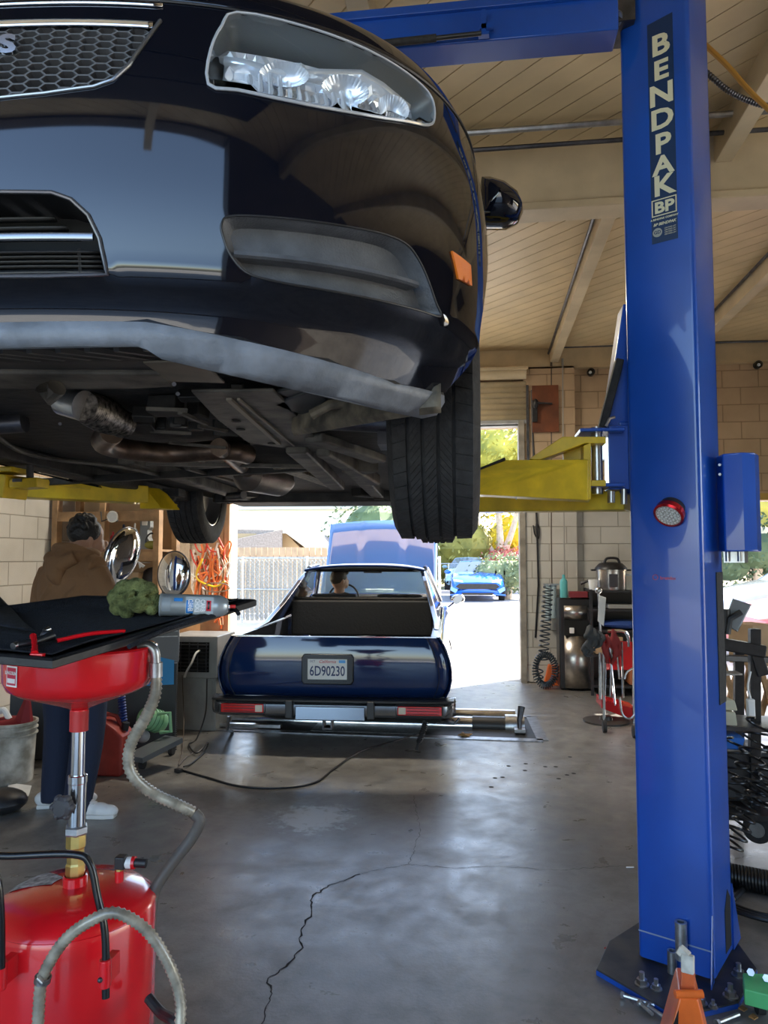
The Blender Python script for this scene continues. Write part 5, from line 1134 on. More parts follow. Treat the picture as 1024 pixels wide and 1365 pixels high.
mp = PZ(622, 794); simple_car('parked_suv', 'pale silver blue car parked just behind the bright blue coupe', (mp.x-.15, mp.y+2.5, 0), radians(-4), mat('silver_blue_paint', (.35, .52, .65), .2, .3, .7), Hc=1.52, W_=1.85, suv=True)
mp = PY(1060, 800, 13.5); simple_car('silver_sedan', 'silver blue car outside the right doorway, sun glinting on its windscreen', (3.75, 13.3, 0), radians(-82), mat('silver_paint', (.6, .63, .66), .15, .4, .7), Hc=1.62, suv=True)
mp = PY(1010, 850, 10.6); simple_car('red_hatchback', 'faded red car close outside the right doorway, in front of the silver one', (3.6, 11.1, 0), radians(-84), mat('faded_red_paint', (.5, .12, .13), .3, 0, .4), L=3.9, Hc=1.05)
# kerb and planting strip
struct('kerb', MB().box((2, 31, .06), (30, .25, .14)), mat('kerb_concrete', (.5, .46, .42), .8), smooth=0)
# ------------------------------------------------------------------ red waste-oil drain in the foreground
DC = PZ(100, 1178, .61); DX, DY = DC.x, DC.y
drain = thing('oil_drain', 'red wheeled waste oil drain tank with funnel bowl on a chrome pole, lower left', 'oil drain', (DX, DY, 0))
D0 = lambda x, y, z: V((DX+x, DY+y, z))
MB().lathe([(0, .085), (.19, .085), (.202, .10), (.203, .545), (.199, .556), (.203, .560), (.199, .568), (.17, .590), (.10, .605), (0, .61)], (DX, DY, 0), n=64, caps=False).build('tank', red, drain, smooth=40)
for a in (.7, 2.4, 3.9, 5.5):
    w_ = MB().lathe([(0, -.012), (.034, -.012), (.036, -.006), (.036, .006), (.034, .012), (0, .012)], D0(cos(a)*.16, sin(a)*.16, .036), (cos(a+1), sin(a+1), 0), n=24, caps=False).build('caster', rubber, drain)
    MB().box(D0(cos(a)*.16, sin(a)*.16, .07), (.045, .045, .03)).build('caster_fork', steel, w_)
MB().lathe([(.030, .60), (.030, .63), (.026, .633), (.026, .60)], (DX, DY, 0), n=28, caps=False).build('neck', red, drain)
MB().lathe([(.022, .63), (.025, .64), (.025, .66), (.022, .665), (.022, .70), (.0255, .705), (.0255, .735), (.02, .74)], (DX, DY, 0), n=8).build('brass_fitting', mat('brass', (.75, .55, .18), .28, .9, nz=(20, .15)), drain, smooth=20)
MB().lathe([(.027, .735), (.030, .74), (.030, .755), (.024, .76)], (DX, DY, 0), n=6).build('lock_nut', galv, drain, smooth=10)
MB().lathe([(.0225, .755), (.0225, .865), (.024, .867), (.024, .885), (.0215, .887)], (DX, DY, 0), n=28).build('lower_pole', mat('polished_pole', (.66, .67, .68), .14, 1), drain)
MB().lathe([(.017, .86), (.017, 1.02)], (DX, DY, 0), n=28).build('upper_pole', MATS['polished_pole'], drain)
kn = PZ(93, 1077, .822); kn = V((DX-.012, DY-.045, .818)); m = MB()
m.lathe([(0, -.016), (.02, -.016), (.027, -.008), (.028, .008), (.02, .016), (0, .018)], kn, (-.2, -1, 0), n=24, caps=False)
for k in range(6): a = 2*pi*k/6; m.ball(kn+V((cos(a)*.024, -.002, sin(a)*.024)), (.010, .014, .010), 10, 8)
m.build('clamp_knob', mat('knob_grey', (.05, .05, .055), .55), drain); MB().cyl(kn, V((DX, DY, .82)), .008).build('clamp_screw', steel, drain)
bz0 = 1.078
MB().lathe([(.021, 1.0), (.0225, 1.045), (.0225, 1.055), (.028, 1.06), (.06, 1.072), (.15, 1.103), (.176, 1.118), (.186, 1.14), (.188, 1.20), (.190, 1.215), (.194, 1.217), (.190, 1.221), (.184, 1.215), (.182, 1.14), (.15, 1.11), (.0, 1.07)], (DX, DY, 0), n=72, caps=False).build('funnel_bowl', red, drain, smooth=40)
MB().lathe([(.021, 1.0), (.0235, 1.0), (.0235, 1.052), (.021, 1.052)], (DX, DY, 0), n=28).build('bowl_socket', mat('red_socket', (.45, .02, .02), .5), drain)
# maker's label on the bowl, wrapped to its curve
def onb(a, z, r=.1885): return V((DX+cos(a)*r, DY+sin(a)*r, z))
af = atan2(-DY, -DX); lb = MB(); la = af-.30-.14
lc = None
best = min(((abs(pj(*onb(af+t/100, 1.16))[0]-15), af+t/100) for t in range(-160, 160) if cos(t/100) > 0.05)); ca = best[1]
for nm, ax, zz1, zz2, rr_, mt in (('label', .118, 1.140, 1.190, .1893, mat('label_white', (.75, .72, .72), .4)), ('label_panel', .098, 1.144, 1.186, .1898, mat('label_red', (.5, .02, .06), .4)), ('label_strip', .085, 1.149, 1.160, .1902, MATS['label_white'])):
    MB().grid([[onb(ca+ax*(k/8-1)*1, z, rr_) for k in range(17)] for z in (zz1, zz2)]).build(nm, mt, drain)
n_ = (onb(ca, 0)-V((DX, DY, 0))).normalized(); text('LINCOLN', 'label_text', MATS['label_white'], drain, frame(onb(ca, 1.173, .1908), (n_.y*-1, n_.x, 0), (0, 0, 1)), .0108, .0002, bold=.0004, sx=1.0)
# push handle and its clips
hz = lambda px, py, D=1.68: PD(px, py, D)
hp_ = cr([hz(2, 1290, 1.66), hz(1, 1215, 1.66), hz(-6, 1165, 1.67), hz(-30, 1143, 1.68), hz(20, 1141, 1.70), hz(98, 1139, 1.70), hz(120, 1152, 1.70), hz(130, 1195, 1.69), hz(140, 1245, 1.675), hz(141, 1330, 1.66)], 6)
MB().tube(hp_, .0085, 12).build('push_handle', mat('black_gloss_tube', (.012, .012, .013), .22), drain)
for px, py in ((140, 1297), (1, 1300)): 
    c_ = PD(px, py, 1.665); cl_ = MB().cyl(c_-V((0, 0, .03)), c_+V((0, 0, .03)), .0135, 16).build('handle_clip', red, drain, bevel=.002); MB().ball(c_+V((-.004, -.014, -.008)), .006, 10, 8).build('clip_bolt', dsteel, cl_)
    MB().bar(c_, c_+V((0, .05, 0)), .02, .05).build('clip_bracket', red, drain)
# pressure regulator, big label and dust patches on the dome
rg_ = PD(158, 1160, 1.88); MB().cyl(PD(159, 1175, 1.88), PD(159, 1160, 1.88), .011).build('valve_stem', red, drain)
MB().cyl(PD(159, 1166, 1.88), PD(160, 1155, 1.88), .009, 6).build('valve_nut', MATS['brass'], drain)
MB().box(PD(162, 1149, 1.88), (.028, .028, .032)).build('regulator', black, drain, bevel=.004); MB().cyl(PD(168, 1150, 1.88), PD(176, 1150, 1.88), .014, 20).build('regulator_ring', white, drain)
MB().cyl(PD(176, 1150, 1.88), PD(180, 1150, 1.88), .0155, 20).build('regulator_ring', red, drain); MB().cyl(PD(180, 1150, 1.88), PD(195, 1151, 1.88), .011, 16).build('regulator_knob', black, drain)
def dome(a, r): return V((DX+cos(a)*r, DY+sin(a)*r, interp([(.0, .6108), (.10, .6058), (.17, .5908), (.199, .5688)], r)))
m = MB().grid([[dome(2.55+.75*k/8, r) for k in range(9)] for r in (.06, .09, .12, .15, .17)]); m.build('warning_label', mat('worn_grey_label', (.33, .33, .33), .5, nz=(60, .7)), drain)
# clear spiral hoses
clr = mat('ribbed_clear_hose', (.30, .27, .21), .28, .1, .3, nz=(30, .35))
def ribbed(pts, r, name, parent, pitch=.011):
    q = cr(pts, 16); L = 0; out = [q[0]]; acc = 0
    for a, b in zip(q, q[1:]):
        d = (b-a).length; acc += d
        while acc > pitch/2: acc -= pitch/2; out.append(a.lerp(b, 1-acc/d if d else 0))
    return MB().tube(out, [r*(1.0 if i % 2 else .76) for i in range(len(out))], 14).build(name, clr, parent, smooth=180)
ribbed([PD(50, 1400, 1.60), PD(52, 1340, 1.60), PD(58, 1300, 1.60), PD(85, 1255, 1.60), PD(120, 1228, 1.60), PD(155, 1217, 1.61), PD(195, 1240, 1.62), PD(225, 1285, 1.62), PD(240, 1330, 1.62), PD(240, 1375, 1.6)], .0135, 'suction_hose', drain)
hc_ = MB().lathe([(.015, -.006), (.0175, -.006), (.0175, .006), (.015, .006)], PD(57, 1305, 1.60), (PD(58, 1300, 1.6)-PD(52, 1330, 1.6)), n=24, caps=False).build('hose_clamp', steel, drain); MB().cyl(PD(50, 1303, 1.585), PD(57, 1310, 1.585), .006).build('clamp_screw', steel, hc_)
ribbed([PD(208, 898, 1.93), PD(207, 925, 1.93), PD(195, 955, 1.94), PD(176, 988, 1.95), PD(171, 1015, 1.95), PD(180, 1038, 1.95), PD(205, 1058, 1.97), PD(235, 1072, 1.98), PD(258, 1083, 2.0)], .0165, 'drain_hose', drain)
MB().tube(cr([PD(258, 1083, 2.0), PD(266, 1095, 2.0), PD(255, 1118, 2.0), PD(230, 1150, 1.99), PD(207, 1185, 1.97), PD(202, 1215, 1.95), PD(200, 1250, 1.93)], 8), .0155, 14).build('drain_hose', mat('grey_flat_hose', (.10, .09, .08), .5), drain)
MB().tube(cr([PD(185, 862, 1.93), PD(197, 860, 1.93), PD(206, 868, 1.93), PD(208, 885, 1.93)], 6), .0125, 14).cyl(PD(208, 883, 1.93), PD(208, 902, 1.93), .0165, 20).build('hose_elbow', galv, drain)
MB().tube(cr([PD(198, 1330, 1.78), PD(215, 1350, 1.75), PD(235, 1362, 1.7), PD(262, 1385, 1.7)], 8), .012, 10).build('air_hose', black, drain)
# black drip tray with its felt mat resting on the bowl
tray = thing('drip_tray', 'wide black plastic tray with a dark felt mat, tilted on the red drain bowl', 'tray', (DX, DY, 1.22))
TA, TB_, TC = PD(342, 802, 2.15), PD(70, 884, 1.56), PD(112, 797, 2.11); TN = (TB_-TA).cross(TC-TA).normalized()
if TN.z < 0: TN = -TN
def tz(x, y): return TA.z-(TN.x*(x-TA.x)+TN.y*(y-TA.y))/TN.z          # the tray's tilted plane
def TP(px, py, o=0):
    d = V(ray(px, py)); o_ = V((0, 0, H)); return o_+d*((TA-o_).dot(TN)/d.dot(TN))
tco = [TP(342, 802), TP(70, 884), TP(-110, 868), TP(-120, 822), TP(15, 810), TP(112, 797)]
ce = sum(tco, V())/6
def ins(k, dz): return [ce.lerp(p, k)+V((0, 0, dz)) for p in tco]
MB().grid([ins(.985, -.014), ins(1.0, -.011), ins(1.0, .004), ins(.985, .008), ins(.955, .008), ins(.93, .002), ins(.85, -.020), ins(.50, -.024), ins(.01, -.024)], cv=True).build('tray_body', mat('tray_black', (.006, .006, .007), .5, nz=(12, .4), bump=(60, .15)), tray, smooth=30, solid=.003)
felt = mat('dark_felt', (.006, .008, .014), .95, nz=(90, .6), bump=(300, .6))
rows = []
base_ = dens([(p.x, p.y) for p in ins(.90, 0)], .05)
for k in range(13):
    t = k/12; r_ = []
    for x, y in base_:
        q = V((ce.x+(x-ce.x)*t, ce.y+(y-ce.y)*t, 0)); wv = MN.noise(V((q.x*6, q.y*6, 0)))*.010*t; edge = .018*max(0, (t-.86)/.14)
        q.z = tz(q.x, q.y)-.010+wv+edge; r_.append(q)
    rows.append(r_)
MB().grid(rows, cv=True).build('felt_mat', felt, tray, smooth=180, solid=.003, norm=True)
fl_ = cr([TP(47, 850), TP(30, 836), TP(10, 812), PD(-5, 798, 1.72), PD(-30, 780, 1.7)], 6); MB().grid([[p+V((0, 0, .012)) for p in fl_], [p+V((-.16, .03, .03)) for p in fl_]]).build('mat_flap', felt, tray, smooth=180, solid=.004)
MB().tube(cr([TP(172, 862), TP(225, 838), TP(280, 822), TP(310, 812), TP(318, 818)], 6), .006, 8).build('mat_edge', felt, tray)
# things lying on the tray
can = thing('spray_can', 'grey aerosol can of carburettor cleaner with a red nozzle lying on the tray', 'can', PD(255, 822, 1.98))
ca_, cb2 = PD(213, 806, 1.97), PD(292, 808, 2.0); axc = (cb2-ca_).normalized(); Lc = (cb2-ca_).length
cm = MB().lathe([(0, 0), (.029, 0), (.031, .003), (.0295, .007), (.0295, Lc-.006), (.0295, Lc), (.026, Lc+.012), (.019, Lc+.022), (.013, Lc+.026), (0, Lc+.027)], ca_, axc, n=40, caps=False).build('can_body', mat('can_grey', (.42, .46, .48), .3, .5), can)
MB().lathe([(.012, 0), (.015, .003), (.013, .007), (0, .007)], ca_+axc*(Lc+.022), axc, n=20, caps=False).build('can_rim', chrome, can); MB().cyl(ca_+axc*(Lc+.028), ca_+axc*(Lc+.044), .005).build('nozzle', mat('nozzle_red', (.7, .03, .03), .4), can)
vw = (V((0, 0, H))-ca_).normalized(); vw = (vw-axc*vw.dot(axc)).normalized(); upc = axc.cross(vw)
if upc.z < 0: upc = -upc
def CB(t, h, o=.0003):                                      # point on the can: t along, h around
    a = h/.0295; return ca_+axc*t+(vw*cos(a)+upc*sin(a))*(.0295+o)
def patch(nm, t0, t1, h0, h1, mt, o): MB().grid([[CB(t0+(t1-t0)*i/4, h0+(h1-h0)*j/6, o) for i in range(5)] for j in range(7)]).build(nm, mt, can)
def cantext(s_, t, h0, h1, mt, o=.0012):
    text(s_, 'lettering', mt, can, frame(CB(t, (h0+h1)/2, o), -upc, axc), .017, .0002, bold=.0005, sx=abs(h1-h0)/(.0105*len(s_)))
patch('label_band', .068, .140, -.026, .026, mat('can_label', (.50, .55, .57), .35), .0004); patch('blue_flash', .070, .088, -.022, .014, mat('can_blue', (.03, .22, .6), .4), .0007); patch('blue_tab', .038, .060, .010, .020, MATS['can_blue'], .0007)
patch('red_badge', .122, .134, -.014, .014, mat('can_red', (.6, .02, .04), .4), .0009); patch('badge_slash', .1255, .1305, -.009, .011, MATS['gloss_black'], .0011)
patch('silver_label', .008, .030, -.018, .018, mat('can_darkgrey', (.25, .28, .3), .4), .0005)
for s_, t in (('CARB', .112), ('CHOKE', .098), ('CLEANER', .0805)): cantext(s_, t, -.016, .016, mat('can_text_white', (.8, .8, .8), .4))
tw = thing('rag', 'crumpled olive green towel on the tray beside the grey spray can', 'towel', PD(182, 822, 1.97))
m = MB(); tc_ = PD(182, 797, 1.98)
fold = [((-.05, .0, .0), .028), ((-.03, .0, .018), .032), ((.0, .0, .024), .030), ((.03, .0, .016), .028), ((.045, 0, -.01), .025), ((-.04, -.02, -.025), .022), ((-.01, -.03, -.01), .026), ((.02, -.03, -.015), .024), ((.05, -.015, -.028), .018), ((-.015, -.025, -.035), .018)]
for o_, r in fold: m.ball(tc_+V(o_), (r*1.1, r, r), 12, 8)
for k in range(7):
    a = random.uniform(-.8, .8); s_ = V((random.uniform(-.05, .03), -.03-random.random()*.015, random.uniform(-.025, .02))); T(m, [tc_+s_, tc_+s_+V((.02*cos(a), -.006, .02*sin(a)+.006)), tc_+s_+V((.045*cos(a), .0, .04*sin(a)))], [.008, .011, .006], 8)
ob = m.build('towel_body', mat('olive_terry', (.14, .17, .045), .95, nz=(40, .5), c2=(.26, .29, .10), bump=(260, 1.0)), tw, remesh=.0025, sm=2)
tx = bpy.data.textures.new('terry', 'CLOUDS'); tx.noise_scale = .035; q = ob.modifiers.new('d', 'DISPLACE'); q.texture = tx; q.strength = .009; q.texture_coords = 'GLOBAL'
pl = thing('pliers', 'red handled pliers lying along the felt mat in the tray', 'pliers', TP(118, 852)); pa_, pb_ = TP(76, 860), TP(165, 848)
MB().tube(cr([pa_+V((0, 0, .01)), pa_.lerp(pb_, .5)+V((0, -.004, .016)), pb_+V((0, 0, .012))], 6), .0075, 10, fl=.7).build('handle', red, pl); MB().tube(cr([pa_+V((0, .01, .01)), pa_.lerp(pb_, .5)+V((0, .012, .016)), pb_+V((0, .006, .012))], 6), .0065, 10, fl=.7).build('handle', red, pl)
rt_ = thing('ratchet', 'black and steel ratchet handle lying in the near corner of the tray', 'wrench', TP(45, 862)); 
MB().tube([TP(20, 868)+V((0, 0, .012)), TP(50, 862)+V((0, 0, .013)), TP(70, 856)+V((0, 0, .015))], [.007, .008, .011], 12).build('handle', black, rt_); MB().ball(TP(62, 856)+V((0, 0, .016)), (.015, .012, .011)).build('head', dsteel, rt_); MB().cyl(TP(58, 853)+V((0, 0, .02)), TP(66, 851)+V((0, 0, .022)), .006).build('drive', steel, rt_); MB().cyl(TP(17, 869)+V((0, 0, .012)), TP(23, 867)+V((0, 0, .012)), .008).build('end_cap', steel, rt_)
ck = thing('hose_pinch_clamp', 'short red clamp standing in the near corner of the tray', 'clamp', TP(46, 872)); MB().tube([TP(44, 860)+V((0, 0, .02)), TP(46, 868)+V((0, 0, .012)), TP(46, 876)+V((0, 0, .006))], [.008, .006, .009], 10).build('body', red, ck); MB().box(TP(50, 877)+V((0, 0, .006)), (.03, .014, .008)).build('foot', red, ck, bevel=.002)

# ------------------------------------------------------------------ left side of the workshop
SY = 6.5
sh = thing('storage_shelf', 'raw timber storage shelf against the left block wall, behind the person', 'shelf', (-3.45, 6.7, 0))
xs = [PY(76, 700, SY).x, PY(139, 700, SY).x, PY(211, 700, SY).x]
for x in xs: MB().box((x, SY, 1.03), (.055, .09, 2.06)).build('upright', wood, sh, bevel=.004)
for x in xs[::2]: MB().box((x, SY+.4, 1.03), (.055, .09, 2.06)).build('upright', wood, sh, bevel=.004)
xm = (xs[0]+xs[2])/2; wd = xs[2]-xs[0]
for z in (1.47, 1.84, 1.0, .45): MB().box((xm, SY-.02, z), (wd, .035, .09)).build('shelf_rail', wood, sh, bevel=.003)
for z in (1.48, 2.03, 1.0, .45): MB().box((xm, SY+.2, z+.045), (wd, .42, .02)).build('shelf_board', wood, sh)
MB().box((xm, SY+.43, 1.5), (wd, .01, 1.1)).build('back_board', card, sh)
zs_ = 1.536
def item(name, label, px, mk, z=zs_, dy=.1, cat=None, group=None, Y=SY):
    x = PY(px, 700, Y+dy).x; o = mk(V((x, Y+dy, z))); return tag(o, label, cat or name.replace('_', ' '), group)
def bottle(c, r, h, col, nm='bottle'):
    return MB().lathe([(0, 0), (r, 0), (r*1.02, .01), (r, h*.68), (r*.8, h*.76), (r*.4, h*.82), (r*.38, h*.97), (0, h)], c, n=20, caps=False).build(nm, col, smooth=40)
cl_ = {k: mat('bottle_'+k, v, .35) for k, v in dict(blue=(.02, .06, .25), red=(.5, .02, .03), green=(.05, .3, .08), white=(.7, .7, .68), dark=(.015, .02, .05), cyan=(.1, .35, .5)).items()}
for px, r, h, cn, lb in ((112, .03, .20, 'green', 'green bottle at the left end of the middle shelf'), (120, .028, .17, 'white', 'white bottle in the left bay of the middle shelf'), (128, .025, .22, 'green', 'slim green bottle beside the middle shelf post'), (151, .026, .17, 'red', 'red bottle just right of the middle shelf post'), (157, .02, .14, 'blue', 'small blue bottle beside the red one on the shelf'), (165, .03, .24, 'dark', 'tall dark navy bottle on the middle shelf'), (173, .024, .22, 'cyan', 'cyan bottle between navy bottle and white bottle on the shelf'), (180, .024, .25, 'white', 'tall white bottle in the middle of the right shelf bay')):
    item('bottle', lb, px, lambda c: bottle(c, r, h, cl_[cn]), cat='bottle', group='bottles on the middle shelf')
ci = V((PY(193, 700, SY+.1).x, SY+.1, zs_)); tl_ = thing('power_tool', 'upright grey power tool case on the right of the middle shelf', 'tool', ci)
MB().prism([ci+V((x, 0, z)) for x, z in ((-.05, 0), (.05, 0), (.05, .08), (.03, .11), (.03, .18), (.055, .21), (.055, .30), (-.05, .30))], (0, .10, 0)).build('case', mat('tool_grey', (.22, .24, .25), .45), tl_, bevel=.006, smooth=0); MB().box(ci+V((0, -.004, .25)), (.05, .008, .05)).build('panel', white, tl_)
ci = V((PY(203, 700, SY+.05).x, SY+.05, zs_)); tg = thing('trouble_lamp', 'yellow and black hand lamp with looped handle at the shelf end', 'lamp', ci); MB().ball(ci+V((0, 0, .04)), (.07, .05, .04)).build('body', mat('olive_yellow', (.35, .32, .06), .5), tg); MB().tube([ci+V((cos(a)*.06, 0, .06+sin(a)*.09)) for a in [pi*k/10 for k in range(11)]], .008).build('handle', black, tg)
ci = PY(152, 689, SY-.07); gl = thing('pressure_gauge', 'round white faced gauge hanging on the shelf post', 'gauge', ci); MB().lathe([(0, 0), (.055, 0), (.055, .03), (0, .03)], ci, (0, -1, 0), n=28, caps=False).build('case', chrome, gl); MB().lathe([(0, .031), (.045, .031)], ci, (0, -1, 0), n=28, caps=False).build('dial', white, gl)
MB().tube([ci, ci+V((-.12, 0, -.04)), ci+V((-.14, .02, .05))], .006).build('hose', black, gl)
for px, wd_, hh_, m_, lb, nm in ((90, .26, .14, mat('brown_box', (.30, .15, .07), .8), 'brown box at the left end of the shelf top', 'box'), (125, .24, .12, mat('blue_box', (.12, .25, .42), .6), 'blue grey box in the middle of the shelf top', 'box'), (148, .14, .15, mat('pale_blue_box', (.35, .5, .68), .6), 'pale blue box right of centre on the shelf top', 'box'), (190, .28, .05, white, 'stack of white papers at the right end of the shelf top', 'papers')):
    c = PY(px, 655, SY+.15); tag(MB().box((c.x, SY+.15, 2.085+hh_/2), (wd_, .25, hh_)).build(nm, m_, bevel=.004), lb, nm, 'boxes on top of the shelf' if nm == 'box' else None)
tag(MB().box((PY(168, 760, SY+.1).x, SY+.15, 1.19), (.30, .2, .26)).build('cardboard_box', card, bevel=.004), 'open brown cardboard box on the lower shelf behind the tilted reflector', 'box')
tag(MB().ball((PY(197, 760, SY+.1).x, SY+.2, 1.20), (.13, .10, .17)).build('helmet', black), 'rounded black helmet shape at the right of the lower shelf', 'helmet')
hg = thing('hanging_rod', 'thin rod with a small white rag hanging under the middle shelf rail', 'rod', PY(185, 750, SY-.1)); MB().cyl(PY(168, 750, SY-.08), PY(200, 750, SY-.08), .004).build('rod', steel, hg); MB().prism([PY(184, 748, SY-.1), PY(193, 754, SY-.1), PY(190, 757, SY-.1), PY(188, 755, SY-.1), PY(186, 758, SY-.1)], (0, .01, 0)).build('rag', white, hg)
# convex shiny dishes on arms
def dish(px, py, Y, rx, rz, nrm, nm, label, tilt=0):
    c = PY(px, py, Y); t = thing(nm, label, 'mirror', c); n = V(nrm).normalized(); x = n.cross(V((0, 0, 1))).normalized(); z = x.cross(n); R_ = Matrix.Rotation(tilt, 3, n); x, z = R_ @ x, R_ @ z
    rows = [[c+x*cos(b)*sin(a)*rx+z*sin(b)*sin(a)*rz+n*(cos(a)*.045) for b in [2*pi*k/40 for k in range(40)]] for a in [pi/2*k/12 for k in range(13)]]
    MB().grid(rows, cv=True).build('mirror_face', mat('convex_silver', (.8, .8, .8), .06, 1), t, smooth=180)
    MB().tube([c+x*cos(b)*rx+z*sin(b)*rz for b in [2*pi*k/40 for k in range(40)]], .008, 8, closed=True).build('rim', dsteel, t)
    MB().ball(c-n*.02, (rx*.3, rx*.3, rx*.3)).tube([c-n*.02, c-n*.08+V((0, 0, -.05)), V((c.x, c.y+.1, c.z-.5))], .012).build('arm', black, t); return t
dish(232, 765, 5.85, .135, .185, (.05, -1, .05), 'convex_mirror', 'round convex mirror facing the camera to the right of the shelf')
dish(163, 740, 5.4, .15, .22, (.90, -.42, -.10), 'convex_mirror', 'tilted convex mirror seen edge-on in front of the shelf, right of the person', -.35)
LY = 5.3
lt_ = thing('metal_sheet', 'white metal sheet standing upright on the grey cabinet beside the person', 'sheet', V((PY(132, 790, LY).x, LY, .93))); MB().prism([PY(x, y, LY) for x, y in ((118, 744), (147, 745), (154, 838), (124, 838))], (0, .02, 0)).build('sheet', white, lt_, smooth=0); MB().prism([PY(x, y, LY-.02) for x, y in ((147, 745), (149, 745), (151, 792), (149, 792))], (0, .06, 0)).build('edge', dsteel, lt_, smooth=0); MB().prism([PY(x, y, LY-.02) for x, y in ((128, 776), (140, 777), (139, 780), (130, 781))], (0, .01, 0)).build('latch', black, lt_, smooth=0)
# grey equipment cabinet behind the drain bowl
cbn = thing('equipment_cabinet', 'dark grey equipment cabinet with a blue label standing behind the red drain', 'cabinet', (-2.65, 5.3, 0))
def CBX(a, b, z): return V((a, b, z))
MB().prism([(-3.35, 4.98, 0.0), (-2.30, 5.45, 0), (-2.50, 5.95, 0), (-3.55, 5.48, 0)], (0, 0, .66)).build('lower_case', mat('cabinet_dark', (.035, .038, .042), .45), cbn, bevel=.01, smooth=0)
MB().prism([(-3.35, 4.96, .66), (-2.28, 5.44, .66), (-2.50, 5.97, .66), (-3.57, 5.48, .66)], (0, 0, .27)).build('upper_case', mat('cabinet_grey', (.16, .17, .18), .4, .2), cbn, bevel=.012, smooth=0)
fc = lambda t, z, o=.006: V((-3.35+1.07*t, 4.96+.48*t, z))+V((.41, -.91, 0))*o
MB().prism([fc(.72, .50), fc(.97, .50+.0), fc(.97, .68), fc(.72, .76)], (.004, -.009, 0)).build('blue_label', mat('label_cyan', (.03, .28, .62), .4), cbn, smooth=0)
for z in (.86, .90, .66): MB().bar(fc(.02, z, .008), fc(.99, z, .008), .008, .006).build('trim_line', galv, cbn)
gcn = thing('fuel_can', 'dark red plastic fuel can on the floor behind the person', 'fuel can', PZ(140, 1035))
g0 = PZ(140, 1036); 
gr_ = MB().prism([g0+V((x, 0, z)) for x, z in ((-.14, 0), (.10, 0), (.11, .03), (.11, .26), (.06, .31), (-.02, .36), (-.10, .36), (-.14, .30))], (0, .20, 0)).build('body', mat('fuel_red', (.28, .025, .015), .5, nz=(9, .2)), gcn, bevel=.02, smooth=40)
MB().tube([g0+V((-.09, .1, .35)), g0+V((-.07, .1, .40)), g0+V((.02, .1, .38)), g0+V((.06, .1, .31))], .014).build('handle', MATS['fuel_red'], gcn); MB().cyl(g0+V((.08, .1, .29)), g0+V((.09, .1, .34)), .025).build('cap', black, gcn)
tag(MB().tube(coil(PY(160, 905, 4.9), PY(166, 980, 4.85), .022, 20, n=10), .007, 6).build('blue_air_hose', mat('blue_hose', (.01, .04, .22), .35)), 'dark blue coiled air hose hanging in front of the grey cabinet', 'hose')
vp = thing('vacuum_pump', 'light green pump with handles on a low grey cart by the cabinet', 'pump', PZ(205, 1003))
v0 = PY(208, 965, 5.15); gm = mat('mint_enamel', (.22, .45, .24), .35, nz=(8, .12))
MB().lathe([(0, -.10), (.06, -.10), (.075, -.07), (.075, .06), (.06, .09), (0, .09)], v0+V((-.03, 0, .03)), (-.5, -.6, .35), n=28, caps=False).build('motor', gm, vp)
for k in range(4): MB().lathe([(.076, -.004), (.083, -.004), (.083, .004), (.076, .004)], v0+V((-.03, 0, .03))+V((-.5, -.6, .35)).normalized()*(-.05+k*.03), (-.5, -.6, .35), n=24).build('cooling_fin', gm, vp)
MB().tube([v0+V((.03, -.04, .08)), v0+V((.12, -.04, .09)), v0+V((.13, -.04, -.04)), v0+V((.05, -.04, -.05))], .014).build('handle', gm, vp); MB().ball(v0+V((-.06, -.08, -.07)), (.05, .05, .045)).build('filter_bowl', grey, vp)
MB().tube([v0+V((-.14, -.08, -.02)), v0+V((-.10, -.1, -.09)), v0+V((-.12, -.08, -.13))], .014).build('white_pipe', white, vp); MB().bar(PZ(178, 1012, .12), PZ(232, 985, .17), .16, .035).build('cart_deck', mat('cart_grey', (.09, .10, .11), .4), vp)
for x, y in ((190, 1018), (229, 1000)): MB().cyl(PZ(x, y, .035)+V((-.015, 0, 0)), PZ(x, y, .035)+V((.015, 0, 0)), .035, 18).bar(PZ(x, y, .035), PZ(x, y, .035)+V((0, 0, .10)), .02, .02).build('caster', rubber, vp)
# two stacked grey units
ua_, ub_ = PZ(238, 973), PZ(288, 970); ac = thing('lower_unit', 'plain pale grey metal cabinet on the floor left of the blue pickup', 'cabinet', ua_)
MB().box((-2.40, 6.30, .22), (.36, .42, .44)).build('case', mat('beige_grey_metal', (.36, .36, .34), .45, nz=(6, .15)), ac, bevel=.008)
for k in range(2): MB().box((-2.40, 6.088, .14+k*.2), (.30, .004, .15)).build('door_panel', MATS['beige_grey_metal'], ac, bevel=.002)
ac2 = thing('grille_unit', 'pale metal unit with a black louvred front stacked on the plain cabinet', 'heater', (-2.42, 6.3, .445))
MB().box((-2.42, 6.28, .62), (.44, .46, .35)).build('case', MATS['beige_grey_metal'], ac2, bevel=.01); MB().box((-2.44, 6.047, .62), (.34, .008, .25)).build('grille_recess', MATS['cavity_black'], ac2, smooth=0)
for k in range(8): MB().box((-2.44, 6.04, .515+k*.03), (.33, .012, .007), (.5, 0, 0)).build('louvre', dsteel, ac2, smooth=0)
for k in range(5): MB().box((-2.59+k*.075, 6.035, .62), (.007, .008, .24)).build('louvre_post', dsteel, ac2, smooth=0)
tag(MB().tube(cr([PY(272, 866, 6.1), PY(262, 870, 6.0), PY(255, 885, 5.95), PY(250, 893, 5.95), PY(246, 903, 5.95)], 6), .009, 8).build('white_lead', white), 'white lead draped over the front of the louvred grey unit', 'cord')
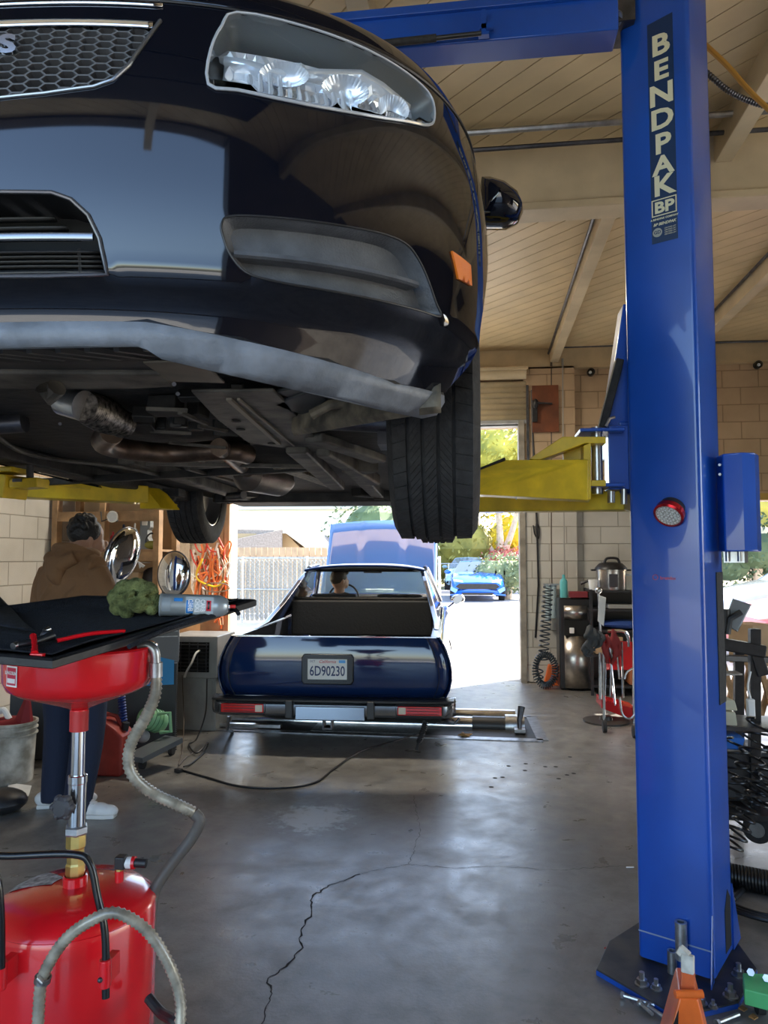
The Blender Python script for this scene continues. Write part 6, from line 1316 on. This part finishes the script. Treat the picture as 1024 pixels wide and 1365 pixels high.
# timber post with hanging leads, red hose coil
po = thing('timber_post', 'brown timber post left of the main doorway carrying tangled orange leads', 'post', (-2.95, 8.2, 0)); pxx = PY(283, 800, 8.2).x
MB().box((pxx, 8.25, 1.2), (.30, .05, 2.4)).box((pxx+.16, 8.25, 1.2), (.06, .09, 2.4)).build('board', mat('ply_board', (.30, .18, .10), .75, nz=(4, .25), bump=(20, .3)), po, smooth=0)
lm = MB()
for k in range(26):
    x0 = random.uniform(258, 300); y0 = random.uniform(722, 745); p_ = [PY(x0, y0, 8.205-.005*k)]
    for j in range(5): p_.append(PY(min(302, max(256, x0+random.uniform(-9, 9))), y0+(j+1)*random.uniform(12, 20), 8.205-.005*k))
    lm = MB().tube(cr(p_, 5), .013, 7); c_ = random.choice((orangehose, orangehose, redrub, white, mat('brown_lead', (.25, .12, .06), .5)))
    tag(lm.build('hanging_lead', c_), 'one of the tangled orange, red and white leads hung on the timber post', 'lead', 'leads hung on the timber post')
for k in range(24):
    y_ = random.uniform(722, 775); x_ = random.uniform(256, 305); a = random.uniform(0, 6)
    if k < 20: tag(MB().tube(cr([PY(x_+cos(a+j)*10, y_+sin(a*1.7+j*1.3)*14, 8.15-.004*k) for j in range(4)], 5), .010, 6).build('hanging_lead', random.choice((orangehose, redrub, orangehose, white))), 'one of the tangled orange, red and white leads hung on the timber post', 'lead', 'leads hung on the timber post')
tag(MB().tube(cr([PY(270, 745, 7.9), PY(262, 770, 7.9), PY(285, 782, 7.9), PY(300, 775, 7.9)], 6), .011, 8).build('yellow_rope', yellow), 'yellow cord looped in front of the orange leads on the post', 'cord')
tag(MB().tube([PY(288+18*cos(a), 783+6*sin(a), 7.85) for a in [2*pi*k/24 for k in range(24)]], .007, 6, closed=True).build('wire_ring', steel), 'thin wire ring hanging low on the timber post', 'ring')
rh = thing('red_hose_coil', 'coil of red hose hung low on the post above the louvred unit', 'hose', PY(265, 872, 7.9))
for k in range(5): MB().tube([PY(266, 874, 7.95-.03*k)+V((cos(a)*(.165+.01*k), 0, sin(a)*(.15+.012*k)-.03*k)) for a in [2*pi*j/30 for j in range(30)]], .012, 8, closed=True).build('hose_loop', redrub, rh)
MB().tube([PY(250, 845, 7.9), PY(252, 862, 7.9)], .012).build('hose_tail', redrub, rh)
tag(MB().tube([PY(240, 872, 7.7)+V((cos(a)*.13, -.02*k, sin(a)*.12)) for k in (0,) for a in [2*pi*j/26 for j in range(26)]], .022, 8, closed=True).build('white_hose_coil', white), 'white hose loop left of the red hose coil', 'hose')
MBp = PY(224, 700, 8.9); tag(MB().box((MBp.x, 8.97, 1.75), (.52, .01, .75)).build('wall_chart', mat('printed_chart', (.70, .68, .62), .7, nz=(40, .08)), smooth=0), 'pale printed chart on the back wall beside the timber shelf', 'poster')
tag(MB().box((-3.42, 8.55, .62), (.5, .35, 1.24)).build('cardboard_carton', card, bevel=.01), 'tall brown cardboard carton standing in the back left corner', 'box')
tag(MB().tube([PZ(318, 955, .02), PY(305, 880, 7.4), PY(300, 845, 7.5)], .04, 8).build('leaning_pole', mat('dark_pole', (.1, .08, .06), .6)), 'dark pole leaning beside the pickup near the left door edge', 'pole')
# bucket with brushes, floor papers
bk = thing('bucket', 'paint splashed white plastic bucket on the floor at the left edge', 'bucket', PZ(14, 1042)); b0 = PZ(14, 1040)
MB().lathe([(0, 0), (.135, 0), (.150, .36), (.158, .37), (.158, .385), (.145, .385), (.128, .03), (0, .02)], b0, n=40, caps=False).build('body', mat('dirty_white_plastic', (.50, .46, .37), .6, nz=(9, .55), c2=(.62, .60, .54)), bk)
for k in (.30, .335): MB().lathe([(.149, k), (.158, k), (.158, k+.008), (.149, k+.008)], b0, n=40).build('rib', MATS['dirty_white_plastic'], bk)
tag(MB().lathe([(0, .22), (.06, .0), (.05, -.10), (0, -.1)], b0+V((.08, 0, .38)), (.15, 0, 1), n=6, caps=False).build('red_funnel', mat('dark_red_cloth', (.22, .01, .015), .7), smooth=0), 'dark red pointed cloth sticking out of the bucket', 'cloth')
tag(MB().tube(cr([b0+V((-.12, -.02, .40)), b0+V((-.05, -.03, .46)), b0+V((.0, -.03, .40))], 8), .02, 10).build('striped_hose', white), 'white hose end poking over the bucket rim', 'hose')
tag(MB().ball(b0+V((-.02, 0, .37)), (.12, .12, .04)).build('red_rag', MATS['dark_red_cloth']), 'dark red rag filling the top of the bucket', 'rag')
tag(MB().prism([PZ(x, y, .004) for x, y in ((8, 1058), (38, 1062), (42, 1048), (12, 1044))], (0, 0, .004)).build('floor_paper', white, smooth=0), 'white sheet lying on the floor under the bucket edge', 'paper')
tag(MB().prism([PZ(x, y, .004) for x, y in ((112, 1044), (128, 1040), (124, 1024), (112, 1026))], (0, 0, .004)).build('floor_paper', white, smooth=0), 'white sheet on the floor between the person and the fuel can', 'paper')
tag(MB().ball(PZ(-2, 1068, .06), (.16, .14, .07)).build('dark_bag', black), 'dark bag on the floor at the left edge in front of the bucket', 'bag')

# ------------------------------------------------------------------ back wall fittings and the dispenser corner
def pipe(nm, label, pts, r, m, cat='pipe'): return tag(MB().tube(pts, r, 8).build(nm, m), label, cat)
pipe('wall_conduit', 'dark vertical conduit on the block pilaster right of the door', [PY(735, 483, 8.93), PY(735, 715, 8.93), PY(736, 800, 8.93)], .013, mat('brown_conduit', (.10, .07, .05), .5))
pipe('wall_conduit', 'pale grey vertical conduit right of the dark one on the pilaster', [PY(750, 478, 8.93), PY(751, 640, 8.93), PY(753, 792, 8.93)], .013, mat('pale_conduit', (.36, .34, .30), .45))
pipe('wall_cable', 'black cable hanging down beside the door post', [PY(709, 520, 8.92), PY(710, 575, 8.92), PY(716, 700, 8.90), PY(718, 780, 8.90), PY(714, 850, 8.92)], .012, black, 'cable')
tag(MB().tube(cr([PY(711, 700, 8.9), PY(713, 712, 8.9), PY(718, 718, 8.9), PY(719, 705, 8.9), PY(715, 698, 8.9), PY(716, 722, 8.88)], 5), .008, 6).build('cable_hook', black), 'small black hook of cable beside the door post', 'hook')
op = thing('door_opener_box', 'brown painted board with a black door motor high beside the shutter', 'box', PY(728, 575, 8.9))
MB().box(PY(727, 545, 8.90), (.31, .04, .56)).build('board', mat('red_brown_board', (.16, .045, .015), .5, nz=(6, .3)), op, smooth=0); MB().box(PY(713, 548, 8.85), (.06, .05, .26)).ball(PY(714, 538, 8.82), (.035, .03, .06)).build('motor', black, op, bevel=.004); MB().bar(PY(716, 537, 8.8), PY(736, 538, 8.86), .02, .02).build('arm', dsteel, op)
for k, (px, py, lb) in enumerate(((788, 496, 'small round camera on the wall left of the blue column'), (1011, 486, 'small round camera on the wall at the right edge'))):
    c = PY(px, py, 8.93); cm_ = thing('security_camera', lb, 'camera', c, 0, None); MB().cyl(c+V((0, .04, 0)), c+V((0, -.02, 0)), .045, 20).build('mount', black, cm_); MB().ball(c+V((-.01, -.03, -.01)), .042, 18, 12).build('dome', MATS['gloss_black'], cm_); MB().lathe([(0, 0), (.018, 0)], c+V((-.02, -.073, -.02)), (-.3, -1, -.1), n=16, caps=False).build('lens', galv, cm_)
pipe('ceiling_conduit', 'thin conduit along the top of the back wall', [PY(747, 463, 8.9), PY(900, 458, 8.9), PY(1060, 454, 8.9)], .012, dsteel)
pipe('ceiling_conduit', 'bright steel pipe running under the ceiling just in front of the beam', [(-1.2, 4.15, 3.90), (4.5, 4.15, 3.90)], .018, steel)
pipe('ceiling_conduit', 'dark pipe just below the bright one along the beam', [(-1.2, 4.30, 3.88), (4.5, 4.30, 3.88)], .014, dsteel)
pipe('rafter_conduit', 'thin pipe running along the side of the middle rafter', [(.83, 4.7, 3.90), (.83, 8.9, 3.90)], .014, dsteel)
pipe('rafter_conduit', 'thin pipe running along the right rafter', [(2.34, 4.7, 3.92), (2.34, 8.9, 3.92)], .014, dsteel)
tag(MB().tube(cr([PD(935, 55, 3.4), PD(970, 88, 3.4), PD(1000, 122, 3.4), PD(1040, 160, 3.4)], 6), .012, 10).build('yellow_hose', mat('ochre_hose', (.45, .22, .03), .5)), 'ochre hose crossing the ceiling right of the blue column', 'hose')
q = cr([PD(940, 95, 3.5), PD(970, 120, 3.5), PD(1000, 135, 3.5), PD(1035, 145, 3.5)], 20); tag(MB().tube(q, [.012 if i % 2 else .015 for i in range(len(q))], 10).build('flexible_conduit', dsteel), 'ribbed flexible conduit sagging below the ochre hose', 'conduit')
cbk = thing('ceiling_bracket', 'raw timber bracket and batten fixed under the ceiling at top right', 'bracket', PD(975, 20, 3.7))
MB().bar(PD(976, -4, 3.7), PD(976, 50, 3.7), .035, .05).build('hanger', wood, cbk, bevel=.004); MB().bar(PD(975, 30, 3.65), PD(1060, 16, 3.9), .04, .03).build('batten', wood, cbk, bevel=.004); MB().bar(PD(930, 12, 3.7), PD(1010, -12, 3.9), .05, .04).build('batten', wood, cbk, bevel=.004); MB().tube([PD(973, 28, 3.63), PD(973, 34, 3.63)], .02, 8).build('hook', galv, cbk)
pipe('ceiling_conduit', 'thin pipe bending at the very top right of the ceiling', [PD(940, 8, 3.9), PD(985, -2, 3.9), PD(990, 8, 3.9), PD(1040, 2, 3.9)], .016, galv)
# water dispenser
wd_ = thing('water_dispenser', 'stainless and black water dispenser standing against the back wall', 'water dispenser', (1.02, 8.62, 0)); wx = PY(768, 850, 8.45).x; ss_ = mat('brushed_stainless', (.50, .46, .42), .28, .95, nz=(30, .12))
MB().box((wx, 8.62, .51), (.36, .34, 1.0)).build('case', mat('dispenser_black', (.015, .015, .016), .3), wd_, bevel=.02)
def dpan(z0, z1, A_m, r, nm, m_): MB().grid([[V((wx+sin(a)*r, 8.60-cos(a)*r*.98, z)) for a in [(-A_m+2*A_m*k/16) for k in range(17)]] for z in (z0, z1)]).build(nm, m_, wd_, solid=.006)
dpan(.03, .60, 1.15, .192, 'lower_door', ss_); dpan(.78, .93, .75, .192, 'upper_panel', ss_)
MB().box((wx, 8.43, .69), (.26, .05, .16)).build('bay', MATS['cavity_black'], wd_); MB().box((wx-.05, 8.40, .66), (.05, .04, .06)).build('drip_guard', white, wd_, bevel=.006); MB().cyl((wx+.07, 8.43, .80), (wx+.07, 8.43, .74), .01).build('tap', black, wd_)
tag(bottle(V((PY(752, 800, 8.5).x, 8.5, 1.015)), .042, .26, mat('teal_plastic', (.10, .42, .42), .35)), 'teal pump bottle standing on top of the water dispenser', 'bottle')
rb_ = V((PY(770, 790, 8.55).x, 8.5, 1.015)); tag(MB().box(rb_+V((0, 0, .035)), (.20, .14, .07)).build('red_case', mat('maroon_case', (.22, .02, .03), .5), bevel=.01), 'dark red case on top of the water dispenser', 'case')
tag(MB().tube([PY(774, 778, 8.5), PY(784, 774, 8.5), PY(788, 780, 8.5)], .02, 6).build('grey_tool', dsteel), 'grey tool lying over the red case', 'tool')
fd = thing('cup_tube', 'pair of clear cup tubes on the wall beside the dispenser', 'cup dispenser', PY(736, 800, 8.8))
for k, px in enumerate((731, 738)): MB().cyl(PY(px, 779, 8.82), PY(px, 828-k*4, 8.82), .035, 18).build('tube', mat('pale_blue_plastic', (.42, .52, .55), .2), fd)
MB().box(PY(735, 779, 8.82), (.17, .09, .02)).build('bracket', galv, fd)
loop = [p for p in coil(PY(731, 782, 8.6), PY(724, 880, 8.55), .055, 15, n=12)]+[p for p in coil(PY(718, 890, 8.5), PY(718, 905, 8.5), .05, 2, n=12)]
tag(MB().tube(loop, .008, 6).build('coiled_air_hose', mat('black_coil_hose', (.02, .03, .04), .3)), 'black coiled air hose hanging beside the door post', 'hose')
lc_ = PY(727, 893, 8.5); ring_ = []
for i in range(260):
    a = -pi*.1-pi*1.0*0+2*pi*i/260*1.0; c = lc_+V((cos(a)*.11, 0, sin(a)*.17)); b = i*.9; d = V((cos(a), 0, sin(a))); ring_.append(c+d*cos(b)*.035+V((0, 1, 0))*sin(b)*.035)
tag(MB().tube(ring_, .008, 6, closed=True).build('coiled_hose_loop', MATS['black_coil_hose']), 'thick loop of coiled black hose resting near the floor by the door post', 'hose')
oc = PY(735, 900, 8.75); tag(MB().prism([oc+V((x, 0, z)) for x, z in ((-.09, -.13), (.09, -.13), (.10, .10), (-.03, .12))], (0, .08, 0)).build('orange_box', orange, bevel=.01), 'orange case on the floor behind the hose loop', 'case')
# black shelving with the cooker
bs = thing('black_shelving', 'low black metal shelving beside the dispenser, cooker on top', 'shelf', (1.5, 8.4, 0)); sx0, sx1 = 1.17, 2.15
for z in (.10, .42, .68, .90, 1.10): MB().box(((sx0+sx1)/2, 8.4, z), (sx1-sx0, .5, .025)).build('shelf_board', black, bs)
for x in (sx0, sx1):
    for y in (8.17, 8.63): MB().box((x, y, .56), (.03, .03, 1.12)).build('upright', black, bs)
MB().box(((sx0+sx1)/2, 8.64, .56), (sx1-sx0, .01, 1.1)).build('back_sheet', MATS['dispenser_black'], bs)
ckx = PY(815, 790, 8.3).x; pc = thing('pressure_cooker', 'stainless electric pressure cooker with black lid on the black shelving', 'cooker', (ckx, 8.3, 1.115))
MB().lathe([(0, 0), (.15, 0), (.155, .02), (.155, .20), (.165, .205), (.165, .215), (0, .22)], (ckx, 8.3, 1.115), n=40, caps=False).build('pot', ss_, pc); MB().lathe([(.168, .215), (.172, .22), (.165, .24), (.12, .285), (.05, .30), (0, .30)], (ckx, 8.3, 1.115), n=40, caps=False).build('lid', black, pc)
MB().tube(cr([(ckx-.08, 8.22, 1.40), (ckx-.05, 8.22, 1.45), (ckx+.05, 8.22, 1.45), (ckx+.08, 8.22, 1.40)], 6), .014).build('lid_handle', black, pc); MB().box((ckx, 8.148, 1.215), (.09, .02, .14)).build('control_panel', mat('panel_dark', (.05, .05, .06), .3), pc, bevel=.005)
for s_ in (-1, 1): MB().box((ckx+s_*.185, 8.3, 1.325), (.05, .06, .02)).build('side_handle', black, pc, bevel=.004)
jx = PY(838, 785, 8.3).x; jr = thing('jar', 'clear jar with a metal lid at the right of the cooker', 'jar', (jx, 8.3, 1.115)); MB().lathe([(0, 0), (.05, 0), (.05, .13), (.04, .15), (0, .15)], (jx, 8.3, 1.115), n=20, caps=False).build('glass', mat('jar_glass', (.6, .55, .45), .1), jr); MB().cyl((jx, 8.3, 1.265), (jx, 8.3, 1.285), .045).build('lid', galv, jr)
tag(MB().lathe([(0, 0), (.04, 0), (.052, .11), (.048, .11), (.037, .01), (0, .01)], (PY(791, 787, 8.2).x, 8.2, 1.113), n=24, caps=False).build('paper_cup', white), 'white paper cup on the shelving left of the cooker', 'cup')
tag(MB().ball((1.55, 8.3, .745), (.28, .18, .05)).build('blue_cloth', mat('blue_cloth', (.02, .06, .25), .8)), 'folded blue cloth on the upper shelf behind the red rack', 'cloth')
tag(MB().box((1.6, 8.3, .94), (.5, .3, .04)).build('paper_stack', mat('grey_papers', (.3, .3, .28), .7), bevel=.003), 'stack of grey papers on the shelf under the cooker', 'papers')
tag(MB().box((1.35, 8.3, .53), (.28, .3, .18)).build('cardboard_box', card, bevel=.004), 'brown cardboard box low on the black shelving', 'box')
tag(MB().box((1.75, 8.3, .22), (.4, .3, .2)).build('orange_crate', mat('rust_orange', (.4, .12, .04), .6), bevel=.01), 'rusty orange crate on the lowest black shelf', 'crate')
# red wheeled rack with bars
rk = thing('bar_rack', 'red wheeled rack holding steel bars just left of the blue column', 'rack', PZ(822, 965)); RY = 6.85
def RP(px, py, d=0): return PY(px, py, RY+d)
MB().prism([RP(802, 933), RP(848, 945), RP(848, 962), RP(802, 944)], (0, .30, 0)).build('base_tray', red, rk, smooth=0, bevel=.004); MB().prism([RP(806, 853), RP(848, 856), RP(848, 868), RP(832, 868), RP(832, 890), RP(806, 884)], (.0, .02, 0)).build('upper_panel', red, rk, smooth=0)
MB().prism([RP(805, 866, .3), RP(848, 866, .3), RP(848, 893, .3), RP(805, 893, .3)], (.0, .02, 0)).build('rear_panel', red, rk, smooth=0)
for x, y0, y1 in ((805, 846, 985), (845, 850, 985), (800, 870, 940)): MB().tube([RP(x, y0), RP(x+.5, y1-8)], .013).build('post', steel, rk)
MB().tube(cr([RP(810, 841), RP(830, 841), RP(837, 848), RP(838, 862)], 5), .014).build('top_handle', chrome, rk)
for x0, y0, x1, y1 in ((812, 856, 820, 940), (821, 855, 826, 905), (808, 860, 806, 935), (816, 858, 814, 928), (829, 856, 831, 930)): MB().tube([RP(x0, y0, -.04), RP(x1, y1, .0)], .009).build('steel_bar', chrome, rk)
for x, y in ((806, 968), (846, 975)): 
    c = PZ(x, y, .05); MB().cyl(c+V((-.015, 0, 0)), c+V((.015, 0, 0)), .05, 20).build('caster', rubber, rk)
MB().tube(cr([RP(848, 888, -.1), RP(836, 896, -.1), RP(833, 905, -.1)], 5), .007).build('cable', galv, rk); MB().tube(cr([RP(826, 930, -.1), RP(830, 952, -.1), RP(840, 958, -.1), RP(848, 950, -.1)], 6), .009).build('cable', galv, rk)
tag(MB().prism([RP(799, 795, -.1), RP(808, 798, -.1), RP(807, 812, -.1), RP(805, 835, -.1), RP(797, 828, -.1), RP(798, 812, -.1)], (.0, .004, .01)).build('hanging_paper', white, smooth=0), 'white sheet of paper hanging at the top of the red rack', 'paper')
tag(MB().cyl(RP(798, 787), RP(801, 850), .010).ball(RP(798, 787), .03).build('mirror_rod', steel), 'steel rod with a round head standing in the red rack', 'rod')
m = MB()
for k in range(14): a, b = random.uniform(782, 802), random.uniform(832, 866); T(m, [RP(a, b, -.05), RP(a+random.uniform(-8, 8), b+random.uniform(4, 14), -.08), RP(a+random.uniform(-10, 6), b+random.uniform(10, 20), -.05)], [.014, .018, .012], 6)
tag(m.build('work_gloves', mat('charcoal_gloves', (.05, .055, .06), .8), remesh=.008, sm=2), 'bunch of charcoal work gloves hung on the left of the red rack', 'gloves')
m = MB()
for k in range(8): a, b = random.uniform(803, 825), random.uniform(838, 862); T(m, [RP(a, b, -.05), RP(a+random.uniform(-5, 5), b+14, -.06), RP(a+random.uniform(-6, 6), b+26, -.05)], [.016, .02, .014], 6)
tag(m.build('red_straps', mat('dark_red_strap', (.25, .02, .02), .7), remesh=.008, sm=2), 'bundle of dark red straps hung over the red rack', 'straps')
tag(MB().lathe([(0, 0), (.20, 0), (.20, .015), (.06, .02), (.05, .05), (0, .05)], PZ(808, 962), n=40, caps=False).build('steel_disc', mat('dark_disc', (.05, .045, .04), .4)), 'dark round lid lying flat on the floor beside the red rack', 'lid')

# ------------------------------------------------------------------ equipment to the right of the column
fs = thing('equipment_stand', 'black wheeled equipment stand at the right edge behind the column', 'stand', PZ(1000, 1150)); EY = 3.95
def EP(px, py, d=0): return PY(px, py, EY+d)
for x in (960, 1006): MB().bar(EP(x, 838), EP(x, 1115), .045, .05).build('post', black, fs, bevel=.004)
for x in (985, 1045): MB().bar(EP(x, 860, .5), EP(x, 1080, .5), .04, .05).build('post', black, fs, bevel=.004)
MB().bar(EP(950, 856), EP(1018, 868), .09, .06).bar(EP(1006, 868), EP(1016, 900), .06, .06).build('top_arm', black, fs, bevel=.008); MB().bar(EP(950, 876, .2), EP(1040, 880, .4), .08, .03).build('cross_rail', black, fs, bevel=.004)
MB().bar(EP(950, 962), EP(1050, 966), .30, .02).build('tray_shelf', dsteel, fs); MB().bar(EP(950, 1075), EP(1050, 1080), .30, .03).build('base', black, fs, bevel=.004)
MB().prism([EP(962, 898), EP(990, 898), EP(990, 900), EP(962, 901)], (0, .1, 0)).build('bracket', galv, fs)
wc = EP(1010, 1105, -.1); MB().lathe([(0, -.02), (.062, -.02), (.066, -.01), (.066, .01), (.062, .02), (0, .02)], wc, (-.5, -1, 0), n=30, caps=False).build('caster', rubber, fs); MB().lathe([(.03, -.022), (.035, -.026), (.035, .022), (.03, .022)], wc, (-.5, -1, 0), n=24).build('caster_rim', steel, fs)
tb = thing('tablet', 'tilted silver tablet clamped on the black equipment stand', 'tablet', EP(985, 835)); MB().prism([EP(978, 799), EP(1000, 806), EP(982, 841), EP(966, 832)], (.01, .02, 0)).build('screen', mat('grey_screen', (.20, .23, .25), .15), tb, bevel=.002); MB().tube([EP(978, 799, .01), EP(1000, 806, .01), EP(982, 841, .01), EP(966, 832, .01)], .008, 6, closed=True).build('bezel', galv, tb)
MB().tube([EP(970, 845, -.02), EP(973, 825, -.02), EP(988, 816, -.02)], .016).build('clamp', black, tb); MB().cyl(EP(967, 845), EP(967, 812), .025).build('clamp_post', black, tb)
bxm = MB().box(PY(1003, 858, 4.7), (.17, .2, .24), (0, 0, .4)); tag(bxm.build('cardboard_box', card, bevel=.004), 'open cardboard box beyond the tablet at the right edge', 'box')
tag(MB().prism([EP(964, 933, -.15), EP(980, 934, -.15), EP(984, 948, -.15), EP(965, 947, -.15)], (0, .1, 0)).build('folded_cloth', mat('cream_cloth', (.55, .53, .40), .9), bevel=.006), 'cream folded cloth hanging over the stand, upper one', 'cloth', 'cream cloths on the stand')
tag(MB().prism([EP(965, 949, -.17), EP(981, 950, -.17), EP(984, 968, -.17), EP(966, 967, -.17)], (0, .1, 0)).build('folded_cloth', MATS['cream_cloth'], bevel=.006), 'cream folded cloth hanging below the other on the stand', 'cloth', 'cream cloths on the stand')
so_ = thing('power_strip', 'white socket outlet hanging by the black stand post', 'outlet', EP(1001, 948, -.1)); MB().box(EP(1001, 944, -.1), (.035, .03, .09)).build('body', white, so_, bevel=.006); MB().tube(cr([EP(1001, 932, -.1), EP(997, 915, -.1), EP(1001, 895, -.1)], 5), .005).build('lead', white, so_)
tag(MB().prism([EP(964, 981, -.2), EP(994, 984, -.2), EP(990, 1000, -.2), EP(964, 999, -.2)], (0, .25, 0)).build('blue_tool_case', mat('bright_blue_case', (.03, .18, .65), .4), bevel=.006), 'bright blue case low on the black stand', 'case')
tag(MB().box(EP(985, 1025, .15), (.22, .3, .24)).build('dark_cabinet_box', MATS['cabinet_dark'], bevel=.01), 'dark box under the bright blue case', 'box')
mh = mat('black_coil', (.012, .012, .013), .3)
for a, b, r, n_, lb in (((985, 985), (972, 1085), .055, 5, 'black spiral hose hanging nearest the column on the stand'), ((1015, 960), (990, 1060), .06, 5, 'black spiral hose slanting across the stand post'), ((1018, 1035), (975, 1130), .045, 8, 'black spiral hose slanting down to the floor'), ((1035, 1000), (1010, 1075), .05, 5, 'black spiral hose at the very right edge')):
    tag(MB().tube(coil(EP(*a, -.25), EP(*b, -.3), r, n_, n=16), .006, 7).build('spiral_hose', mh), lb, 'hose', 'spiral hoses on the black stand')
p0, p1 = PZ(968, 1165, .05), PZ(1040, 1180, .05); tag(MB().tube(coil(p0, p1, .045, 16, n=14), .008, 6).build('floor_spiral_hose', mh), 'dark spiral hose lying on the floor right of the column', 'hose')
hh = thing('grease_hose', 'thick black hose with a brass end lying on the floor', 'hose', PZ(990, 1190)); MB().tube(cr([PZ(978, 1198, .015), PZ(1000, 1178, .015), PZ(1040, 1165, .015)], 6), .012, 8).build('hose', black, hh); MB().cyl(PZ(975, 1201, .015), PZ(984, 1192, .015), .009).build('end', MATS['brass'], hh)
for k in range(3): tag(MB().tube([PZ(1030, 1195, .01+.012*k)+V((cos(a)*(.22+.02*k), sin(a)*(.20+.02*k), 0)) for a in [2*pi*j/40 for j in range(40)]], .009, 6, closed=True).build('hose_ring', black), 'flat ring of black hose on the floor at the right edge', 'hose', 'flat hose rings on the floor')
st_ = thing('timber_screen', 'diagonal timber lattice leaning behind the black stand', 'lattice', PY(1000, 950, 5.2))
for k in range(4): MB().bar(PY(965+k*16, 885, 5.2), PY(985+k*16, 960, 5.2), .03, .03).build('batten', wood, st_); MB().bar(PY(985+k*16, 885, 5.23), PY(965+k*16, 960, 5.23), .03, .03).build('batten', wood, st_)
# column foot: spare adapters, jack stand, green dolly, bolts
for px, py, ln, r_, lb in ((911, 1250, .125, .020, 'taller grey steel lift adapter tube clipped low on the blue column'), (899, 1280, .085, .016, 'shorter grey steel lift adapter tube low on the blue column')):
    u_, z_ = face_z(px, py); c = PF(u_, 0, z_, .024); tag(MB().lathe([(r_*.6, ln/2-.02), (r_*.6, ln/2), (r_, ln/2), (r_, -ln/2), (0, -ln/2)], c, n=28, caps=False).build('lift_adapter', galv), lb, 'adapter')
js = thing('jack_stand', 'orange steel jack stand with white ratchet head in front of the blue column', 'jack stand', PZ(915, 1400)); J = lambda px, py, D: PD(px, py, D)
jt_ = [J(906, 1330, 2.02), J(931, 1332, 2.02), J(958, 1440, 1.98), J(876, 1440, 1.98)]
MB().prism(jt_, V((.03, .16, -.0))).build('tower', orange, js, bevel=.006); MB().prism([J(908, 1294, 2.06), J(926, 1294, 2.06), J(928, 1340, 2.04), J(906, 1340, 2.04)], V((.01, .035, 0))).build('ratchet_post', mat('orange_dull', (.6, .12, .03), .5, nz=(12, .3)), js, bevel=.005)
MB().bar(J(905, 1264, 2.08), J(918, 1276, 2.06), .024, .024).bar(J(917, 1272, 2.06), J(917, 1297, 2.05), .034, .022).build('saddle', mat('chipped_white', (.62, .6, .52), .5, nz=(30, .2)), js, bevel=.004)
MB().cyl(J(900, 1325, 2.03), J(937, 1325, 2.03), .011).build('pin', orange, js)
MB().prism([J(893, 1380, 1.975), J(905, 1348, 1.975), J(903, 1400, 1.975)], (0, .004, 0)).build('cutout', MATS['cavity_black'], js)
gd = thing('green_dolly', 'light green wheeled dolly foot at the lower right corner', 'dolly', PZ(1005, 1340)); G = lambda px, py, o=0: PZ(px, py, .09)
MB().prism([G(990, 1296), G(1030, 1298), G(1040, 1330), G(992, 1318)], (0, 0, -.05)).build('arm', ltgreen, gd, bevel=.005); MB().prism([PZ(992, 1316, .06), PZ(1010, 1320, .06), PZ(1008, 1336, .02), PZ(1000, 1336, .02)], (0, .02, 0)).build('caster_fork', ltgreen, gd, bevel=.003)
MB().cyl(PZ(1012, 1338, .03)+V((-.01, 0, 0)), PZ(1012, 1338, .03)+V((.012, 0, 0)), .03, 20).build('caster', rubber, gd)
for x, y in ((1001, 1296), (1022, 1304)): MB().cyl(PZ(x, y, .09), PZ(x, y, .105), .012, 6).build('bolt', steel, gd)
for (a, b, lb) in (((828, 1326), (884, 1343), 'long steel rod lying along the front edge of the base plate'), ((852, 1336), (870, 1352), 'short steel bolt lying askew in front of the base plate'), ((862, 1340), (890, 1358), 'steel bolt lying behind the short askew one'), ((955, 1364), (985, 1352), 'threaded rod lying right of the orange jack stand')):
    p, q = PZ(*a, .012), PZ(*b, .012); o = MB().tube([p, q], .006, 8).lathe([(0, 0), (.011, 0), (.011, .01), (0, .01)], p, (q-p), n=6, caps=False).build('steel_rod', galv); tag(o, lb, 'rod')
for x, y in ((990, 1345), (1004, 1356), (898, 1322)): tag(MB().prism([PZ(x+dx, y+dy, .006) for dx, dy in ((-6, 0), (0, -4), (7, 1), (2, 4))], (0, 0, .004)).build('dry_leaf', mat('dry_leaf', (.30, .16, .05), .8), smooth=0), 'small dry brown leaf on the floor by the column base', 'leaf', 'dry leaves by the column')
lf = PZ(620, 981, .01); tag(MB().prism([lf+V((x, y, z)) for x, y, z in ((-.06, 0, 0), (-.02, .04, .02), (.02, .01, 0), (.06, .03, .01), (.03, -.03, 0), (-.02, -.02, .02))], (0, 0, .004)).build('dry_leaf', MATS['dry_leaf'], smooth=0), 'curled brown leaf lying on the roller frame beside the pickup', 'leaf')
tag(MB().cyl(PZ(835, 1156, .004), PZ(845, 1156, .004), .003).build('white_stub', white), 'tiny white stub on the floor left of the column', 'debris')
tag(MB().tube(cr([PZ(806, 1264, .004), PZ(818, 1260, .004), PZ(828, 1256, .004)], 4), .003, 5).build('red_wire', mat('red_wire', (.4, .03, .03), .5)), 'short red wire on the floor by the base plate', 'wire')
